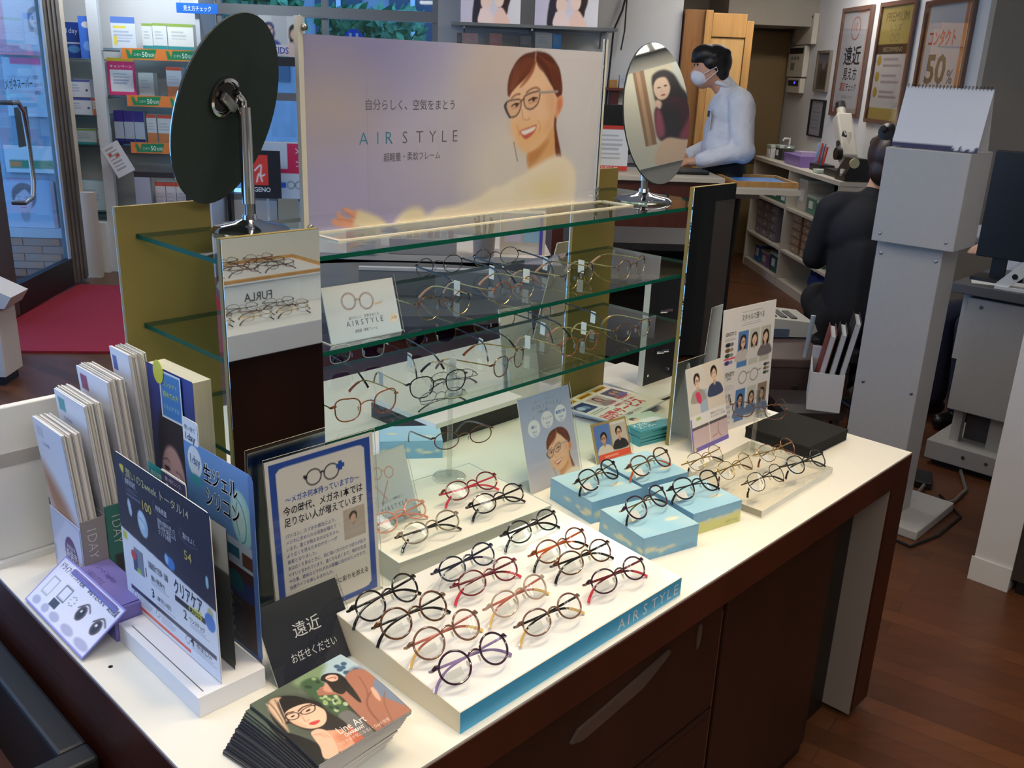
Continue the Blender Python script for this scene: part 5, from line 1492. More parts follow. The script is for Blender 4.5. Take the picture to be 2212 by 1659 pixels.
def make_glasses(label, group, x, y, z, yaw, frame, temple=None, tip=None, kind='boston', W=0.140, lw=0.049, lh=0.042, rim=0.0014, fold=True, tilt=38, tagged=1, lens=None, bridge=None, slope=0.0, flip=False, hang=False, lower=None, rimless=False):
    temple = temple or frame
    tip = tip or temple
    t_ = thing('eyeglasses', label, 'eyeglasses', (x, y, z), 0, group)
    lc = W / 2 - 0.006 - lw / 2                 # lens centre
    L = lens_shape(kind, lw, lh)
    def bow(px_, pz):
        return Vector((px_, 0.004 * (px_ / (W / 2)) ** 2 * 1.6, pz))
    parts = []
    fr_ = MB()
    for s_ in (-1, 1):
        path = [bow(s_ * (lc + a), b_) for a, b_ in L]
        if rimless:
            path = path[2:19]
        if lower:
            up_ = [p for p in path[0:21]]
            fr_.tube(up_, rim, 8)
            fr_.cur = 1
            fr_.tube(path[20:] + [path[0]], rim * 0.55, 6)
            fr_.cur = 0
        else:
            fr_.tube(path, rim, 8, closed=not rimless)
        hx, hz = W / 2, lh * 0.20
        ro = lc + lw / 2 * 0.97
        fr_.tube([bow(s_ * (ro - 0.002), hz + 0.002), bow(s_ * (ro + 0.003), hz + 0.002), bow(s_ * hx, hz) + Vector((0, 0.002, 0)), bow(s_ * hx, hz) + Vector((0, 0.008, -0.001))], [rim * 1.3, rim * 1.9, rim * 1.7, rim * 1.2], 8)
    bz = lh * 0.16
    bi = lc - lw / 2 * 0.98
    br_m = bridge or frame
    fr_.tube([bow(-bi - 0.0005, bz - 0.002), bow(-bi * 0.5, bz + 0.003) + Vector((0, -0.001, 0)), bow(0, bz + 0.0042) + Vector((0, -0.0015, 0)), bow(bi * 0.5, bz + 0.003) + Vector((0, -0.001, 0)), bow(bi + 0.0005, bz - 0.002)], rim * 0.95, 8)
    parts.append(('front_frame', fr_, [frame, lower or frame], None, True))
    for s_ in (-1, 1):
        lm = MB()
        pts = [bow(s_ * (lc + a * 0.985), b_ * 0.985) for a, b_ in L]
        lm.add(pts + [bow(s_ * lc, 0) + Vector((0, -0.0008, 0))], [(k, (k + 1) % len(pts), len(pts)) if s_ > 0 else ((k + 1) % len(pts), k, len(pts)) for k in range(len(pts))])
        parts.append(('lens', lm, lens or lens_m, None, 'all'))
        pm = MB()
        pm.tube([(s_ * (bi + 0.0005), 0.001, bz - 0.006), (s_ * (bi - 0.0005), 0.005, bz - 0.008), (s_ * (bi - 0.001), 0.007, bz - 0.010)], 0.0005, 5)
        pm.ellipsoid((s_ * (bi - 0.0008), 0.0085, bz - 0.011), (0.0014, 0.0030, 0.0055), 8, 6)
        parts.append(('nose_pad', pm, pad_m, None, True))
    hx, hz = W / 2, lh * 0.20
    for s_ in (-1, 1):
        y0 = 0.0045 * 1.6 + 0.009
        if fold:
            off = 0.0025 if s_ > 0 else 0.0060
            if s_ > 0:
                P_ = [(hx, y0 - 0.001, hz), (hx - 0.004, y0 + off, hz), (hx - 0.05, y0 + off, hz - 0.002), (hx - 0.095, y0 + off, hz - 0.005), (hx - 0.118, y0 + off, hz - 0.011), (hx - 0.136, y0 + off, hz - 0.022), (hx - 0.144, y0 + off, hz - 0.030)]
            else:
                P_ = [(-hx, y0 - 0.001, hz), (-hx + 0.004, y0 + off, hz), (-hx + 0.05, y0 + off, hz - 0.002), (-hx + 0.095, y0 + off, hz - 0.005), (-hx + 0.118, y0 + off, hz - 0.011), (-hx + 0.136, y0 + off, hz - 0.022), (-hx + 0.144, y0 + off, hz - 0.030)]
        else:
            P_ = [(s_ * hx, y0 - 0.001, hz), (s_ * (hx + 0.0005), y0 + 0.006, hz), (s_ * (hx + 0.001), y0 + 0.05, hz), (s_ * (hx - 0.002), y0 + 0.092, hz - 0.001), (s_ * (hx - 0.006), y0 + 0.112, hz - 0.008), (s_ * (hx - 0.011), y0 + 0.128, hz - 0.022), (s_ * (hx - 0.014), y0 + 0.136, hz - 0.032)]
        P_ = [tuple(p) for p in smooth_loop(P_, 3, False)]
        cut = 12
        tm_ = MB()
        tr0 = 0.0011 if temple in (metal_g, metal_s, metal_d) else 0.0016
        tm_.tube(P_[:cut + 1], [tr0] * (cut + 1), 8, flat=(0.7, 1.25))
        ti_ = MB()
        ti_.tube(P_[cut:], [0.0017 + 0.0006 * k / 6 for k in range(len(P_) - cut)], 8, flat=(0.75, 1.35))
        parts.append(('temple', tm_, temple, ('temple_tip', ti_, tip), True))
    if tagged == 1:
        g_ = MB()
        g_.box(-lc - 0.015, -lc + 0.014, 0.0085, 0.0090, -lh * 0.30, -lh * 0.30 + 0.012)
        parts.append(('price_tag', g_, frost('clear_tag'), None, False))
    elif tagged == 2:
        g_ = MB()
        g_.box(-lc - 0.017, -lc + 0.012, 0.0150, 0.0155, -lh * 0.42, -lh * 0.42 + 0.017)
        parts.append(('price_tag', g_, tagm, None, False))
    elif tagged == 3:
        g_ = MB()
        y_ = 0.016 + 0.082
        g_.box(-hx - 0.0012, -hx + 0.0002, y_ - 0.006, y_ + 0.010, hz - 0.026, hz + 0.004)
        parts.append(('price_tag', g_, tagm, None, False))
    rot = Matrix.Rotation(R(yaw), 4, 'Z') @ Matrix.Rotation(R(slope), 4, 'X') @ Matrix.Rotation(R(-tilt), 4, 'X')
    if not fold and not hang:
        # rims and temple ends both touch the shelf
        zb_front = -lh / 2 - rim
        zb_tip = hz - 0.034
        pit = math.atan2(zb_front - zb_tip, 0.15)
        rot = Matrix.Rotation(R(yaw), 4, 'Z') @ Matrix.Rotation(-pit, 4, 'X')
    zmin = 1e9
    r3 = rot.to_3x3()
    for p in parts:
        for q in p[1].v + (p[3][1].v if p[3] else []):
            zmin = min(zmin, (r3 @ Vector(q)).z)
    t_.rotation_mode = 'XYZ'
    t_.rotation_euler = rot.to_euler()
    t_.location = (x, y, z - zmin if not hang else z)
    for nm, mb_, mt_, sub, sm in parts:
        o_ = mb_.build(nm, mt_, t_, smooth=sm)
        if sub:
            sub[1].build(sub[0], sub[2], o_, smooth=True)
    return t_
pl_ = lambda n, c: mat('frame_' + n, c, 0.16, coat=0.5)
blackf, navyf, redf, purplef, brownf, beigef, greyf, pinkf = pl_('black', (26, 22, 22)), pl_('navy', (34, 36, 60)), pl_('red', (104, 28, 40)), pl_('purple', (52, 26, 44)), pl_('brown', (112, 80, 68)), pl_('beige', (170, 148, 134)), pl_('grey', (132, 120, 104)), pl_('pink', (206, 140, 122))
tor = tortoise('frame_tortoise', (36, 22, 17), (112, 68, 36))
otor = tortoise('frame_orange_tortoise', (46, 26, 16), (140, 76, 34))
btor = tortoise('frame_brown_tortoise', (84, 38, 20), (156, 84, 46))
coral, orange, lav, cream, rose = pl_('coral', (184, 104, 88)), pl_('orange', (190, 92, 46)), pl_('lavender', (150, 128, 176)), pl_('cream', (226, 190, 120)), pl_('rose', (206, 60, 80))
clearf = pl_('clear_grey', (196, 196, 200))
G1 = 'glasses on the white tray'
G = [
 (0.824, 1.045, 4, blackf, blackf, blackf, 'black round glasses at the back left corner of the white tray', 'round'),
 (0.827, 0.982, -1, tor, blackf, blackf, 'dark tortoiseshell round glasses, second in the left tray column', 'round'),
 (0.835, 0.914, -1, brownf, coral, cream, 'brown round glasses with coral temples, third in the left tray column', 'round'),
 (0.828, 0.847, -4, purplef, lav, lav, 'dark purple round glasses with lavender tips, front left on the tray', 'round'),
 (0.996, 1.040, 1, navyf, navyf, clearf, 'navy oval glasses at the back of the middle tray column', 'oval'),
 (0.994, 0.986, -4, redf, redf, rose, 'dark red oval glasses with rose tips, middle tray column', 'oval'),
 (0.996, 0.914, 2, beigef, coral, cream, 'translucent beige glasses with coral temples, middle tray column', 'oval'),
 (1.001, 0.845, -3, brownf, blackf, cream, 'light brown glasses with cream tips at the front middle of the tray', 'oval'),
 (1.177, 1.053, -1, blackf, blackf, blackf, 'black oval glasses at the back right of the white tray', 'oval'),
 (1.170, 0.975, -1, otor, orange, blackf, 'orange tortoiseshell glasses with bright orange temple, right tray column', 'oval'),
 (1.175, 0.923, -5, tor, blackf, blackf, 'black and tortoise glasses, third in the right tray column', 'oval'),
 (1.178, 0.849, -6, purplef, redf, rose, 'plum glasses with red tips at the front right of the tray', 'oval')]
for x, y, a, f, te, ti, lb, kd in G:
    make_glasses(lb, G1, x, y - 0.012, tray_z(y - 0.012), a, f, te, ti, kd, 0.138, 0.0515, 0.047 if kd == 'round' else 0.040, 0.0018 if kd == 'round' else 0.0016, True, 47, 1, slope=4.5)
G2 = 'glasses on the clear riser'
for x, y, a, f, te, ti, lb in ((1.026, 1.258, 4, pinkf, pinkf, pinkf, 'translucent pink glasses on the riser, beside the sign'), (1.041, 1.185, -2, greyf, blackf, blackf, 'grey olive glasses at the front of the clear riser'), (1.222, 1.265, -4, redf, rose, rose, 'raspberry red glasses at the back of the clear riser'), (1.222, 1.187, -3, blackf, blackf, blackf, 'black oval glasses at the right of the clear riser')):
    make_glasses(lb, G2, x, y - 0.010, TZ + 0.0505, a, f, te, ti, 'oval', 0.143, 0.0525, 0.039, 0.0016, True, 46, 1)
G3 = 'glasses on the blue boxes'
for x, y, a, f, te, ti, lb in ((1.466, 1.127, 4, blackf, metal_g, blackf, 'black round glasses on the back left blue box'), (1.610, 1.095, -2, tor, metal_g, orange, 'dark brown round glasses on the back right blue box'), (1.436, 0.978, 2, purplef, metal_g, blackf, 'purple round glasses on the front blue box'), (1.583, 0.958, -10, blackf, metal_d, blackf, 'black round glasses on the blue box with yellow green side')):
    make_glasses(lb, G3, x, y - 0.012, TZ + 0.0510, a, f, te, ti, 'boston', 0.140, 0.0505, 0.046, 0.0018, True, 44, 2)
G4 = 'thin metal glasses on the clear plate'
brn_tip = pl_('tip_brown', (92, 46, 30))
for x, y, a, f, te, ti, lb in ((1.789, 1.064, -2, metal_g, metal_g, blackf, 'gold wire glasses nearest the short lens card on the clear plate'), (1.800, 0.990, -1, metal_g, metal_g, brn_tip, 'gold wire glasses with brown tips in the middle left of the clear plate'), (1.796, 0.909, -4, metal_d, metal_d, blackf, 'dark metal wire glasses at the front corner of the clear plate'), (1.965, 0.975, -8, mat('rose_gold', (206, 150, 116), 0.22, 1.0), metal_g, brn_tip, 'rose gold wire glasses by the black box on the clear plate'), (1.952, 0.892, -11, blackf, blackf, blackf, 'black rimmed glasses at the right end of the clear plate')):
    make_glasses(lb, G4, x, y - 0.012, TZ + 0.0195, a, f, te, ti, 'boston', 0.140, 0.048, 0.043, 0.0009 if f is not blackf else 0.0015, True, 44, 2)
G5 = 'gold glasses at the front of the middle glass shelf'
for x, y, a, f, lb in ((1.161, 1.277, -2, tor, 'gold and dark tortoise round glasses beside the white shelf card'), (1.359, 1.283, 4, btor, 'gold and red tortoise round glasses in the middle of the middle shelf'), (1.577, 1.292, 12, blackf, 'black and gold round glasses third on the middle shelf'), (1.752, 1.280, 8, tor, 'brown and gold round glasses nearest the right mirror on the middle shelf')):
    make_glasses(lb, G5, x, y, Z2, a, f, metal_g, mat('tip_clear', (196, 150, 126), 0.2), 'round', 0.140, 0.049, 0.046, 0.0012, False, 0, 3, lower=metal_g)
G6 = 'glasses at the front of the lowest glass shelf'
for x, y, a, f, te, ti, lb, kd in ((0.969, 1.272, -4, btor, metal_g, coral, 'reddish brown cat eye glasses at the left of the lowest shelf', 'cat'), (1.150, 1.280, -7, blackf, metal_g, blackf, 'black square glasses on the lowest glass shelf', 'half'), (1.362, 1.292, 16, tor, metal_g, btor, 'tortoiseshell glasses turned aside on the lowest glass shelf', 'half'), (1.585, 1.286, 1, btor, metal_g, pinkf, 'gold and red brown glasses on the lowest shelf by the olive panel', 'half'), (1.777, 1.280, -1, tor, metal_g, metal_g, 'black and gold glasses nearest the right mirror on the lowest shelf', 'half')):
    make_glasses(lb, G6, x, y, Z3, a, f, te, ti, kd, 0.142, 0.050, 0.042, 0.0013, False, 0, 3, lower=metal_g if f in (tor,) and x > 1.5 else None)
violet = clear('violet_lens', (128, 96, 176), 0.06, 0.6, 0.0)
G7 = 'glasses at the back of the glass shelves'
for x, y, z, a, f, lb, kd, ls in ((1.379, 1.545, Z2, 177, metal_d, 'dark wire glasses facing away at the back of the middle shelf', 'round', None), (1.560, 1.545, Z2, 172, blackf, 'black wire glasses facing away near the middle of the back shelf', 'round', None),
                              (1.156, 1.555, Z3, 172, clearf, 'clear square glasses with violet lenses at the back left of the lowest shelf', 'square', violet), (1.357, 1.545, Z3, 170, metal_d, 'rimmed glasses with violet lenses at the back of the lowest shelf', 'half', violet), (1.560, 1.545, Z3, 176, metal_d, 'dark metal glasses at the back centre of the lowest shelf', 'half', None), (1.745, 1.540, Z3, 175, metal_d, 'dark square glasses facing away before the right olive panel', 'square', None)):
    make_glasses(lb, G7, x, y, z, a, f, blackf if f is not clearf else metal_d, blackf, kd, 0.142, 0.050, 0.040, 0.0010, False, 0, 3, ls)

# clear stands that hold one pair each
def acrylic_stand(label, x, y, z, h_):
    s_ = thing('acrylic_glasses_stand', label, 'stand', (x, y, z))
    MB().lathe([(0.036, 0), (0.036, 0.003), (0.034, 0.004)], 36).build('base', acrylic, s_, smooth=True)
    MB().tube([(0.036 * math.cos(R(k * 10)), 0.036 * math.sin(R(k * 10)), 0.002) for k in range(36)], 0.0007, 6, closed=True).build('base_edge', acr_edge, s_)
    MB().tube([(0, 0, 0.004), (0, 0, h_)], 0.0055, 14).build('rod', clear('acrylic_rod', (244, 246, 244), 0.10, 0.85), s_, smooth=True)
    MB().lathe([(0.0085, 0), (0.0085, 0.022), (0.006, 0.024)], 16, (0, 0, h_ - 0.004)).build('cap', clear('acrylic_rod'), s_, smooth=True)
    a = MB().prism([(-0.030, -0.012), (-0.024, -0.026), (0, -0.032), (0.024, -0.026), (0.030, -0.012), (0.012, -0.006), (-0.012, -0.006)], h_ - 0.046, h_ - 0.043, 'z')
    a.build('nose_rest', acrylic, s_)
    MB().tube([(-0.030, -0.012, h_ - 0.044), (-0.024, -0.026, h_ - 0.044), (0, -0.032, h_ - 0.044), (0.024, -0.026, h_ - 0.044), (0.030, -0.012, h_ - 0.044)], 0.0012, 6).build('rest_edge', acr_edge, s_)
    B(-0.010, 0.010, -0.016, -0.004, h_ - 0.044, h_ - 0.006).build('nose_block', acrylic, s_)
    return s_
acrylic_stand('clear acrylic glasses stand on the thick plate at the right', 2.022, 1.062, TZ + 0.0, 0.145)
make_glasses('brown tortoiseshell glasses held on the clear stand at the right', None, 1.998, 1.044, TZ + 0.120, -55, tor, metal_d, tor, 'half', 0.140, 0.050, 0.038, 0.0013, False, 4, 0, hang=True)
acrylic_stand('tall clear acrylic glasses stand on the riser behind the red glasses', 1.262, 1.370, TZ + 0.0505, 0.240)
make_glasses('dark brown oval glasses held low on the clear stand behind the riser', None, 1.272, 1.335, TZ + 0.152, -14, tor, blackf, blackf, 'oval', 0.150, 0.055, 0.037, 0.0012, False, 10, 0, hang=True)

# ================================================================== BACKGROUND: contact lens shelves on the far wall
sh_glass = clear('far_shelf_glass', (205, 225, 230), 0.10, 0.8)
def rthing(name, label, cat, u, v, z=0.0, rz=0.0, group=None):
    return thing(name, label, cat, room(u, v, z), RZ + rz, group)
wu = thing('wall_shelf_unit', 'white wall unit with glass shelves full of contact lens boxes', 'shelf unit', room(-2.4, 7.45, 0), RZ)
B(-0.40, -0.32, 0.15, 0.20, 0, 2.4).build('post', mat('shelf_post', (212, 214, 216), 0.4), wu)
B(0.43, 0.46, 0.02, 0.5, 0, 2.4).build('side_post', mat('shelf_post'), wu)
g = B(-0.30, 0.42, 0.20, 0.5, 0, 0.44)
g.build('plinth', white_plastic, wu)
for z in (1.712, 1.370, 1.012):
    B(-0.30, 0.43, 0.15, 0.53, z - 0.012, z).build('glass_shelf', sh_glass, wu)
    MB().tube([(-0.30, 0.15, z - 0.02), (-0.30, 0.5, z - 0.02)], 0.006, 6).build('bracket', steel, wu)
wu2 = thing('wall_shelf_unit', 'narrow glass shelf unit beside the door, lit in cool blue', 'shelf unit', room(-3.2, 7.5, 0), RZ)
for z in (1.628, 1.216, 0.99, 0.48):
    B(-0.35, 0.43, 0.1, 0.48, z - 0.012, z).build('glass_shelf', sh_glass, wu2)
B(-0.35, 0.4, 0.05, 0.49, 0, 0.40).build('plinth', white_plastic, wu2)
def carton(label, u0, u1, z0, z1, v, paint, dep=0.12, cat='box', col=(230, 232, 236), group='contact lens boxes on the wall shelves'):
    o_ = rthing('lens_carton' if cat == 'box' else 'display_card', label, cat, (u0 + u1) / 2, v, z0, 0, group)
    w_, h_ = u1 - u0, z1 - z0
    B(-w_ / 2, w_ / 2, 0.001, dep, 0, h_).build('carton', mat('carton_%d_%d_%d' % col, col, 0.45), o_)
    P = Pic(w_, h_, 30, col)
    paint(P)
    P.build('print', o_, (-w_ / 2, 0, 0))
    return o_
def pt_blue(P):
    P.rect(0, 0, 1, 1, (36, 70, 150)).text('1day', 0.2, 0.3, P.h * 0.2, (220, 226, 240)).ell(0.5, 0.75, 0.3, 0.18, (90, 150, 210), 0.2).rect(0, 0.55, 1, 0.6, (220, 224, 236))
def pt_white(P):
    P.rect(0, 0, 1, 0.12, (90, 100, 170)).lines(0.08, 0.3, 3, 0.4, 0.15, (150, 160, 190)).ell(0.82, 0.6, 0.06, 0.06, (60, 60, 120), 0.2)
def pt_green(P):
    P.rect(0, 0, 1, 0.1, (150, 176, 80)).rect(0, 0.85, 1, 1, (60, 150, 150)).lines(0.15, 0.3, 3, 0.6, 0.12, (170, 176, 176))
def pt_pink(P):
    P.rect(0, 0, 1, 1, (224, 60, 120)).rect(0.1, 0.32, 0.9, 0.92, (236, 236, 238)).rect(0, 0, 1, 0.08, (240, 200, 60)).text('キャンペーン', 0.1, 0.26, P.h * 0.09, (250, 240, 240), 0.01, P.w * 0.8).lines(0.2, 0.42, 4, 0.6, 0.08, (120, 140, 190))
def pt_purple(P):
    P.rect(0, 0, 1, 0.35, (70, 50, 140)).rect(0, 0.35, 1, 0.9, (206, 206, 220)).rect(0, 0.9, 1, 1, (50, 50, 120)).ell(0.7, 0.85, 0.1, 0.08, (210, 220, 70), 0.2)
def pt_orange(P):
    P.rect(0, 0, 1, 0.12, (226, 90, 60)).rect(0, 0.65, 1, 1, (236, 140, 80)).lines(0.1, 0.3, 3, 0.7, 0.1, (190, 180, 180))
def pt_yell(P):
    P.rect(0, 0, 1, 0.2, (96, 130, 200)).rect(0.1, 0.28, 0.6, 0.36, (236, 216, 80)).lines(0.1, 0.45, 4, 0.8, 0.1, (150, 160, 180)).rect(0.1, 0.6, 0.2, 0.9, (236, 216, 80))
def pt_plain(P):
    P.lines(0.15, 0.3, 3, 0.6, 0.15, (170, 180, 200))
IT = [('dark blue contact lens box on the narrow shelf by the door', -3.03, -2.88, 1.63, 1.885, 7.70, pt_blue, (36, 70, 150)),
 ('white lens box with purple band, upper one of two by the door', -3.00, -2.85, 1.345, 1.475, 7.66, pt_white, (226, 230, 240)),
 ('white lens box with purple band, lower one of two by the door', -3.00, -2.85, 1.217, 1.340, 7.66, pt_white, (226, 230, 240)),
 ('pale box with green band on the narrow shelf by the door', -3.0, -2.84, 0.992, 1.11, 7.66, pt_green, (220, 230, 232)),
 ('white box with orange panel beside the purple banded boxes', -2.845, -2.76, 1.217, 1.34, 7.66, pt_orange, (236, 232, 232)),
 ('white box with orange panel below on the narrow shelf', -2.83, -2.755, 0.992, 1.12, 7.66, pt_orange, (236, 232, 232)),
 ('glowing pale blue display box low by the door', -3.02, -2.81, 0.482, 0.71, 7.66, pt_plain, (210, 236, 246)),
 ('first white box with green top on the upper wall shelf', -2.452, -2.375, 1.714, 1.90, 7.75, pt_green, (232, 232, 226)),
 ('second white box with green top on the upper wall shelf', -2.372, -2.266, 1.714, 1.905, 7.75, pt_green, (232, 232, 226)),
 ('wide white box with green top and red spot on the upper wall shelf', -2.260, -2.066, 1.714, 1.905, 7.75, pt_green, (238, 234, 222)),
 ('left purple box of the pair on the lower wall shelf', -2.725, -2.655, 1.014, 1.25, 7.75, pt_purple, (70, 60, 160)),
 ('middle purple box on the lower wall shelf', -2.650, -2.575, 1.014, 1.25, 7.75, pt_purple, (206, 206, 220)),
 ('right purple box on the lower wall shelf', -2.570, -2.495, 1.014, 1.25, 7.75, pt_purple, (206, 206, 220)),
 ('first orange and white box on the lower wall shelf', -2.475, -2.40, 1.014, 1.23, 7.75, pt_orange, (236, 230, 226)),
 ('second orange and white box on the lower wall shelf', -2.39, -2.28, 1.014, 1.23, 7.75, pt_orange, (236, 230, 226)),
 ('third orange and white box beside the oval mirror edge', -2.27, -2.17, 1.014, 1.23, 7.75, pt_orange, (236, 230, 226)),
 ('clear package with orange care bottle on the middle wall shelf', -2.285, -2.17, 1.372, 1.59, 7.72, pt_orange, (226, 222, 222)),
 ('small clear display box next to the pink sign', -2.50, -2.386, 1.372, 1.54, 7.72, pt_plain, (222, 218, 210)),
 ('left orange box in the dark cupboard', -2.423, -2.345, 0.441, 0.72, 7.66, pt_orange, (222, 214, 206)),
 ('middle orange box in the dark cupboard', -2.340, -2.262, 0.441, 0.72, 7.66, pt_orange, (222, 214, 206)),
 ('right orange box in the dark cupboard', -2.258, -2.18, 0.441, 0.72, 7.66, pt_orange, (222, 214, 206))]
for lb, u0, u1, z0, z1, v, pf, cl in IT:
    carton(lb, u0, u1, z0, z1, v, pf, 0.10, 'box', cl)
carton('blue and white lens leaflet standing on the upper wall shelf', -2.665, -2.485, 1.714, 1.938, 7.70, pt_yell, 0.004, 'card', (226, 230, 236))
carton('pink framed campaign sign on the middle wall shelf', -2.721, -2.515, 1.372, 1.643, 7.70, pt_pink, 0.006, 'card', (224, 60, 120))
carton('blue bottle shaped standee by the door', -2.875, -2.76, 1.630, 1.93, 7.62, lambda P: P.rect(0, 0, 1, 1, (70, 120, 220)).ell(0.5, 0.7, 0.3, 0.3, (120, 170, 240), 0.3).ell(0.5, 0.2, 0.3, 0.2, (226, 222, 226), 0.2), 0.006, 'card', (70, 120, 220))
# campaign strips along the shelf edges
for k, (u0, u1, z0) in enumerate(((-2.569, -2.0, 1.635), (-2.559, -2.0, 1.295), (-2.562, -2.0, 0.945))):
    P = Pic(u1 - u0, 0.082, 90, (232, 130, 50))
    for q in range(2):
        x = 0.06 + q * 0.52
        P.blob([x * 1000, 150, (x + 0.40) * 1000, 60, (x + 0.36) * 1000, 850, (x + 0.02) * 1000, 920], (30, 130, 76), 0.5, sm=False)
        P.blob([(x + 0.03) * 1000, 60, (x + 0.09) * 1000, 60, (x + 0.07) * 1000, 700], (236, 140, 50), 0.5, sm=False)
        P.text('コンタクト', x + 0.10, 0.66, 0.024, (224, 236, 226), 0.01, 0.055).text('50', x + 0.21, 0.72, 0.050, (236, 240, 226), 0.01, 0.040).text('%OFF', x + 0.29, 0.70, 0.032, (236, 240, 226), 0.01, 0.045)
    o_ = rthing('campaign_strip', ('upper', 'middle', 'lower')[k] + ' green and orange discount strip on the lens wall shelves', 'shelf strip', u0, 7.596, z0, 0, 'discount strips')
    B(0, u1 - u0, 0.0005, 0.003, 0, 0.082).build('strip', paper, o_)
    P.build('print', o_)
P = Pic(0.30, 0.07, 40, (40, 110, 200)).text('見え方チェック', 0.5, 0.72, 0.040, (230, 236, 244), 0.01, 0.20, 'c')
o_ = rthing('blue_sign', 'small blue hanging sign above the oval mirror', 'sign', -2.095, 7.45, 1.973)
B(0, 0.30, 0.0005, 0.006, 0, 0.07).build('board', mat('sign_board_blue', (40, 110, 200), 0.4), o_)
P.build('print', o_)
for x in (0.03, 0.27):
    MB().tube([(x, 0.003, 0.07), (x, 0.003, 0.70)], 0.002, 5).build('wire', steel, o_)
# dark cupboard and the turned hanging paper
o_ = rthing('dark_cupboard', 'dark open cupboard under the lens shelves with orange boxes', 'cupboard', -2.3, 7.60, 0)
B(-0.26, 0.28, 0, 0.02, 0.76, 0.80).build('lintel', mat('brown_black', (52, 40, 36), 0.5), o_)
B(-0.26, -0.14, 0.0, 0.04, 0.44, 0.76).build('side', mat('pale_side', (176, 176, 186), 0.5), o_)
B(0.13, 0.28, 0, 0.04, 0, 0.76).build('side', mat('brown_black'), o_)
B(-0.26, 0.28, 0.0, 0.3, 0.40, 0.44).build('bottom', mat('brown_black'), o_)
o_ = rthing('hanging_paper', 'white printed paper hanging askew below the lens shelves', 'paper', -2.665, 7.56, 0.75)
P = Pic(0.15, 0.25, 30, (230, 226, 220)).lines(0.15, 0.1, 7, 0.6, 0.11, (130, 120, 120)).rect(0.2, 0.25, 0.35, 0.33, (206, 80, 70)).rect(0.5, 0.35, 0.7, 0.42, (206, 90, 60))
P.build('print', o_, (0, 0, 0), (0, R(-28), 0))
B(0, 0.15, 0.0005, 0.002, 0, 0.25).build('sheet', paper, o_, (0, 0, 0), (0, R(-28), 0))
# things in front of the far window
def board(name, label, cat, u0, u1, z0, z1, v, P, th=0.012, m_=None, legs=False):
    o_ = rthing(name, label, cat, u0, v, 0 if legs else z0)
    zz = z0 if legs else 0
    B(0, u1 - u0, 0.0005, th, 0, z1 - z0).build('board', m_ or white_plastic, o_, (0, 0, zz))
    P.build('print', o_, (0, 0, zz))
    if legs:
        for x in (0.02, u1 - u0 - 0.04):
            B(x, x + 0.02, 0.004, 0.012, 0, z0).build('leg', m_ or white_plastic, o_)
    return o_
P = Pic(0.36, 0.30, 40, (226, 226, 222))
P.rect(0.3, 0, 0.62, 1, (206, 206, 206))
person_pic(P, 0.78, 0.4, 0.28, (40, 32, 30), (236, 190, 160), (236, 206, 196), -0.4)
person_pic(P, 0.22, 0.35, 0.26, (50, 60, 110), (220, 180, 160), (60, 80, 160))
P.rect(0.3, 0.7, 0.6, 0.95, (230, 220, 226)).text('KIDS', 0.3, 0.93, 0.07, (80, 90, 170), 0.02, 0.12)
board('kids_poster', 'kids photo poster above the black shelf between mirror and large poster', 'poster', -1.60, -1.24, 1.70, 1.96, 7.90, P)
o_ = rthing('black_shelf', 'black shelf board across the far window', 'shelf', -1.95, 7.6, 1.63)
B(0, 0.80, 0, 0.35, 0, 0.066).build('board', black_plastic, o_)
for x in (0.03, 0.75):
    B(x, x + 0.03, 0.3, 0.40, -1.63, 0).build('support', black_plastic, o_)
P = Pic(0.36, 0.44, 40, (210, 226, 240))
P.rect(0.25, 0.0, 1, 0.55, (216, 50, 96)).rect(0.25, 0.0, 0.55, 0.45, (214, 226, 240)).text('スーパー', 0.75, 0.08, 0.07, (240, 230, 236), 0.02, 0.2, 'l', -90)
RING = np.linspace(0, 2 * math.pi, 25)[:-1]
for x in (0.62, 0.80):
    P.line(np.stack([(x + 0.08 * np.cos(RING)) * 1000, (0.75 + 0.065 * np.sin(RING)) * 1000], 1).ravel(), 0.006, (90, 110, 130), sm=False, closed=True)
P.rect(0.40, 0.70, 0.52, 0.80, (50, 100, 210)).text('メ', 0.28, 0.80, 0.06, (50, 60, 80))
board('shop_poster', 'red and pale blue shop poster behind the chrome pole', 'poster', -1.60, -1.24, 0.60, 1.05, 7.80, P, legs=True)
P = Pic(0.25, 0.37, 40, (28, 26, 28))
P.rect(0.1, 0.1, 0.62, 0.72, (226, 62, 48)).line([200, 420, 400, 300, 380, 520, 500, 500], 0.012, (240, 236, 230)).line([250, 650, 330, 480, 420, 640], 0.012, (240, 236, 230)).text('GENO', 0.15, 0.86, 0.05, (230, 228, 226), 0.02, 0.13)
board('black_poster', 'black and red poster beside the chrome pole', 'poster', -1.66, -1.41, 0.63, 1.0, 7.55, P, legs=True, m_=black_plastic)
o_ = rthing('glasses_counter', 'pale blue lit counter below the far window', 'counter', -1.75, 7.1, 0)
B(0, 0.9, 0, 0.4, 0, 0.42).build('body', white_plastic, o_)
B(-0.02, 0.92, -0.02, 0.42, 0.42, 0.46).build('top', mat('pale_blue_top', (196, 220, 240), 0.3), o_)
o_ = rthing('grey_card', 'plain grey green card standing on the window counter', 'card', -1.375, 7.2, 0.46)
B(0, 0.15, 0, 0.01, 0, 0.22).build('board', mat('grey_green_card', (150, 148, 128), 0.6), o_)
B(0.05, 0.10, 0.01, 0.06, 0, 0.01).build('foot', mat('grey_green_card'), o_)
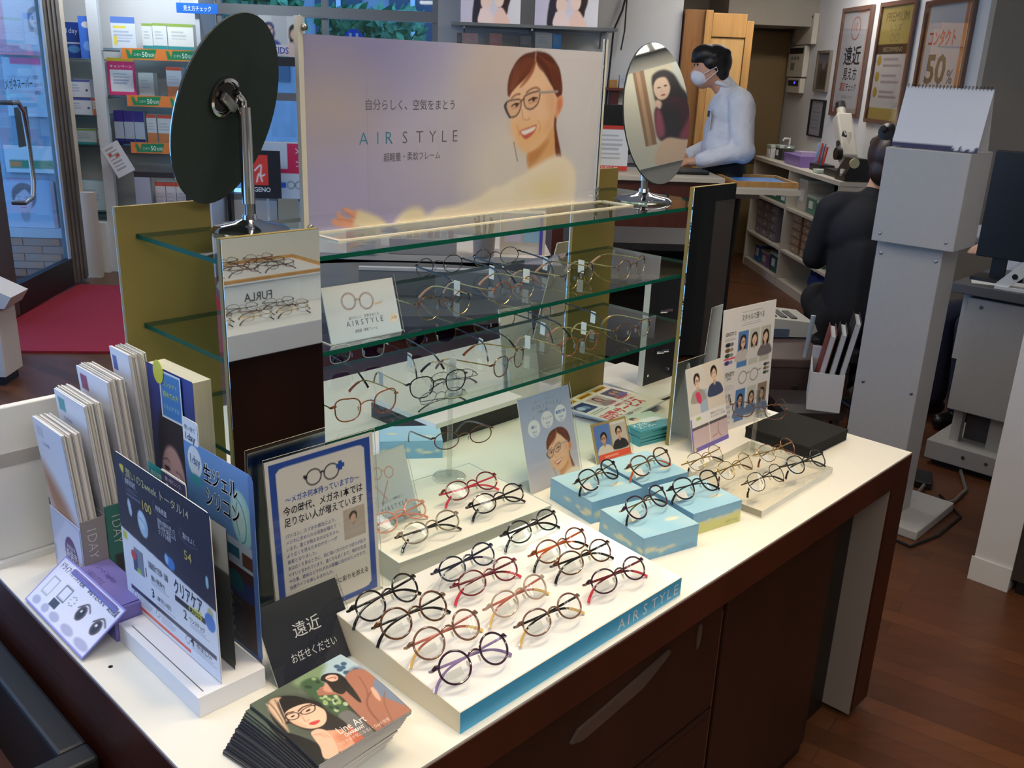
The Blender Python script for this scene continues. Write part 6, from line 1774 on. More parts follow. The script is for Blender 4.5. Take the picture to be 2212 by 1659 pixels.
# light boxes on a wall shelf
o_ = rthing('wall_shelf', 'grey wall shelf carrying two portrait light boxes', 'shelf', -0.09, 7.56, 1.975)
B(0, 1.27, 0, 0.43, 0, 0.022).build('board', mat('shelf_steel', (130, 136, 140), 0.35, 0.6), o_)
for x in (0.10, 0.62, 1.20):
    MB().tube([(x, 0.05, -0.01), (x, 0.40, -0.01), (x, 0.43, -0.12)], 0.008, 6).build('bracket', steel, o_)
for k, (u0, u1) in enumerate(((-0.02, 0.435), (0.545, 1.03))):
    P = Pic(u1 - u0, 0.31, 70).grad((196, 188, 206), (226, 222, 222), 0)
    q = u1 - u0
    P.ell(0.37, 0.42, 0.13, 0.17, (44, 40, 52), 0.15).blob([250, 300, 330, 350, 300, 980, 200, 1000, 210, 600], (44, 40, 52)).ell(0.42, 0.50, 0.09, 0.13, (238, 206, 190), 0.15).blob([300, 1000, 330, 700, 420, 640, 500, 720, 560, 1000], (240, 214, 206))
    P.ell(0.70, 0.35, 0.13, 0.22, (50, 36, 36), 0.15).blob([680, 200, 790, 300, 780, 750, 700, 800], (50, 36, 36)).ell(0.64, 0.42, 0.08, 0.14, (242, 210, 192), 0.15).blob([560, 1000, 600, 700, 680, 620, 760, 760, 830, 1000], (240, 200, 184))
    lb_ = rthing('light_box', ('left' if k == 0 else 'right') + ' light box with two women on the high wall shelf', 'light box', u0, 7.62, 1.997)
    B(0, q, 0.001, 0.06, 0, 0.31).build('case', steel, lb_)
    P.build('lit_print', lb_, mats=backlit_mat('light_box_print', 0.55))
# the lower narrow shelf with packages
o_ = rthing('wall_shelf', 'lower pale wall shelf with small packages above the large poster', 'shelf', -0.05, 7.70, 1.815)
B(0, 1.1, 0, 0.3, 0, 0.02).build('board', white_plastic, o_)
for lb, u0, u1, z1, cl in (('pink package on the small wall shelf', 0.0, 0.117, 1.925, (214, 170, 166)), ('pink and white package on the small wall shelf', 0.207, 0.304, 1.93, (190, 130, 126)), ('grey package on the small wall shelf', 0.447, 0.534, 1.92, (120, 116, 118)), ('white printed package on the small wall shelf', 0.566, 0.70, 1.953, (220, 216, 206)), ('bright blue package on the small wall shelf', 0.704, 0.77, 1.945, (40, 150, 220)), ('dark narrow package at the left of the small wall shelf', -0.045, -0.005, 1.925, (110, 96, 96))):
    carton(lb, u0, u1, 1.835, z1, 7.75, pt_plain, 0.05, 'box', cl, 'packages on the small wall shelf')
# cable and small bracket shelf on the far wall
o_ = rthing('wall_cable', 'black cable hanging down the far wall beside the light boxes', 'cable', 1.24, 7.97, 1.2)
MB().tube([(0.06, 0, 1.1), (0.03, -0.01, 0.95), (-0.03, -0.01, 0.80), (-0.05, -0.01, 0.3), (-0.06, -0.01, -0.2)], 0.008, 6).build('cable', black_plastic, o_)
MB().tube([(0.06, -0.005, 1.1), (0.06, -0.01, 0.8), (0.04, -0.01, 0.65)], 0.006, 6).build('cable', black_plastic, o_)
o_ = rthing('bracket_shelf', 'small brown bracket shelf on the far wall', 'shelf', 1.17, 7.80, 1.54)
B(0, 0.22, 0, 0.2, 0, 0.02).build('board', mat('red_brown', (110, 52, 40), 0.5), o_)
B(0.04, 0.10, 0.05, 0.2, -0.12, 0).build('bracket', mat('red_brown'), o_)
for lb, x, h_, cl in (('orange carton on the bracket shelf', 1.19, 0.06, (200, 140, 60)), ('white carton on the bracket shelf', 1.27, 0.10, (220, 222, 226)), ('grey bottle carton on the bracket shelf', 1.34, 0.15, (150, 150, 140))):
    carton(lb, x, x + 0.06, 1.56, 1.56 + h_, 7.85, pt_plain, 0.06, 'box', cl, 'cartons on the bracket shelf')
# black monitor and paper trays on a wall desk behind the poster
o_ = rthing('monitor', 'black monitor on the wall desk behind the large poster edge', 'monitor', 0.98, 6.9, 1.12)
B(-0.05, 0.40, 0, 0.03, 0.06, 0.34, 0.004).build('panel', black_plastic, o_)
B(0.1, 0.25, 0.02, 0.05, 0, 0.12).build('neck', black_plastic, o_)
B(0.05, 0.30, -0.05, 0.12, 0, 0.015).build('foot', black_plastic, o_)
o_ = rthing('wall_desk', 'pale narrow desk with grey front at the far wall', 'desk', 0.85, 6.75, 0)
B(0, 0.75, 0, 0.45, 1.07, 1.12).build('top', mat('desk_grey', (176, 172, 166), 0.4), o_)
B(0.02, 0.73, 0.02, 0.43, 0, 1.07).build('body', mat('desk_body', (120, 108, 112), 0.6), o_)
# notice clipboard leaning on the counter
P = Pic(0.20, 0.26, 40, (226, 228, 228))
P.rect(0, 0, 1, 0.08, (196, 60, 50)).rect(0, 0.9, 1, 1, (206, 60, 50)).rect(0, 0, 0.06, 1, (196, 80, 60)).lines(0.15, 0.2, 6, 0.7, 0.1, (150, 150, 156)).text('お知らせ', 0.2, 0.985, 0.026, (250, 230, 226), 0.01, 0.1)
board('notice_board', 'red framed notice leaning on the reception counter', 'notice', 0.80, 1.0, 1.12, 1.36, 5.68, P)

# ------------------------------------------------------------------ reception counter, laptop, tray
cw = mat('counter_wood', (78, 34, 24), 0.45, noise=(6, 0.2), stretch=(4, 4, 0.4))
o_ = rthing('reception_counter', 'dark red brown reception counter behind the display shelves', 'counter', 0.55, 5.5, 0)
B(0, 0.97, 0, 0.03, 0, 1.085).build('front', cw, o_)
B(0, 0.03, 0.03, 0.45, 0, 1.085).build('side', cw, o_)
B(0.94, 0.97, 0.03, 0.45, 0, 1.085).build('side', cw, o_)
B(0.2, 1.0, -0.02, 0.48, 1.085, 1.115, 0.003).build('top', mat('counter_top', (206, 194, 176), 0.35), o_)
B(0.0, 0.22, 0.0, 0.10, 1.085, 1.20).build('raised_ledge', cw, o_)
o_ = rthing('office_chair', 'dark red brown chair back at the reception counter', 'chair', 1.29, 6.15, 0)
B(0, 0.10, 0, 0.4, 1.0, 1.38, 0.01).build('backrest', cw, o_)
B(-0.28, 0.10, 0, 0.42, 0.55, 0.62, 0.01).build('seat', cw, o_)
for x, y in ((-0.27, 0.02), (0.05, 0.02), (-0.27, 0.36), (0.05, 0.36)):
    B(x, x + 0.04, y, y + 0.04, 0, 0.55).build('leg', cw, o_)
B(0, 0.04, 0.02, 0.06, 0.6, 1.02).build('back_post', cw, o_)
o_ = rthing('laptop', 'black laptop lying open on the reception counter', 'laptop', 1.15, 5.62, 1.116)
B(0, 0.34, 0, 0.22, 0, 0.02, 0.004).build('keyboard_deck', black_plastic, o_)
for r in range(4):
    B(0.02, 0.32, 0.03 + r * 0.045, 0.065 + r * 0.045, 0.0195, 0.0225).build('key_row', mat('key_grey', (40, 40, 44), 0.5), o_)
# wooden tray with blue lining on the side table
o_ = rthing('wooden_tray', 'wooden edged tray lined in bright blue beside the man', 'tray', 1.60, 5.45, 1.06)
B(0, 0.38, 0, 0.42, 0, 0.012).build('bottom', mat('tray_white', (214, 208, 196), 0.5), o_)
for a in ((0, 0.38, 0, 0.02), (0, 0.38, 0.40, 0.42), (0, 0.02, 0.02, 0.40), (0.36, 0.38, 0.02, 0.40)):
    B(*a, 0.012, 0.045).build('rim', wood_l, o_)
B(0.02, 0.36, 0.02, 0.40, 0.012, 0.030).build('blue_lining', mat('blue_lining', (60, 140, 220), 0.5), o_)
o_ = rthing('side_table', 'slim pale side table under the blue lined tray', 'table', 1.62, 5.47, 0)
B(-0.04, 0.38, -0.02, 0.40, 1.03, 1.06).build('top', mat('counter_top'), o_)
B(-0.10, -0.05, 0.15, 0.25, 0, 1.03).build('leg', mat('counter_top'), o_)
B(-0.05, 0.20, 0.18, 0.22, 0.98, 1.03).build('bracket', mat('counter_top'), o_)

# ------------------------------------------------------------------ grey counter and desk seen through the shelves
gt = mat('grey_top', (92, 92, 92), 0.35, noise=(5, 0.08))
o_ = rthing('grey_counter', 'grey topped oval counter behind the display table', 'counter', -0.25, 3.88, 0)
MB().prism([(0.75 * math.cos(R(k * 10)), 0.50 * math.sin(R(k * 10))) for k in range(36)], 0.75, 0.79, 'z').build('top', gt, o_)
MB().prism([(0.64 * math.cos(R(k * 10)), 0.42 * math.sin(R(k * 10))) for k in range(36)], 0, 0.75, 'z').build('body', cw, o_)
o_ = rthing('grey_board', 'grey panel leaning behind the lowest shelf', 'panel', -0.02, 3.72, 0.79)
B(-0.38, 0.16, 0, 0.02, 0, 0.10).build('panel', mat('grey_panel', (120, 122, 122), 0.5), o_)
B(-0.38, 0.16, -0.005, 0.025, 0.10, 0.112).build('edge', mat('pale_edge', (190, 190, 186), 0.4), o_)
o_ = rthing('office_desk', 'white office desk with black recess behind the grey counter', 'desk', -0.75, 4.42, 0)
B(0, 1.2, 0, 0.6, 0.79, 0.82).build('top', mat('desk_white', (216, 206, 194), 0.4), o_)
B(0.02, 0.06, 0.02, 0.58, 0, 0.79).build('side', mat('desk_dark', (40, 34, 34), 0.5), o_)
B(1.14, 1.18, 0.02, 0.58, 0, 0.79).build('side', mat('desk_dark'), o_)
B(0.06, 1.14, 0.5, 0.55, 0.2, 0.79).build('modesty_panel', mat('desk_dark'), o_)
o_ = rthing('drawer_tower', 'small white tower of letter drawers on the office desk', 'drawers', -0.53, 4.4, 0.821)
B(0, 0.14, 0, 0.25, 0, 0.14).build('case', white_plastic, o_)
for k in range(5):
    d_ = B(0.005, 0.135, -0.008, 0.002, 0.006 + k * 0.027, 0.027 + k * 0.027).build('drawer', mat('drawer_white', (222, 218, 208), 0.4), o_)
    B(0.055, 0.085, -0.011, -0.008, 0.012 + k * 0.027, 0.017 + k * 0.027).build('grip', steel, d_)
o_ = rthing('pen_tray', 'grey pen and card organiser on the office desk', 'organiser', -0.33, 4.42, 0.821)
B(0, 0.32, 0, 0.14, 0, 0.075, 0.003).build('box', mat('organiser_grey', (170, 164, 158), 0.4), o_)
for k in range(9):
    B(0.015 + k * 0.033, 0.040 + k * 0.033, 0.03, 0.035, 0.07, 0.115).build('card', mat('card_%d' % (k % 3), ((206, 180, 170), (214, 212, 206), (190, 160, 150))[k % 3], 0.6), o_)
o_ = rthing('pen_cup', 'dark pen cup full of combs and pens on the office desk', 'pen cup', 0.12, 4.45, 0.821)
MB().lathe([(0.05, 0), (0.055, 0.10), (0.05, 0.10), (0.045, 0.01)], 18).build('cup', mat('cup_grey', (150, 140, 136), 0.3), o_, smooth=True)
for k in range(8):
    a = k * 0.8
    MB().tube([(0.02 * math.cos(a), 0.02 * math.sin(a), 0.02), (0.045 * math.cos(a), 0.045 * math.sin(a), 0.16 + 0.02 * (k % 3))], 0.005, 6).build('pen', black_plastic, o_)
o_ = rthing('pastel_file_box', 'pastel blue and pink file box on the office desk', 'file box', 0.20, 4.5, 0.821)
B(0, 0.22, 0, 0.10, 0, 0.20).build('box', mat('file_cream', (226, 214, 196), 0.5), o_)
B(0.02, 0.10, -0.003, 0, 0.06, 0.20).build('pink_panel', mat('file_pink', (226, 214, 226), 0.5), o_)
B(0.11, 0.19, -0.003, 0, 0.06, 0.20).build('blue_panel', mat('file_blue', (170, 206, 222), 0.5), o_)
B(0.19, 0.205, -0.004, 0, 0.0, 0.20).build('violet_edge', mat('file_violet', (90, 86, 190), 0.5), o_)
# ------------------------------------------------------------------ things on the rear half of the display table
o_ = thing('rear_riser', 'white riser on a black base under the rear glass shelves', 'riser', (1.44, 1.615, TZ))
B(0, 0.31, 0, 0.26, 0, 0.045).build('black_base', mat('base_black', (26, 24, 24), 0.5), o_)
B(-0.003, 0.313, -0.003, 0.263, 0.045, 0.058).build('white_top', mat('riser_white'), o_)
for lb, x, y, a in (('grey metal glasses on the rear white riser', 1.53, 1.70, 170), ('dark wire glasses on the rear white riser', 1.66, 1.80, 165)):
    make_glasses(lb, 'glasses on the rear riser', x, y, TZ + 0.0585, a, metal_d, metal_d, blackf, 'half', 0.14, 0.05, 0.038, 0.0009, True, 20, 0)
o_ = thing('leaflet_board', 'tall white leaflet board behind the right part of the shelves', 'board', (1.79, 1.70, TZ), R(-8))
B(0, 0.115, 0, 0.05, 0, 0.012).build('foot', white_plastic, o_)
B(0, 0.115, 0.015, 0.020, 0.012, 0.27).build('board', mat('board_white', (206, 206, 198), 0.5), o_, (0, 0, 0), (R(-10), 0, 0))
for k in range(3):
    B(0.004, 0.111, 0.004 - k * 0.003, 0.006 - k * 0.003, 0.012, 0.16 - k * 0.03).build('leaflet', paper, o_, (0, 0, 0), (R(-8), 0, 0))
o_ = thing('cream_sign_back', 'cream sign back leaning beside the right olive panel', 'sign', (2.02, 1.86, TZ), R(2))
B(0, 0.20, 0, 0.003, 0, 0.44).build('board', mat('cream_board', (206, 200, 176), 0.5), o_, (0, 0, 0), (R(14), 0, 0))
B(-0.01, 0.22, -0.12, 0.05, 0, 0.004).build('foot', acrylic, o_)
o_ = thing('black_display_panel', 'black upright display panel on a white base behind the right mirror', 'display panel', (2.115, 1.43, TZ))
B(0, 0.21, 0, 0.28, 0.010, 0.020, 0.002).build('base', white_plastic, o_)
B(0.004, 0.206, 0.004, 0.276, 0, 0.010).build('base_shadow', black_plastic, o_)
B(0.055, 0.21, 0.09, 0.105, 0.020, 0.335).build('panel', mat('navy_black', (14, 15, 22), 0.5), o_)
B(0.052, 0.055, 0.088, 0.107, 0.020, 0.335).build('white_edge', white_plastic, o_)
for z in (0.115, 0.24):
    for x in (0.11, 0.135):
        MB().tube([(x, 0.088, z), (x + 0.022, 0.078, z)], 0.005, 8).build('holder_rod', chrome, o_, smooth=True)
for x in (0.075, 0.18):
    MB().lathe([(0.004, 0), (0.004, 0.004)], 10).build('screw', chrome, o_, (x, 0.09, 0.05), (R(90), 0, 0))

# ------------------------------------------------------------------ right wall: framed posters, intercoms
def wallframe(label, v0, v1, z0, z1, P, fr_=0.03, m_=None, name='framed_poster', cat='framed poster'):
    """hangs on the right block wall, facing -U; v0 is the far end"""
    o_ = thing(name, label, cat, room(3.097, v0, z0), RZ - R(90))
    w_, h_ = v0 - v1, z1 - z0
    m_ = m_ or mat('frame_brown', (66, 30, 26), 0.35)
    B(0, w_, -0.025, 0, 0, fr_).build('frame_bottom', m_, o_)
    B(0, w_, -0.025, 0, h_ - fr_, h_).build('frame_top', m_, o_)
    B(0, fr_, -0.025, 0, fr_, h_ - fr_).build('frame_side', m_, o_)
    B(w_ - fr_, w_, -0.025, 0, fr_, h_ - fr_).build('frame_side', m_, o_)
    B(fr_, w_ - fr_, -0.008, 0, fr_, h_ - fr_).build('backing', paper, o_)
    P.build('print', o_, (fr_, -0.0085, fr_))
    B(fr_, w_ - fr_, -0.016, -0.014, fr_, h_ - fr_).build('glazing', clear('frame_glazing', (250, 250, 250), 0.04, 0.6), o_)
    return o_
dk = (44, 44, 50)
P = Pic(0.52, 0.79, 60, (228, 226, 228))
P.rect(0, 0, 1, 0.04, (90, 80, 90)).rect(0.5, 0, 0.8, 0.05, (226, 130, 70)).rect(0, 0.95, 1, 1, (206, 196, 190)).rect(0.1, 0.95, 0.2, 1, (206, 80, 60)).rect(0.4, 0.95, 0.5, 1, (226, 180, 60)).rect(0.9, 0, 1, 1, (226, 150, 110), 0.5)
P.ell(0.5, 0.19, 0.17, 0.17, (206, 80, 66), 0.05).ell(0.5, 0.19, 0.15, 0.15, (228, 226, 228), 0.05).text('10', 0.5, 0.215, 0.09, (206, 110, 90), 0, None, 'c')
P.text('遠近', 0.5, 0.52, 0.15, dk, 0.02, 0.33, 'c').text('見え方', 0.5, 0.67, 0.10, dk, 0.02, 0.27, 'c').text('測定', 0.18, 0.78, 0.07, (214, 60, 60), 0.02, 0.11).text('チェック', 0.42, 0.78, 0.065, dk, 0.02, 0.20).text('遠近両用メガネも', 0.5, 0.86, 0.03, (120, 120, 126), 0, 0.22, 'c')
wallframe('framed white poster with red round mark and black characters, farthest of three', 7.985, 7.40, 1.407, 2.235, P)
P = Pic(0.52, 0.79, 60, (224, 214, 206))
P.rect(0, 0, 1, 0.34, (190, 166, 92)).rect(0, 0.34, 1, 0.42, (80, 56, 40)).rect(0, 0.90, 1, 1, (200, 170, 90)).text('PREMIUM', 0.5, 0.14, 0.09, (110, 90, 50), 0, 0.36, 'c').text('レンズ', 0.5, 0.22, 0.055, (120, 100, 60), 0, 0.18, 'c').text('RECOMMEND', 0.5, 0.40, 0.045, (200, 176, 130), 0, 0.32, 'c')
for x in (0.42, 0.58):
    P.line(np.stack([(x + 0.06 * np.cos(RING)) * 1000, (0.28 + 0.03 * np.sin(RING)) * 1000], 1).ravel(), 0.006, (130, 110, 76), sm=False, closed=True)
for k in range(3):
    P.ell(0.12, 0.48 + 0.14 * k, 0.07, 0.07, (196, 160, 60), 0.1).lines(0.26, 0.46 + 0.14 * k, 2, 0.6, 0.05, (150, 120, 120))
wallframe('framed gold topped poster with three gold bullets, middle of three', 7.26, 6.68, 1.39, 2.235, P)
P = Pic(0.54, 0.79, 60, (228, 226, 228))
P.rect(0, 0, 1, 0.05, (90, 80, 90)).rect(0.93, 0, 1, 1, (226, 130, 70)).rect(0, 0, 0.06, 0.9, (226, 160, 100)).text('コンタクト', 0.46, 0.36, 0.11, (220, 60, 56), 0.02, 0.36, 'c').text('50', 0.42, 0.66, 0.25, (60, 72, 72), 0.03, 0.27, 'c').text('%', 0.72, 0.66, 0.12, (70, 90, 110), 0.02, 0.08).text('OFF', 0.5, 0.88, 0.14, (60, 72, 72), 0.02, 0.26, 'c')
wallframe('framed poster with red katakana and a large grey 50, nearest of three', 6.54, 5.90, 1.39, 2.20, P)
P = Pic(0.26, 0.30, 30, (90, 84, 92))
P.rect(0, 0, 1, 0.3, (150, 150, 160)).ell(0.5, 0.35, 0.15, 0.12, (190, 170, 180), 0.4).rect(0.2, 0.5, 0.8, 0.9, (60, 54, 56))
wallframe('small grey framed photo high on the right wall by the intercom', 8.43, 8.13, 1.585, 1.92, P, 0.02, mat('frame_grey', (150, 150, 152), 0.4), 'framed_photo', 'framed photo')
P = Pic(0.28, 0.27, 30, (206, 208, 222)).lines(0.1, 0.15, 6, 0.7, 0.12, (140, 146, 176))
wallframe('white clipboard notice on the right wall below the small photo', 8.44, 8.12, 1.21, 1.52, P, 0.012, black_plastic, 'clipboard', 'notice')
for k, (lb, v0, v1, z0, z1) in enumerate((('beige wall control box nearest the passage, uppermost', 9.0, 8.55, 1.975, 2.23), ('beige intercom panel with buttons and dark screen', 9.1, 8.68, 1.70, 1.97), ('small beige switch box with blue light, lowest', 9.05, 8.70, 1.56, 1.69))):
    o_ = thing('wall_control', lb, 'control panel', room(3.097, v0, z0), RZ - R(90), 'control boxes by the passage')
    w_, h_ = v0 - v1, z1 - z0
    B(0, w_, -0.05, 0, 0, h_, 0.006).build('case', mat('case_beige', (214, 206, 190), 0.5), o_)
    if k == 0:
        B(0.03, w_ - 0.03, -0.053, -0.049, h_ - 0.04, h_ - 0.02).build('slit', black_plastic, o_)
    if k == 1:
        B(0.03, w_ - 0.03, -0.053, -0.049, h_ - 0.07, h_ - 0.02).build('screen', black_plastic, o_)
        for q in range(3):
            B(0.1 + q * 0.08, 0.14 + q * 0.08, -0.054, -0.049, h_ - 0.12, h_ - 0.095).build('button', mat('button_grey', (120, 116, 110), 0.4), o_)
        B(0.1, 0.2, -0.053, -0.049, 0.06, 0.12).build('speaker_grille', mat('button_grey'), o_)
    if k == 2:
        B(0.04, w_ - 0.04, -0.053, -0.049, 0.06, 0.11).build('screen', black_plastic, o_)
        B(0.2, 0.23, -0.055, -0.052, 0.08, 0.1).build('led', mat('blue_led', (70, 70, 230), 0.3, emit=2.0), o_)

# ================================================================== RIGHT SIDE: white cubby unit
cub = mat('cubby_white', (214, 206, 190), 0.45)
o_ = rthing('cubby_unit', 'white open cubby shelf unit along the right wall', 'shelf unit', 2.70, 6.62, 0)
B(0, 0.38, -0.01, 2.07, 0.97, 1.0).build('top', cub, o_)
for y in (0, 1.06, 2.03):
    B(0.005, 0.375, y, y + 0.025, 0.0, 0.97).build('upright', cub, o_)
B(0.36, 0.375, 0.02, 2.03, 0.05, 0.97).build('back', mat('cubby_back', (176, 166, 146), 0.6), o_)
B(0.01, 0.36, 0.02, 2.03, 0.0, 0.07).build('plinth', cub, o_)
for z in (0.67, 0.32):
    for y0, y1 in ((0.025, 1.06), (1.085, 2.03)):
        B(0.008, 0.36, y0, y1, z - 0.02, z).build('shelf', cub, o_)
def rbox(name, label, cat, u, v, z, w_, d_, h_, col, group=None, bev=0.003, extra=None):
    q_ = rthing(name, label, cat, u, v, z, 0, group)
    B(0, w_, 0, d_, 0, h_, bev).build('body', mat('c_%d_%d_%d' % col, col, 0.5), q_)
    if extra:
        extra(q_, w_, d_, h_)
    return q_
def drawers(n, col):
    def f(q_, w_, d_, h_):
        for k in range(n):
            dd = B(-0.006, 0.0, 0.01, d_ - 0.01, 0.008 + k * h_ / n, (k + 1) * h_ / n - 0.006).build('drawer', mat('dr_%d_%d_%d' % col, col, 0.35), q_)
            B(-0.010, -0.006, d_ / 2 - 0.02, d_ / 2 + 0.02, (k + 0.45) * h_ / n, (k + 0.6) * h_ / n).build('grip', mat('drawer_grip', (206, 206, 206), 0.3), dd)
    return f
def lidded(q_, w_, d_, h_):
    B(-0.004, w_ + 0.004, -0.004, d_ + 0.004, h_ - 0.02, h_ + 0.004, 0.002).build('lid', mat('lid_pale', (206, 214, 206), 0.4), q_)
    B(-0.006, 0, d_ * 0.3, d_ * 0.7, h_ * 0.3, h_ * 0.7).build('label_card', paper, q_)
for k in range(3):
    rbox('drawer_box', ('grey small drawer box, %s in the middle far cubby' % ('farthest', 'middle one', 'nearest')[k]), 'drawer box', 2.76, 8.02 + k * 0.19 if False else 8.40 - k * 0.20, 0.322, 0.26, 0.18, 0.30, (120, 112, 122), 'small drawer boxes in the cubbies', extra=drawers(4, (150, 142, 152)))
for k in range(2):
    rbox('drawer_box', ('brown small drawer box, %s of two in the near middle cubby' % ('farther', 'nearer')[k]), 'drawer box', 2.76, 7.40 - k * 0.26, 0.322, 0.26, 0.22, 0.31, (128, 100, 80), 'small drawer boxes in the cubbies', extra=drawers(5, (166, 140, 116)))
rbox('parts_bin', 'green parts bin on the dark near middle cubby', 'bin', 2.76, 6.85, 0.322, 0.26, 0.24, 0.22, (70, 100, 84), extra=lidded)
for k in range(3):
    rbox('lens_pack', ('green and clear lens pack %s in the upper far cubby' % ('farthest', 'in the middle', 'nearest'))if False else 'green and clear lens pack, %s in the upper far cubby' % ('farthest', 'middle one', 'nearest')[k], 'lens pack', 2.76, 8.30 - k * 0.24, 0.672, 0.22, 0.20, 0.08 + 0.02 * (k % 2), (60, 124, 104), 'green lens packs', extra=lidded)
for k in range(4):
    rbox('lens_pack', 'pale lens pack, %s in the upper near cubby' % ('farthest', 'second', 'third', 'nearest')[k], 'lens pack', 2.78, 7.44 - k * 0.22, 0.672, 0.22, 0.19, (0.24, 0.14, 0.12, 0.15)[k], ((196, 190, 180), (90, 140, 120), (176, 176, 180), (186, 190, 196))[k], 'pale lens packs', extra=lidded)
rbox('storage_box', 'blue storage box low in the far cubby', 'box', 2.76, 8.35, 0.072, 0.22, 0.16, 0.17, (60, 120, 190), extra=lidded)
rbox('storage_box', 'lilac storage box low in the far cubby', 'box', 2.76, 8.14, 0.072, 0.22, 0.16, 0.13, (160, 130, 190), extra=lidded)
rbox('storage_box', 'dark green storage box low in the far cubby', 'box', 2.76, 7.86, 0.072, 0.22, 0.2, 0.16, (44, 96, 84), extra=lidded)
q_ = rthing('blue_bag', 'dark blue bag slumped in the low near cubby', 'bag', 2.86, 7.02, 0.072)
MB().ellipsoid((0, 0, 0.10), (0.12, 0.2, 0.10), 16, 10).build('bag', mat('bag_blue', (30, 54, 130), 0.6), q_, smooth='all')
MB().tube([(-0.08, -0.08, 0.15), (-0.10, -0.04, 0.21), (-0.10, 0.04, 0.21), (-0.08, 0.08, 0.15)], 0.008, 6).build('strap', mat('bag_strap', (24, 36, 80), 0.7), q_)
q_ = rthing('cable_roll', 'grey and white coiled cable on the floor of the far cubby', 'cable', 2.80, 7.72 + 0.12, 0.235)
MB().tube([(0.03 * math.sin(t_ * 0.4), 0.06 * math.cos(t_ * 0.55), 0.012 + 0.0015 * t_) for t_ in range(40)], 0.009, 6).build('coil', mat('cable_grey', (190, 186, 180), 0.5), q_)
# on top of the unit
q_ = rthing('lensmeter', 'white lens meter leaning at an angle on the cubby unit', 'lens meter', 2.87, 7.0, 1.0, R(-90))
ivory = mat('ivory', (216, 210, 196), 0.35)
B(-0.14, 0.14, -0.10, 0.12, 0, 0.05, 0.01).build('base', black_plastic, q_)
MB().tube([(0.07, 0, 0.04), (0.02, 0, 0.16), (-0.06, 0, 0.30)], [0.05, 0.055, 0.05], 12).build('column', ivory, q_, smooth=True)
B(-0.05, 0.05, -0.06, 0.06, -0.19, 0.19, 0.015).build('barrel', ivory, q_, (-0.06, 0, 0.28), (0, R(-38), 0))
MB().tube([(-0.18, 0, 0.43), (-0.225, 0, 0.49)], 0.032, 14).build('eyepiece_tube', ivory, q_, smooth=True)
MB().tube([(-0.22, 0, 0.485), (-0.245, 0, 0.52)], 0.036, 14).build('eyecup', black_plastic, q_, smooth=True)
MB().tube([(0.05, -0.06, 0.17), (0.05, -0.10, 0.17)], 0.045, 18).build('dial', mat('dial_dark', (36, 30, 26), 0.4), q_, smooth=True)
MB().tube([(0.02, -0.05, 0.30), (0.08, -0.07, 0.33), (0.12, -0.07, 0.30)], 0.010, 8).build('lever', black_plastic, q_)
MB().tube([(-0.05, -0.05, 0.22), (0.02, -0.08, 0.25)], 0.014, 8).build('lens_holder', black_plastic, q_)
q_ = rthing('pump_bottle', 'clear pump bottle with white nozzle on the cubby unit', 'bottle', 2.85, 8.20, 1.0)
MB().lathe([(0.05, 0), (0.05, 0.10), (0.03, 0.13), (0.02, 0.14)], 16).build('bottle', clear('bottle_clear', (236, 240, 240), 0.12, 0.8), q_, smooth=True)
MB().tube([(0, 0, 0.14), (0, 0, 0.19), (-0.05, 0.0, 0.19), (-0.06, 0, 0.17)], 0.009, 8).build('pump', white_plastic, q_)
rbox('tissue_box', 'small white carton at the far end of the cubby unit', 'box', 2.78, 8.46, 1.0, 0.12, 0.12, 0.11, (226, 228, 232), extra=lidded)
rbox('black_case', 'small black case beside the white carton on the cubby unit', 'box', 2.80, 8.28, 1.0, 0.12, 0.12, 0.12, (34, 34, 38), extra=lidded)
q_ = rthing('purple_tray', 'purple plastic parts tray on the cubby unit', 'tray', 2.74, 7.60, 1.0)
MB().prism([(0.02, 0), (0.18, 0), (0.20, 0.09), (0.0, 0.09)], 0, 0.40, 'y').build('tray', mat('tray_purple', (150, 120, 190), 0.4), q_)
B(0.03, 0.17, 0.05, 0.2, 0.09, 0.12).build('content', mat('pink_parts', (196, 180, 206), 0.5), q_)
q_ = rthing('plier_rack', 'rack of steel pliers with red handles on the cubby unit', 'tool rack', 2.80, 7.30, 1.0)
B(0, 0.12, 0, 0.22, 0, 0.05).build('rack', black_plastic, q_)
for k in range(6):
    MB().tube([(0.03, 0.03 + k * 0.033, 0.03), (0.05, 0.02 + k * 0.036, 0.19 + 0.02 * (k % 2))], 0.009, 6).build('plier', chrome if k % 3 else mat('red_handle', (206, 60, 50), 0.4), q_)
for k in range(3):
    rbox('lens_envelope', 'teal lens envelope on the cubby unit, %s' % ('by the lens meter', 'in the middle', 'nearest the front')[k], 'envelope', 2.74 + 0.05 * k, 6.78 + 0.10 * k if False else 7.18 - 0.12 * k - 0.02, 1.0 + 0.0, 0.10, 0.10, 0.025 + 0.01 * k, (84, 160, 136), 'teal lens envelopes', extra=lidded)
q_ = rthing('black_grinder', 'small black edging machine with pale dial on the cubby unit', 'machine', 2.74, 6.64, 1.0)
MB().prism([(0, 0), (0.26, 0), (0.26, 0.06), (0.14, 0.16), (0.06, 0.16), (0, 0.05)], 0, 0.18, 'y').build('body', black_plastic, q_)
MB().tube([(0.05, -0.005, 0.13), (0.05, -0.02, 0.13)], 0.035, 16).build('dial', mat('pale_dial', (206, 200, 160), 0.4), q_)
B(0.0, 0.02, 0.05, 0.10, 0.03, 0.08).build('label_plate', paper, q_)

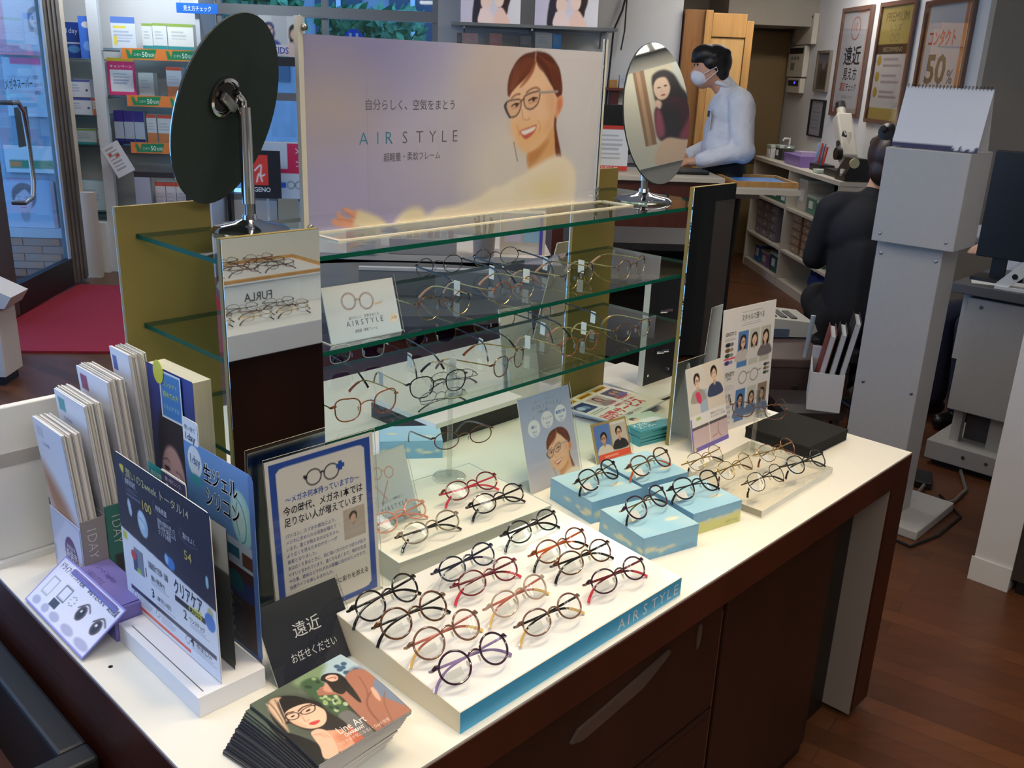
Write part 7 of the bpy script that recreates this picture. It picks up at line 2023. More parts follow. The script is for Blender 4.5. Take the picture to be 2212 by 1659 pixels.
# ------------------------------------------------------------------ grey instrument tower with calendar
grey_m = mat('machine_grey', (182, 178, 174), 0.45, noise=(40, 0.02))
o_ = thing('instrument_tower', 'tall pale grey instrument column with wider upper box', 'instrument', (3.5, 1.19, 0))
B(-0.05, 0.34, -0.115, 0.24, 0.0, 0.040, 0.006).build('foot', grey_m, o_)
B(0.0, 0.16, 0.0, 0.245, 0.036, 1.12, 0.002).build('column', grey_m, o_)
B(-0.05, 0.17, -0.05, 0.25, 1.12, 1.46, 0.003).build('upper_box', grey_m, o_)
for y, z, x in ((0.225, 1.07, -0.001), (0.02, 1.07, -0.001), (0.21, 0.56, -0.001), (0.02, 0.56, -0.001), (0.22, 1.15, -0.051), (-0.02, 1.15, -0.051)):
    MB().lathe([(0.006, 0), (0.006, 0.002), (0.003, 0.003)], 10).build('screw', steel, o_, (x, y, z), (0, R(-90), 0))
o_ = thing('desk_calendar', 'blank white ring bound desk calendar on the instrument tower', 'calendar', (3.47, 1.43, 1.462), R(-90))
P = Pic(0.30, 0.215, 40, (226, 224, 228))
P.rect(0, 0.90, 1, 1, (40, 40, 80))
for k in range(3):
    P.ell(0.76 + 0.085 * k, 0.90, 0.04, 0.055, (226, 224, 228), 0.05)
P.build('page', o_, (0, 0, 0), (R(-14), 0, 0))
B(0, 0.30, 0.0004, 0.002, 0, 0.215).build('front_board', mat('calendar_card', (214, 212, 216), 0.6), o_, (0, 0, 0), (R(-14), 0, 0))
B(0, 0.30, 0.0, 0.002, 0, 0.215).build('rear_board', mat('calendar_card'), o_, (0, 0.106, 0.0), (R(14), 0, 0))
for k in range(24):
    MB().tube([(0.008 + 0.0123 * k + 0, 0.052 + 0.006 * math.cos(q), 0.211 + 0.007 * math.sin(q)) for q in (0, 1.05, 2.1, 3.14, 4.2, 5.25)], 0.0010, 5, closed=True).build('ring', metal_d, o_)
o_ = thing('paper_slip', 'crumpled white paper slip on the instrument tower edge', 'paper', (3.46, 1.42, 1.462), R(-70))
MB().add([(0, 0, 0), (0.06, 0.0, 0.006), (0.09, 0.02, 0), (0.05, 0.035, 0.008), (0.0, 0.03, 0.002), (0, 0, 0.001), (0.06, 0.0, 0.007), (0.09, 0.02, 0.001), (0.05, 0.035, 0.009), (0.0, 0.03, 0.003)], [(4, 3, 2, 1, 0), (5, 6, 7, 8, 9)]).build('slip', paper, o_)
o_ = thing('suction_holder', 'small black suction holder behind the instrument tower', 'holder', (3.60, 1.50, 1.30), 0)
MB().lathe([(0.0, 0.0), (0.030, 0.008), (0.033, 0.022), (0.012, 0.035), (0.010, 0.06)], 18).build('cup', black_plastic, o_, (0, 0, 0.20), (0, R(70), R(180)), True)
MB().tube([(0.05, 0, 0.18), (0.08, 0, 0.05), (0.08, 0, -0.25)], 0.010, 8).build('arm', black_plastic, o_)
MB().tube([(0.08, 0, -0.24), (0.08, 0, -1.29)], 0.012, 8).build('post', black_plastic, o_)
MB().lathe([(0.09, 0), (0.09, 0.012), (0.03, 0.02)], 20).build('base', black_plastic, o_, (0.08, 0, -1.30))
# second examination table with instruments behind the tower
o_ = thing('instrument_table', 'grey lifting instrument table partly hidden behind the tower', 'table', (4.3, 0.9, 0))
B(-0.03, 0.5, -0.3, 0.49, 0.815, 0.86, 0.004).build('top', mat('table_grey_dark', (96, 94, 94), 0.4), o_)
B(0.0, 0.4, -0.3, 0.42, 0.28, 0.80, 0.004).build('body', grey_m, o_)
B(0.06, 0.12, 0.42, 0.46, 0.50, 0.80).build('side_box', grey_m, o_)
B(0.05, 0.10, 0.36, 0.40, 0.1, 0.29).build('strut', grey_m, o_)
B(0.05, 0.10, 0.18, 0.24, 0.1, 0.29).build('strut', grey_m, o_)
B(0.12, 0.30, 0.10, 0.36, 0.1, 0.29).build('motor_box', mat('dark_motor', (84, 80, 78), 0.5), o_)
B(-0.03, 0.35, -0.3, 0.47, 0.03, 0.12, 0.004).build('base', grey_m, o_)
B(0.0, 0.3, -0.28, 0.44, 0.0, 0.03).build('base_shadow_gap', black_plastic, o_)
B(-0.035, -0.029, 0.12, 0.15, 0.06, 0.09).build('socket', mat('socket_brown', (80, 50, 40), 0.4), o_)
for y in (0.30, 0.2):
    MB().lathe([(0.008, 0), (0.008, 0.003)], 12).build('screw', steel, o_, (-0.03, y, 0.08), (0, R(-90), 0))
for y in (0.36, 0.15):
    MB().lathe([(0.008, 0), (0.008, 0.003)], 12).build('screw', steel, o_, (0.0, y, 0.765), (0, R(-90), 0))
o_ = thing('instrument_monitor', 'tall black instrument screen back on the grey table', 'monitor', (4.45, 1.27, 0.862), 0)
B(-0.01, 0.03, -0.11, 0.10, 0.10, 0.56, 0.004).build('panel', mat('navy_black'), o_)
B(0.0, 0.02, -0.03, 0.03, 0.0, 0.12).build('neck', black_plastic, o_)
B(-0.06, 0.08, -0.09, 0.09, 0, 0.015).build('foot', black_plastic, o_)
o_ = thing('chin_rest_arc', 'white perforated arc of an eye instrument at the right edge', 'instrument', (4.31, 0.98, 0.862))
arc = [(0.22 - 0.0, 0.0), (0.20, 0.0), (0.10, 0.10), (0.0, 0.20), (-0.14, 0.27), (-0.14, 0.32), (0.02, 0.26), (0.13, 0.15), (0.245, 0.015)]
MB().prism(arc, -0.02, 0.01, 'x').build('arc_arm', white_plastic, o_)
for y, z in ((0.17, 0.06), (0.12, 0.12), (0.06, 0.18), (-0.02, 0.24)):
    MB().lathe([(0.012, 0), (0.012, 0.002)], 12).build('hole', black_plastic, o_, (-0.0205, y, z), (0, R(-90), 0))
B(-0.02, 0.10, -0.16, 0.06, 0, 0.06).build('red_pad', mat('pad_red', (110, 30, 36), 0.5), o_)
B(-0.03, 0.12, -0.18, 0.24, -0.001, 0.012).build('plate', white_plastic, o_)
o_ = thing('paper_sheet', 'white paper sheet lying on the grey instrument table', 'paper', (4.35, 1.22, 0.861), R(20))
B(0, 0.16, 0, 0.11, 0, 0.001).build('sheet', paper, o_)
o_ = thing('blue_lamp', 'small bright blue white lamp glowing at the right edge', 'lamp', (4.75, 1.22, 0.862))
MB().tube([(0, 0, 0), (0, 0, 0.58)], 0.012, 8).build('stem', steel, o_)
MB().lathe([(0.05, 0), (0.05, 0.012)], 16).build('base', black_plastic, o_)
MB().ellipsoid((0, 0, 0.60), (0.022, 0.022, 0.03), 12, 8).build('bulb', mat('blue_bulb', (150, 180, 255), 0.3, emit=12), o_, smooth='all')
# cables and power adapter on the floor
o_ = thing('power_adapter', 'black power adapter with grey cable on the floor behind the tower', 'adapter', (3.98, 1.22, 0.0), R(20))
B(0, 0.14, 0, 0.07, 0.0, 0.035, 0.006).build('brick', black_plastic, o_)
MB().tube([(0.0, 0.03, 0.02), (-0.12, 0.06, 0.012), (-0.2, 0.0, 0.012), (-0.1, -0.09, 0.012), (0.06, -0.14, 0.012), (0.28, -0.12, 0.012)], 0.008, 6).build('cable', mat('cable_grey_dark', (110, 104, 98), 0.5), o_)
o_ = thing('floor_cable', 'dark cable trailing around the foot of the tower', 'cable', (3.40, 1.05, 0.0))
MB().tube([(0.0, 0.12, 0.006), (-0.02, 0.02, 0.006), (0.15, -0.02, 0.006), (0.4, -0.02, 0.006), (0.55, 0.12, 0.006)], 0.006, 6).build('cable', black_plastic, o_)
# white pillar at the right edge of the picture with baseboard; its dark side face is an added dark block
o_ = structure(B(3.318, 3.9, 0.70, 0.827, 0.0, 2.7).build('wall_partition', mat('pillar_white', (222, 218, 214), 0.6)))
B(3.310, 3.317, 0.699, 0.834, 0.0, 0.09).build('baseboard', mat('baseboard_white', (226, 222, 218), 0.5), o_)
o_ = thing('dark_pillar_return', 'dark cabinet side behind the white pillar at the right edge', 'cabinet', (3.322, 0.40, 0))
B(0, 0.5, 0, 0.296, 0.05, 1.2).build('body', mat('dark_brown_return', (58, 48, 44), 0.5), o_)
B(0.01, 0.49, 0.01, 0.28, 0, 0.05).build('plinth', black_plastic, o_)
# rolling tool trolley, white case, file box with binders
o_ = rthing('brown_trolley', 'brown storage trolley with metal handle behind the black box', 'trolley', 1.36, 3.80, 0)
B(0, 0.27, 0, 0.30, 0.05, 0.50, 0.01).build('bin', mat('trolley_brown', (66, 48, 42), 0.5), o_)
B(-0.01, 0.28, -0.01, 0.31, 0.49, 0.53, 0.006).build('rim', mat('trolley_rim', (78, 58, 50), 0.5), o_)
for x in (0.03, 0.24):
    for y in (0.04, 0.26):
        MB().tube([(x - 0.012, y, 0.028), (x + 0.012, y, 0.028)], 0.027, 12).build('wheel', black_plastic, o_)
MB().lathe([(0.012, 0), (0.012, 0.004)], 12).build('rivet', steel, o_, (0.12, -0.001, 0.40), (R(90), 0, 0))
MB().lathe([(0.012, 0), (0.012, 0.004)], 12).build('rivet', steel, o_, (0.10, -0.001, 0.34), (R(90), 0, 0))
MB().tube([(0.16, 0.03, 0.50), (0.17, 0.02, 0.72)], 0.011, 8).build('handle', mat('pale_alu'), o_)
o_ = rthing('dark_tool_box', 'dark grey tool box standing on the floor behind the trolley', 'tool box', 1.42, 4.15, 0)
B(0, 0.30, 0, 0.28, 0, 0.50, 0.01).build('box', mat('toolbox_dark', (46, 42, 44), 0.5), o_)
B(0.005, 0.295, 0.005, 0.275, 0.50, 0.52, 0.004).build('lid', mat('toolbox_dark'), o_)
o_ = rthing('white_case', 'white and grey portable case lying on the dark tool box', 'case', 1.40, 4.15, 0.525)
MB().prism([(0, 0), (0.26, 0), (0.30, 0.03), (0.28, 0.07), (0.06, 0.09), (0.0, 0.05)], 0.02, 0.28, 'y').build('shell', mat('case_white', (206, 200, 186), 0.4), o_)
B(0.04, 0.16, 0.01, 0.021, 0.0, 0.04).build('blue_end', mat('case_blue', (90, 104, 120), 0.4), o_)
for k in range(3):
    B(0.08 + 0.05 * k, 0.11 + 0.05 * k, 0.06, 0.2, 0.078 - 0.006 * k, 0.092 - 0.004 * k).build('dark_mark', mat('mark_grey', (70, 70, 66), 0.5), o_)
o_ = rthing('white_file_box', 'white angled file box holding binders beside the tower', 'file box', 1.435, 3.52, 0.40, R(-20))
def openbox(o_, w_, d_, h_, m_):
    B(0, w_, 0, 0.004, 0, h_).build('front', m_, o_)
    B(0, 0.004, 0.004, d_, 0, h_).build('side', m_, o_)
    B(w_ - 0.004, w_, 0.004, d_, 0, h_).build('side', m_, o_)
    B(0, w_, d_, d_ + 0.004, 0, h_ * 1.3).build('rear', m_, o_)
    B(0.004, w_ - 0.004, 0.004, d_, 0, 0.004).build('bottom', m_, o_)
openbox(o_, 0.13, 0.24, 0.16, mat('filebox_white', (220, 216, 214), 0.5))
for k, (cl, h_, lb) in enumerate((((110, 40, 34), 0.32, 'dark red binder with label in the white file box'), ((30, 30, 34), 0.33, 'black binder with white page edges in the white file box'), ((20, 20, 24), 0.38, 'tall black folder against the tower in the white file box'))):
    b_ = rthing('binder', lb, 'binder', 1.445 + k * 0.037, 3.53 - k * 0.012, 0.406, R(-20), 'binders in the white file box')
    B(0, 0.003, 0, 0.20, 0, h_).build('cover', mat('binder_%d' % k, cl, 0.45), b_, (0, 0, 0), (0, R(8), 0))
    B(0.003, 0.024, 0.004, 0.19, 0.003, h_ - 0.01).build('page_block', mat('binder_pages', (196, 196, 200), 0.6, noise=(200, 0.1), stretch=(1, 0.02, 0.02)), b_, (0, 0, 0), (0, R(8), 0))
    B(0.024, 0.027, 0, 0.20, 0, h_).build('cover', mat('binder_%d' % k), b_, (0, 0, 0), (0, R(8), 0))
o_ = rthing('dark_side_table', 'dark low table carrying the white file box', 'table', 1.335, 3.47, 0)
B(0, 0.24, 0, 0.29, 0.37, 0.40).build('top', mat('dark_low_table', (40, 32, 30), 0.5), o_)
for x, y in ((0.01, 0.01), (0.20, 0.01), (0.01, 0.25), (0.20, 0.25)):
    B(x, x + 0.03, y, y + 0.03, 0, 0.37).build('leg', mat('dark_low_table'), o_)
# dark open rack under the counter on the right of the shelves
o_ = rthing('dark_rack', 'dark open rack with white rails behind the right olive panel', 'rack', 0.50, 4.0, 0)
B(0, 0.65, 0, 0.45, 0, 0.03).build('bottom', mat('rack_dark', (26, 22, 22), 0.5), o_)
B(0, 0.02, 0, 0.45, 0.03, 0.95).build('side', mat('rack_dark'), o_)
B(0.63, 0.65, 0, 0.45, 0.03, 0.95).build('side', mat('rack_dark'), o_)
B(0.02, 0.63, 0.42, 0.45, 0.03, 0.95).build('back', mat('rack_dark'), o_)
B(0.0, 0.65, 0, 0.45, 0.95, 0.98).build('top', mat('rack_dark'), o_)
B(0.02, 0.63, 0.0, 0.42, 0.82, 0.84).build('shelf', mat('rack_rail', (150, 130, 96), 0.5), o_)
rbox('blue_file', 'bright blue file standing in the dark rack', 'file', 0.56, 4.08, 0.842, 0.13, 0.2, 0.09, (50, 130, 210), extra=lidded)
# left foreground: black bin under the table end; white cabinet by the door
o_ = thing('black_bin', 'open black bin with brown lining at the left table end', 'bin', (0.10, 1.24, 0.02))
bl = mat('bin_black', (30, 30, 32), 0.5)
B(0, 0.325, 0, 0.6, 0, 0.02).build('bottom', bl, o_)
for a_ in ((0, 0.325, 0, 0.045), (0, 0.325, 0.555, 0.6), (0, 0.045, 0.045, 0.555), (0.28, 0.325, 0.045, 0.555)):
    B(*a_, 0.02, 0.64, 0.006).build('wall', bl, o_)
B(0.045, 0.28, 0.045, 0.555, 0.45, 0.46).build('lining', mat('bin_lining', (70, 34, 26), 0.7), o_)
o_ = rthing('white_cabinet', 'white low cabinet at the left edge near the door', 'cabinet', -2.95, 4.75, 0)
B(0.1, 0.60, 0, 0.2, 0.05, 0.42, 0.004).build('body', mat('cab_white', (214, 206, 200), 0.5), o_)
B(0.12, 0.58, 0.02, 0.18, 0, 0.05).build('plinth', black_plastic, o_)
MB().prism([(0.1, 0.42), (0.64, 0.42), (0.68, 0.48), (0.30, 0.66), (0.1, 0.66)], 0.0, 0.2, 'y').build('sloped_top', mat('cab_white'), o_)

# ================================================================== PEOPLE
def remeshed(name, solids, vox, mt_, parent, it=6):
    """one continuous surface out of overlapping limbs and masses"""
    g_ = MB()
    for s_ in solids:
        if s_[0] == 'c':
            _, p0, p1, r0, r1 = s_
            p0, p1 = Vector(p0), Vector(p1)
            k = 6
            g_.tube([p0.lerp(p1, i / k) for i in range(k + 1)], [r0 + (r1 - r0) * i / k for i in range(k + 1)], 14)
            g_.ellipsoid(p0, (r0, r0, r0), 14, 8)
            g_.ellipsoid(p1, (r1, r1, r1), 14, 8)
        else:
            g_.ellipsoid(s_[1], s_[2], 18, 12)
    me = g_.mesh(name, mt_)
    t_ = bpy.data.objects.new('tmp', me)
    COL.objects.link(t_)
    md = t_.modifiers.new('r', 'REMESH')
    md.mode = 'VOXEL'
    md.voxel_size = vox
    ms = t_.modifiers.new('s', 'SMOOTH')
    ms.factor = 0.5
    ms.iterations = it
    dg = bpy.context.evaluated_depsgraph_get()
    me2 = bpy.data.meshes.new_from_object(t_.evaluated_get(dg))
    bpy.data.objects.remove(t_)
    me2.name = name
    me2.materials.clear()
    me2.materials.append(mt_)
    me2.shade_smooth()
    return obj(name, me2, parent)
skin_m = mat('skin', (214, 160, 130), 0.5, noise=(30, 0.04))
hair_m = mat('black_hair', (22, 18, 18), 0.45, noise=(60, 0.4), stretch=(1, 1, 0.2))
def hand_solids(p, d, side, n):
    """palm at p, fingers along d, spread along side, thumb to one side; n = palm normal"""
    p, d, side, n = Vector(p), Vector(d).normalized(), Vector(side).normalized(), Vector(n).normalized()
    S = [('c', p - d * 0.02, p + d * 0.055, 0.028, 0.030), ('c', p + side * 0.016 - d * 0.01, p + side * 0.02 + d * 0.05, 0.020, 0.018), ('c', p - side * 0.016 - d * 0.01, p - side * 0.02 + d * 0.05, 0.020, 0.018)]
    for k, (o_, l_) in enumerate(((-0.030, 0.070), (-0.010, 0.080), (0.010, 0.076), (0.030, 0.060))):
        a = p + side * o_ + d * 0.06
        b_ = a + d * l_ * 0.55 + n * 0.008
        c_ = b_ + d * l_ * 0.35 + n * 0.028
        S += [('c', a, b_, 0.0105, 0.0095), ('c', b_, c_, 0.0095, 0.0085)]
    a = p - side * 0.028 + d * 0.005
    b_ = a - side * 0.028 + d * 0.030 + n * 0.012
    S += [('c', a, b_, 0.0125, 0.011), ('c', b_, b_ + d * 0.03 + n * 0.012 - side * 0.004, 0.011, 0.009)]
    return S
# the man: stands sideways at the counter, looks down to the left (local -x)
mn = rthing('person', 'standing person in white shirt and face mask looking down behind the counter', 'person', 1.66, 6.0, 0)
hc = Vector((-0.135, 0, 1.725))
bodyS = [('c', (0.03, 0.10, 0.08), (0.02, 0.10, 0.55), 0.045, 0.058), ('c', (0.02, 0.10, 0.55), (0.02, 0.095, 1.05), 0.060, 0.085), ('c', (0.03, -0.10, 0.08), (0.02, -0.10, 0.55), 0.045, 0.058), ('c', (0.02, -0.10, 0.55), (0.02, -0.095, 1.05), 0.060, 0.085),
         ('c', (-0.10, 0.10, 0.035), (0.06, 0.10, 0.05), 0.035, 0.042), ('c', (-0.10, -0.10, 0.035), (0.06, -0.10, 0.05), 0.035, 0.042),
         ('e', (0.02, 0, 1.10), (0.115, 0.17, 0.14)), ('e', (0.02, 0, 1.28), (0.11, 0.155, 0.2)), ('e', (0.02, 0, 1.46), (0.12, 0.18, 0.16)), ('c', (0.02, -0.19, 1.54), (0.02, 0.19, 1.54), 0.055, 0.055),
         ('c', (0.0, 0, 1.56), (-0.085, 0, 1.66), 0.058, 0.055), ('e', hc, (0.095, 0.078, 0.115)), ('e', hc + Vector((-0.035, 0, -0.05)), (0.062, 0.058, 0.075)),
         ('c', hc + Vector((-0.088, 0, 0.0)), hc + Vector((-0.112, 0, -0.035)), 0.010, 0.014), ('e', hc + Vector((0.01, 0.078, -0.01)), (0.018, 0.010, 0.030)), ('e', hc + Vector((0.01, -0.078, -0.01)), (0.018, 0.010, 0.030)),
         ('e', hc + Vector((-0.075, 0.033, 0.018)), (0.014, 0.014, 0.010)), ('e', hc + Vector((-0.075, -0.033, 0.018)), (0.014, 0.014, 0.010))]
for s_ in (-1, 1):
    bodyS += [('c', (0.02, s_ * 0.21, 1.52), (0.03, s_ * 0.235, 1.24), 0.052, 0.042), ('c', (0.03, s_ * 0.235, 1.24), (-0.22, s_ * 0.14, 1.17), 0.041, 0.030)]
    bodyS += hand_solids((-0.26, s_ * 0.12, 1.165), (-1, -s_ * 0.3, -0.1), (0, -s_ * 1.0, 0.1), (0, 0, -1))
bd_ = remeshed('body', bodyS, 0.009, skin_m, mn)
sh_ = [('e', (0.02, 0, 1.25), (0.155, 0.20, 0.13)), ('e', (0.015, 0, 1.34), (0.145, 0.185, 0.2)), ('e', (0.03, 0, 1.47), (0.145, 0.205, 0.16)), ('c', (0.03, -0.18, 1.535), (0.03, 0.18, 1.535), 0.078, 0.078), ('c', (0.02, 0, 1.55), (-0.035, 0, 1.625), 0.085, 0.066)]
for s_ in (-1, 1):
    sh_ += [('c', (0.03, s_ * 0.21, 1.515), (0.05, s_ * 0.25, 1.26), 0.080, 0.072), ('c', (0.05, s_ * 0.25, 1.26), (-0.17, s_ * 0.165, 1.185), 0.072, 0.050), ('e', (0.06, s_ * 0.245, 1.25), (0.075, 0.07, 0.075))]
shm = mat('white_shirt', (222, 222, 228), 0.75, noise=(9, 0.06), bump=(9, 1.0, 0.03))
remeshed('shirt', sh_, 0.011, shm, mn, 5)
MB().tube([(-0.045 + 0.066 * math.cos(R(k * 20)) * 1.0, 0.066 * math.sin(R(k * 20)), 1.632 - 0.016 * math.cos(R(k * 20))) for k in range(18)], 0.014, 8, closed=True).build('collar', shm, mn, smooth=True)
B(-0.125, -0.121, -0.10, -0.02, 1.36, 1.46).build('chest_pocket', shm, mn)
B(-0.135, -0.125, -0.075, -0.055, 1.44, 1.475).build('name_badge', mat('badge_dark', (50, 54, 66), 0.4), mn)
tr2 = []
for s_ in (-1, 1):
    tr2 += [('c', (0.03, s_ * 0.10, 0.06), (0.02, s_ * 0.10, 0.55), 0.078, 0.088), ('c', (0.02, s_ * 0.10, 0.55), (0.02, s_ * 0.09, 1.06), 0.088, 0.11)]
tr2 += [('e', (0.02, 0, 1.12), (0.138, 0.19, 0.13))]
remeshed('trousers', tr2, 0.012, mat('black_trousers', (18, 18, 20), 0.8), mn)
hs = [('e', hc + Vector((0.03, 0, 0.035)), (0.105, 0.098, 0.108)), ('e', hc + Vector((-0.035, 0, 0.075)), (0.085, 0.085, 0.065)), ('c', hc + Vector((-0.085, 0.03, 0.062)), hc + Vector((-0.105, 0.02, 0.04)), 0.028, 0.015), ('c', hc + Vector((-0.085, -0.03, 0.062)), hc + Vector((-0.105, -0.025, 0.04)), 0.028, 0.015), ('e', hc + Vector((0.07, 0, -0.03)), (0.052, 0.07, 0.06))]
for k in range(16):
    a_ = k * 2.4
    hs.append(('e', hc + Vector((0.015 + 0.080 * math.cos(a_), 0.072 * math.sin(a_), 0.055 + 0.045 * math.sin(k * 1.7))), (0.032, 0.030, 0.028)))
remeshed('hair', hs, 0.008, hair_m, mn, 5)
mk = [('e', hc + Vector((-0.052, 0, -0.055)), (0.055, 0.065, 0.055)), ('e', hc + Vector((-0.088, 0, -0.048)), (0.028, 0.032, 0.038))]
mo = remeshed('face_mask', mk, 0.007, mat('mask_white', (232, 232, 238), 0.7), mn)
for s_ in (-1, 1):
    MB().tube([hc + Vector((-0.05, s_ * 0.068, -0.035)), hc + Vector((-0.02, s_ * 0.084, -0.015)), hc + Vector((0.018, s_ * 0.092, 0.008)), hc + Vector((0.028, s_ * 0.090, -0.015)), hc + Vector((-0.02, s_ * 0.08, -0.06)), hc + Vector((-0.045, s_ * 0.066, -0.085))], 0.0028, 6).build('ear_loop', mat('mask_white'), mo)
    MB().ellipsoid(hc + Vector((-0.087, s_ * 0.033, 0.017)), (0.006, 0.012, 0.006), 10, 6).build('eye', mat('eye_dark', (24, 18, 16), 0.2), mn)
    MB().tube([hc + Vector((-0.088, s_ * 0.015, 0.036)), hc + Vector((-0.084, s_ * 0.05, 0.036))], 0.004, 6).build('eyebrow', hair_m, mn)
# person in dark clothes, bent over, back to the camera, mostly behind the tower
wm = rthing('person', 'bent over person in dark navy clothes half hidden behind the tower', 'person', 2.06, 4.62, 0, R(-12))
hw = Vector((0.05, 0.06, 1.32))
ws_ = [('c', (0, 0.05, 0.52), (0, 0.10, 0.62), 0.10, 0.12), ('e', (0, 0.0, 0.55), (0.17, 0.15, 0.13)), ('c', (0, 0.0, 0.6), (0.0, 0.03, 1.0), 0.12, 0.13), ('c', (-0.15, 0.04, 1.09), (0.15, 0.04, 1.09), 0.05, 0.05), ('c', (0.01, 0.035, 1.12), (0.035, 0.05, 1.22), 0.05, 0.047), ('e', hw, (0.075, 0.09, 0.105)), ('e', hw + Vector((0, 0.04, -0.05)), (0.055, 0.06, 0.06)), ('c', hw + Vector((0, 0.085, 0)), hw + Vector((0, 0.105, -0.03)), 0.009, 0.012),
       ('e', hw + Vector((0.075, 0, -0.01)), (0.010, 0.018, 0.028)), ('e', hw + Vector((-0.075, 0, -0.01)), (0.010, 0.018, 0.028))]
for s_ in (-1, 1):
    ws_ += [('c', (s_ * 0.09, 0.05, 0.53), (s_ * 0.10, 0.42, 0.52), 0.08, 0.06), ('c', (s_ * 0.10, 0.42, 0.52), (s_ * 0.10, 0.40, 0.08), 0.055, 0.04), ('c', (s_ * 0.10, 0.38, 0.04), (s_ * 0.10, 0.50, 0.03), 0.035, 0.028), ('c', (s_ * 0.18, 0.05, 1.07), (s_ * 0.22, 0.10, 0.80), 0.045, 0.038), ('c', (s_ * 0.22, 0.10, 0.80), (s_ * 0.15, 0.32, 0.74), 0.036, 0.027)]
    ws_ += hand_solids((s_ * 0.14, 0.36, 0.735), (-s_ * 0.3, 1, 0), (s_ * -1.0, 0, 0), (0, 0, -1))
remeshed('body', ws_, 0.010, skin_m, wm)
tp_ = [('c', (0, -0.01, 0.55), (0, 0.0, 0.85), 0.18, 0.165), ('e', (0, 0.0, 0.95), (0.185, 0.135, 0.2)), ('c', (-0.15, 0.03, 1.08), (0.15, 0.03, 1.08), 0.075, 0.075), ('c', (0.005, 0.03, 1.08), (0.012, 0.035, 1.13), 0.095, 0.065)]
for s_ in (-1, 1):
    tp_ += [('c', (s_ * 0.18, 0.04, 1.06), (s_ * 0.225, 0.08, 0.80), 0.075, 0.062), ('c', (s_ * 0.225, 0.08, 0.80), (s_ * 0.17, 0.28, 0.745), 0.060, 0.045)]
nav = mat('navy_jacket', (13, 14, 23), 0.8, noise=(8, 0.15), bump=(10, 0.6))
remeshed('jacket', tp_, 0.012, nav, wm, 5)
sk_ = [('e', (0, 0.02, 0.54), (0.21, 0.19, 0.14)), ('c', (-0.09, 0.05, 0.52), (-0.11, 0.44, 0.50), 0.12, 0.10), ('c', (0.09, 0.05, 0.52), (0.11, 0.44, 0.50), 0.12, 0.10), ('c', (-0.10, 0.42, 0.5), (-0.10, 0.40, 0.14), 0.085, 0.07), ('c', (0.10, 0.42, 0.5), (0.10, 0.40, 0.14), 0.085, 0.07), ('c', (-0.13, -0.02, 0.50), (-0.15, -0.02, 0.34), 0.09, 0.075), ('c', (0.13, -0.02, 0.50), (0.15, -0.02, 0.34), 0.09, 0.075)]
remeshed('trousers', sk_, 0.012, mat('navy_trousers', (12, 12, 18), 0.85), wm)
hs = [('e', hw + Vector((0, -0.02, 0.025)), (0.095, 0.105, 0.115)), ('e', hw + Vector((0, -0.06, -0.05)), (0.085, 0.055, 0.085)), ('e', hw + Vector((0, 0.05, 0.07)), (0.08, 0.06, 0.05))]
remeshed('hair', hs, 0.009, mat('brown_hair', (46, 28, 24), 0.4, noise=(50, 0.3), stretch=(1, 1, 0.15)), wm, 4)
shoe_m = mat('black_shoe', (16, 15, 16), 0.35)
for s_ in (-1, 1):
    remeshed('shoe', [('c', (s_ * 0.10, 0.37, 0.05), (s_ * 0.10, 0.51, 0.042), 0.046, 0.040), ('c', (s_ * 0.10, 0.39, 0.05), (s_ * 0.10, 0.40, 0.11), 0.046, 0.05)], 0.009, shoe_m, wm, 3)
    remeshed('shoe', [('c', (-0.12, s_ * 0.10, 0.046), (0.07, s_ * 0.10, 0.05), 0.044, 0.050), ('c', (0.04, s_ * 0.10, 0.05), (0.03, s_ * 0.10, 0.10), 0.05, 0.052)], 0.009, shoe_m, mn, 3)
o_ = rthing('round_stool', 'low dark stool under the bent over person', 'stool', 2.06, 4.62, 0)
MB().lathe([(0.17, 0.30), (0.19, 0.32), (0.19, 0.37), (0.16, 0.385)], 24).build('seat', mat('stool_black', (26, 26, 30), 0.5), o_, smooth=True)
MB().tube([(0, 0, 0.04), (0, 0, 0.31)], 0.025, 12).build('stem', steel, o_)
for k in range(5):
    a_ = k * 1.2566
    MB().tube([(0, 0, 0.06), (0.22 * math.cos(a_), 0.22 * math.sin(a_), 0.035)], 0.018, 8).build('leg', black_plastic, o_)
# third person at the right edge: white shirt sleeve and hand at the instrument
tp3 = rthing('person', 'person in white shirt and navy trousers seated at the right edge', 'person', 2.92, 4.55, 0, R(12))
h3 = Vector((-0.02, 0, 1.36))
b3 = [('e', (0, 0, 0.58), (0.15, 0.17, 0.13)), ('c', (0, 0, 0.62), (0, 0, 1.02), 0.12, 0.13), ('c', (0, -0.15, 1.08), (0, 0.15, 1.08), 0.05, 0.05), ('c', (-0.01, 0, 1.12), (-0.02, 0, 1.24), 0.05, 0.048), ('e', h3, (0.09, 0.075, 0.11)), ('e', h3 + Vector((-0.03, 0, -0.05)), (0.06, 0.055, 0.06)), ('c', h3 + Vector((-0.085, 0, 0)), h3 + Vector((-0.105, 0, -0.03)), 0.009, 0.012), ('e', h3 + Vector((0.01, 0.076, -0.01)), (0.018, 0.010, 0.028)), ('e', h3 + Vector((0.01, -0.076, -0.01)), (0.018, 0.010, 0.028))]
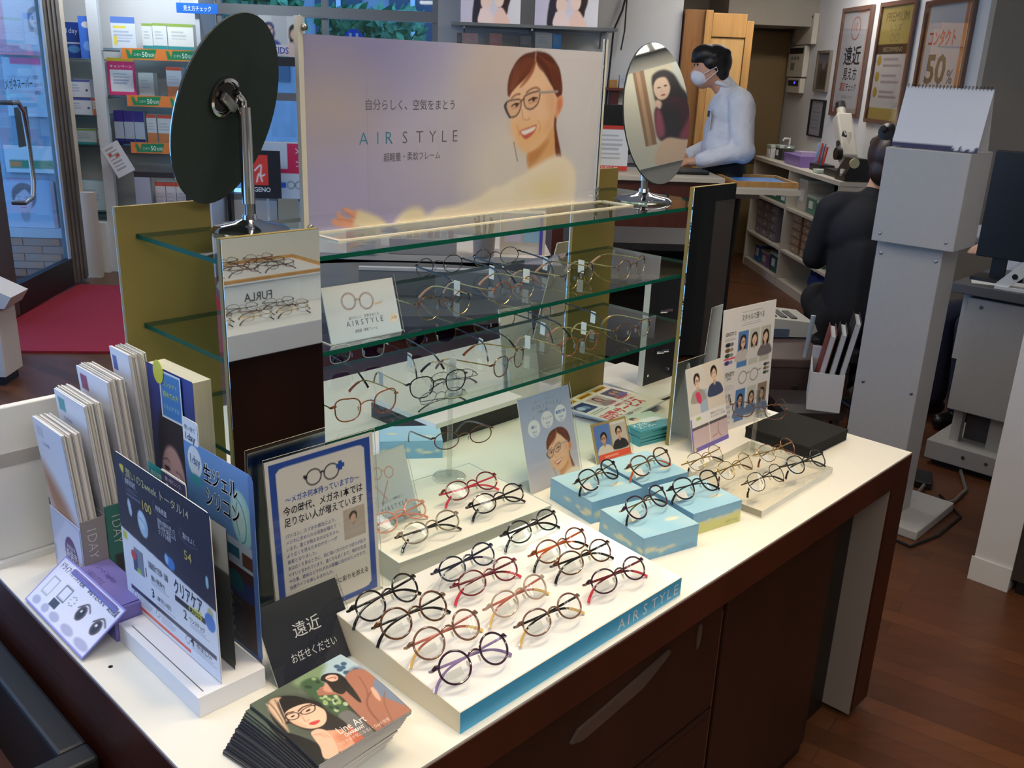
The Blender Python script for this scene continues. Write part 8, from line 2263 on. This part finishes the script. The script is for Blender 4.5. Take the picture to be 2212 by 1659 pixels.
for s_ in (-1, 1):
    b3 += [('c', (0, s_ * 0.09, 0.56), (-0.38, s_ * 0.10, 0.54), 0.08, 0.06), ('c', (-0.38, s_ * 0.10, 0.54), (-0.36, s_ * 0.10, 0.08), 0.055, 0.04), ('c', (-0.34, s_ * 0.10, 0.04), (-0.46, s_ * 0.10, 0.03), 0.035, 0.028), ('c', (0, s_ * 0.18, 1.07), (-0.06, s_ * 0.22, 0.92), 0.045, 0.040), ('c', (-0.06, s_ * 0.22, 0.92), (-0.34, s_ * 0.16, 0.95), 0.037, 0.027)]
    b3 += hand_solids((-0.38, s_ * 0.15, 0.955), (-1, -s_ * 0.2, 0), (0, -s_ * 1.0, 0), (0, 0, -1))
remeshed('body', b3, 0.010, skin_m, tp3)
s3 = [('c', (0, 0, 0.62), (0, 0, 0.9), 0.17, 0.16), ('e', (0, 0, 0.98), (0.15, 0.19, 0.16)), ('c', (0, -0.15, 1.08), (0, 0.15, 1.08), 0.075, 0.075), ('c', (0, 0, 1.08), (-0.01, 0, 1.14), 0.09, 0.066)]
for s_ in (-1, 1):
    s3 += [('c', (0, s_ * 0.18, 1.06), (-0.05, s_ * 0.225, 0.93), 0.075, 0.068), ('c', (-0.05, s_ * 0.225, 0.93), (-0.20, s_ * 0.19, 0.95), 0.066, 0.055)]
remeshed('shirt', s3, 0.012, shm, tp3)
t3 = [('e', (0, 0, 0.57), (0.19, 0.20, 0.13))]
for s_ in (-1, 1):
    t3 += [('c', (0, s_ * 0.09, 0.56), (-0.38, s_ * 0.10, 0.54), 0.10, 0.085), ('c', (-0.38, s_ * 0.10, 0.53), (-0.36, s_ * 0.10, 0.12), 0.082, 0.065)]
remeshed('trousers', t3, 0.012, mat('navy_suit', (30, 32, 56), 0.8), tp3)
remeshed('hair', [('e', h3 + Vector((0.02, 0, 0.03)), (0.10, 0.092, 0.11)), ('e', h3 + Vector((-0.04, 0, 0.08)), (0.07, 0.08, 0.05))], 0.009, hair_m, tp3, 4)
for s_ in (-1, 1):
    remeshed('shoe', [('c', (-0.33, s_ * 0.10, 0.05), (-0.47, s_ * 0.10, 0.042), 0.046, 0.040), ('c', (-0.35, s_ * 0.10, 0.05), (-0.36, s_ * 0.10, 0.11), 0.046, 0.05)], 0.009, shoe_m, tp3, 3)
o_ = rthing('examination_stool', 'dark stool under the seated person at the right edge', 'stool', 2.94, 4.55, 0)
MB().lathe([(0.17, 0.36), (0.19, 0.38), (0.19, 0.43), (0.16, 0.445)], 24).build('seat', mat('stool_black'), o_, smooth=True)
MB().tube([(0, 0, 0.02), (0, 0, 0.37)], 0.025, 12).build('stem', steel, o_)
MB().lathe([(0.22, 0), (0.22, 0.015), (0.05, 0.03)], 24).build('base', steel, o_)

# ================================================================== BEHIND THE CAMERA: what the mirrors show
o_ = thing('opposite_counter', 'white topped brown counter seen in the flat mirror', 'counter', (1.0, -1.5, 0))
B(0, 2.3, 0, 0.9, 0.60, 0.70, 0.003).build('top', white_top, o_)
B(0.03, 2.27, 0.03, 0.87, 0.0, 0.60).build('body', wood_f, o_)
B(0.0, 2.3, 0.0, 0.03, 0.70, 1.25).build('back_panel', mat('back_panel_cream', (226, 220, 204), 0.6), o_)
o_ = thing('sign_riser', 'white brand riser with wooden edged tray seen in the mirror', 'riser', (1.72, -1.22, 0.70))
B(0, 0.62, 0, 0.34, 0, 0.12, 0.002).build('block', mat('riser_white'), o_)
P = Pic(0.40, 0.10, 30, (238, 236, 228)).text('FURLA', 0.5, 0.7, 0.05, (40, 38, 40), 0.01, 0.13, 'c')
P.build('front_print', o_, (0.46, 0.3415, 0.01), (0, 0, math.pi))
B(-0.02, 0.64, 0.02, 0.36, 0.12, 0.126).build('tray_floor', white_plastic, o_)
for a_ in ((-0.02, 0.64, 0.345, 0.36), (-0.02, 0.64, 0.02, 0.035), (-0.02, -0.005, 0.035, 0.345), (0.625, 0.64, 0.035, 0.345)):
    B(*a_, 0.126, 0.138).build('tray_rim', wood_l, o_)
k_ = 0
for x in (1.80, 1.97, 2.14):
    for y in (-1.12, -1.03, -0.95):
        k_ += 1
        make_glasses('glasses in the wooden edged tray, %s from the counter edge in the mirror, %s' % (('third', 'second', 'first')[int(round((y + 1.12) / 0.085))], ('left column', 'middle column', 'right column')[int(round((x - 1.8) / 0.17))]), 'glasses in the mirrored tray', x, y, 0.8265, 180 + 3 * (k_ % 3), (blackf, tor, brownf, redf)[k_ % 4], None, None, 'oval', 0.14, 0.05, 0.036, 0.0012, True, 34, 0)
k_ = 0
for x in (1.68, 1.86, 2.03):
    for y in (-0.83, -0.76, -0.69):
        k_ += 1
        make_glasses('wire glasses on the mirrored white counter, %s, %s' % (('back row', 'middle row', 'front row')[int(round((y + 0.83) / 0.07))], ('first column', 'second column', 'third column')[int(round((x - 1.68) / 0.175))]), 'glasses on the mirrored counter', x + 0.02 * (k_ % 3), y, 0.7005, 182 + 4 * (k_ % 3), (metal_g, metal_d, brownf)[k_ % 3], None, blackf, 'half', 0.14, 0.05, 0.036, 0.0009, True, 34, 2)
# big poster on the right wall and the grid lamp, both seen in the oval mirror
P = Pic(0.50, 0.58, 130).grad((214, 200, 170), (226, 214, 186))
P.rect(0.0, 0, 0.22, 1, (222, 212, 186)).rect(0.22, 0, 0.36, 0.78, (150, 112, 80)).rect(0.26, 0, 0.30, 0.78, (190, 150, 112)).rect(0.70, 0, 1, 0.6, (206, 204, 190))
P.blob([430, 130, 480, 60, 600, 50, 700, 120, 760, 260, 820, 380, 760, 470, 560, 480, 440, 380], (40, 30, 28), 2)
P.ell(0.535, 0.22, 0.10, 0.15, (226, 190, 162), 0.12, 8).blob([430, 170, 470, 90, 580, 70, 660, 150, 640, 230, 600, 130, 500, 120], (44, 32, 30), 1.5)
P.blob([380, 560, 410, 420, 520, 360, 640, 340, 780, 400, 860, 560, 900, 740, 760, 800, 480, 780, 390, 720], (64, 30, 36), 2)
P.blob([470, 380, 600, 400, 680, 560, 640, 760, 500, 740, 460, 560], (40, 34, 34), 6, 0.9)
P.blob([380, 700, 390, 520, 440, 420, 480, 520, 470, 700], (156, 76, 92), 3).blob([640, 760, 720, 660, 820, 560, 840, 700, 740, 800], (140, 60, 72), 3)
P.blob([330, 1000, 360, 820, 480, 740, 640, 780, 860, 880, 900, 1000], (236, 196, 160), 2).blob([420, 380, 450, 330, 500, 370, 470, 430], (226, 186, 160), 1.5)
P.ell(0.50, 0.215, 0.022, 0.009, (60, 40, 36), 0.3).ell(0.58, 0.212, 0.022, 0.009, (60, 40, 36), 0.3).ell(0.535, 0.30, 0.03, 0.012, (170, 80, 80), 0.3).line([530, 220, 520, 255, 540, 262], 0.002, (190, 146, 122))
P.c = P.c[:, ::-1].copy()
o_ = thing('wall_poster', 'warm toned poster of a seated woman in dark red, seen in the oval mirror', 'poster', room(3.99, 2.20, 2.02), RZ - R(90))
B(0, 0.50, 0.0005, 0.008, 0, 0.58).build('board', paper, o_)
P.build('print', o_)
o_ = thing('grid_ceiling_light', 'bright square cell ceiling light reflected at the top of the oval mirror', 'ceiling light', room(3.72, 1.97, 2.7), RZ)
B(-0.22, 0.22, -0.35, 0.35, -0.02, -0.001).build('housing', white_plastic, o_)
for r in range(2):
    for k in range(4):
        B(-0.17 + r * 0.20, -0.03 + r * 0.20, -0.31 + k * 0.16, -0.19 + k * 0.16, -0.025, -0.018).build('lit_cell', lampm, o_)
o_ = thing('dark_curtain', 'charcoal fabric curtain on the right wall, seen in the narrow mirror', 'curtain', room(3.95, 3.9, 0.0), RZ - R(90))
g = MB()
n = 60
for i in range(n + 1):
    x = i / n * 1.9
    y = -0.03 * math.sin(i * 0.9) - 0.035
    for z in (0.02, 1.75):
        g.v.append((x, y, z))
for i in range(n):
    g.f.append((2 * i, 2 * i + 2, 2 * i + 3, 2 * i + 1)); g.mi.append(0)
g.build('fabric', mat('charcoal_fabric', (40, 40, 40), 0.9), o_, smooth='all')
MB().tube([(-0.05, -0.035, 1.77), (1.95, -0.035, 1.77)], 0.012, 10).build('rail', steel, o_)
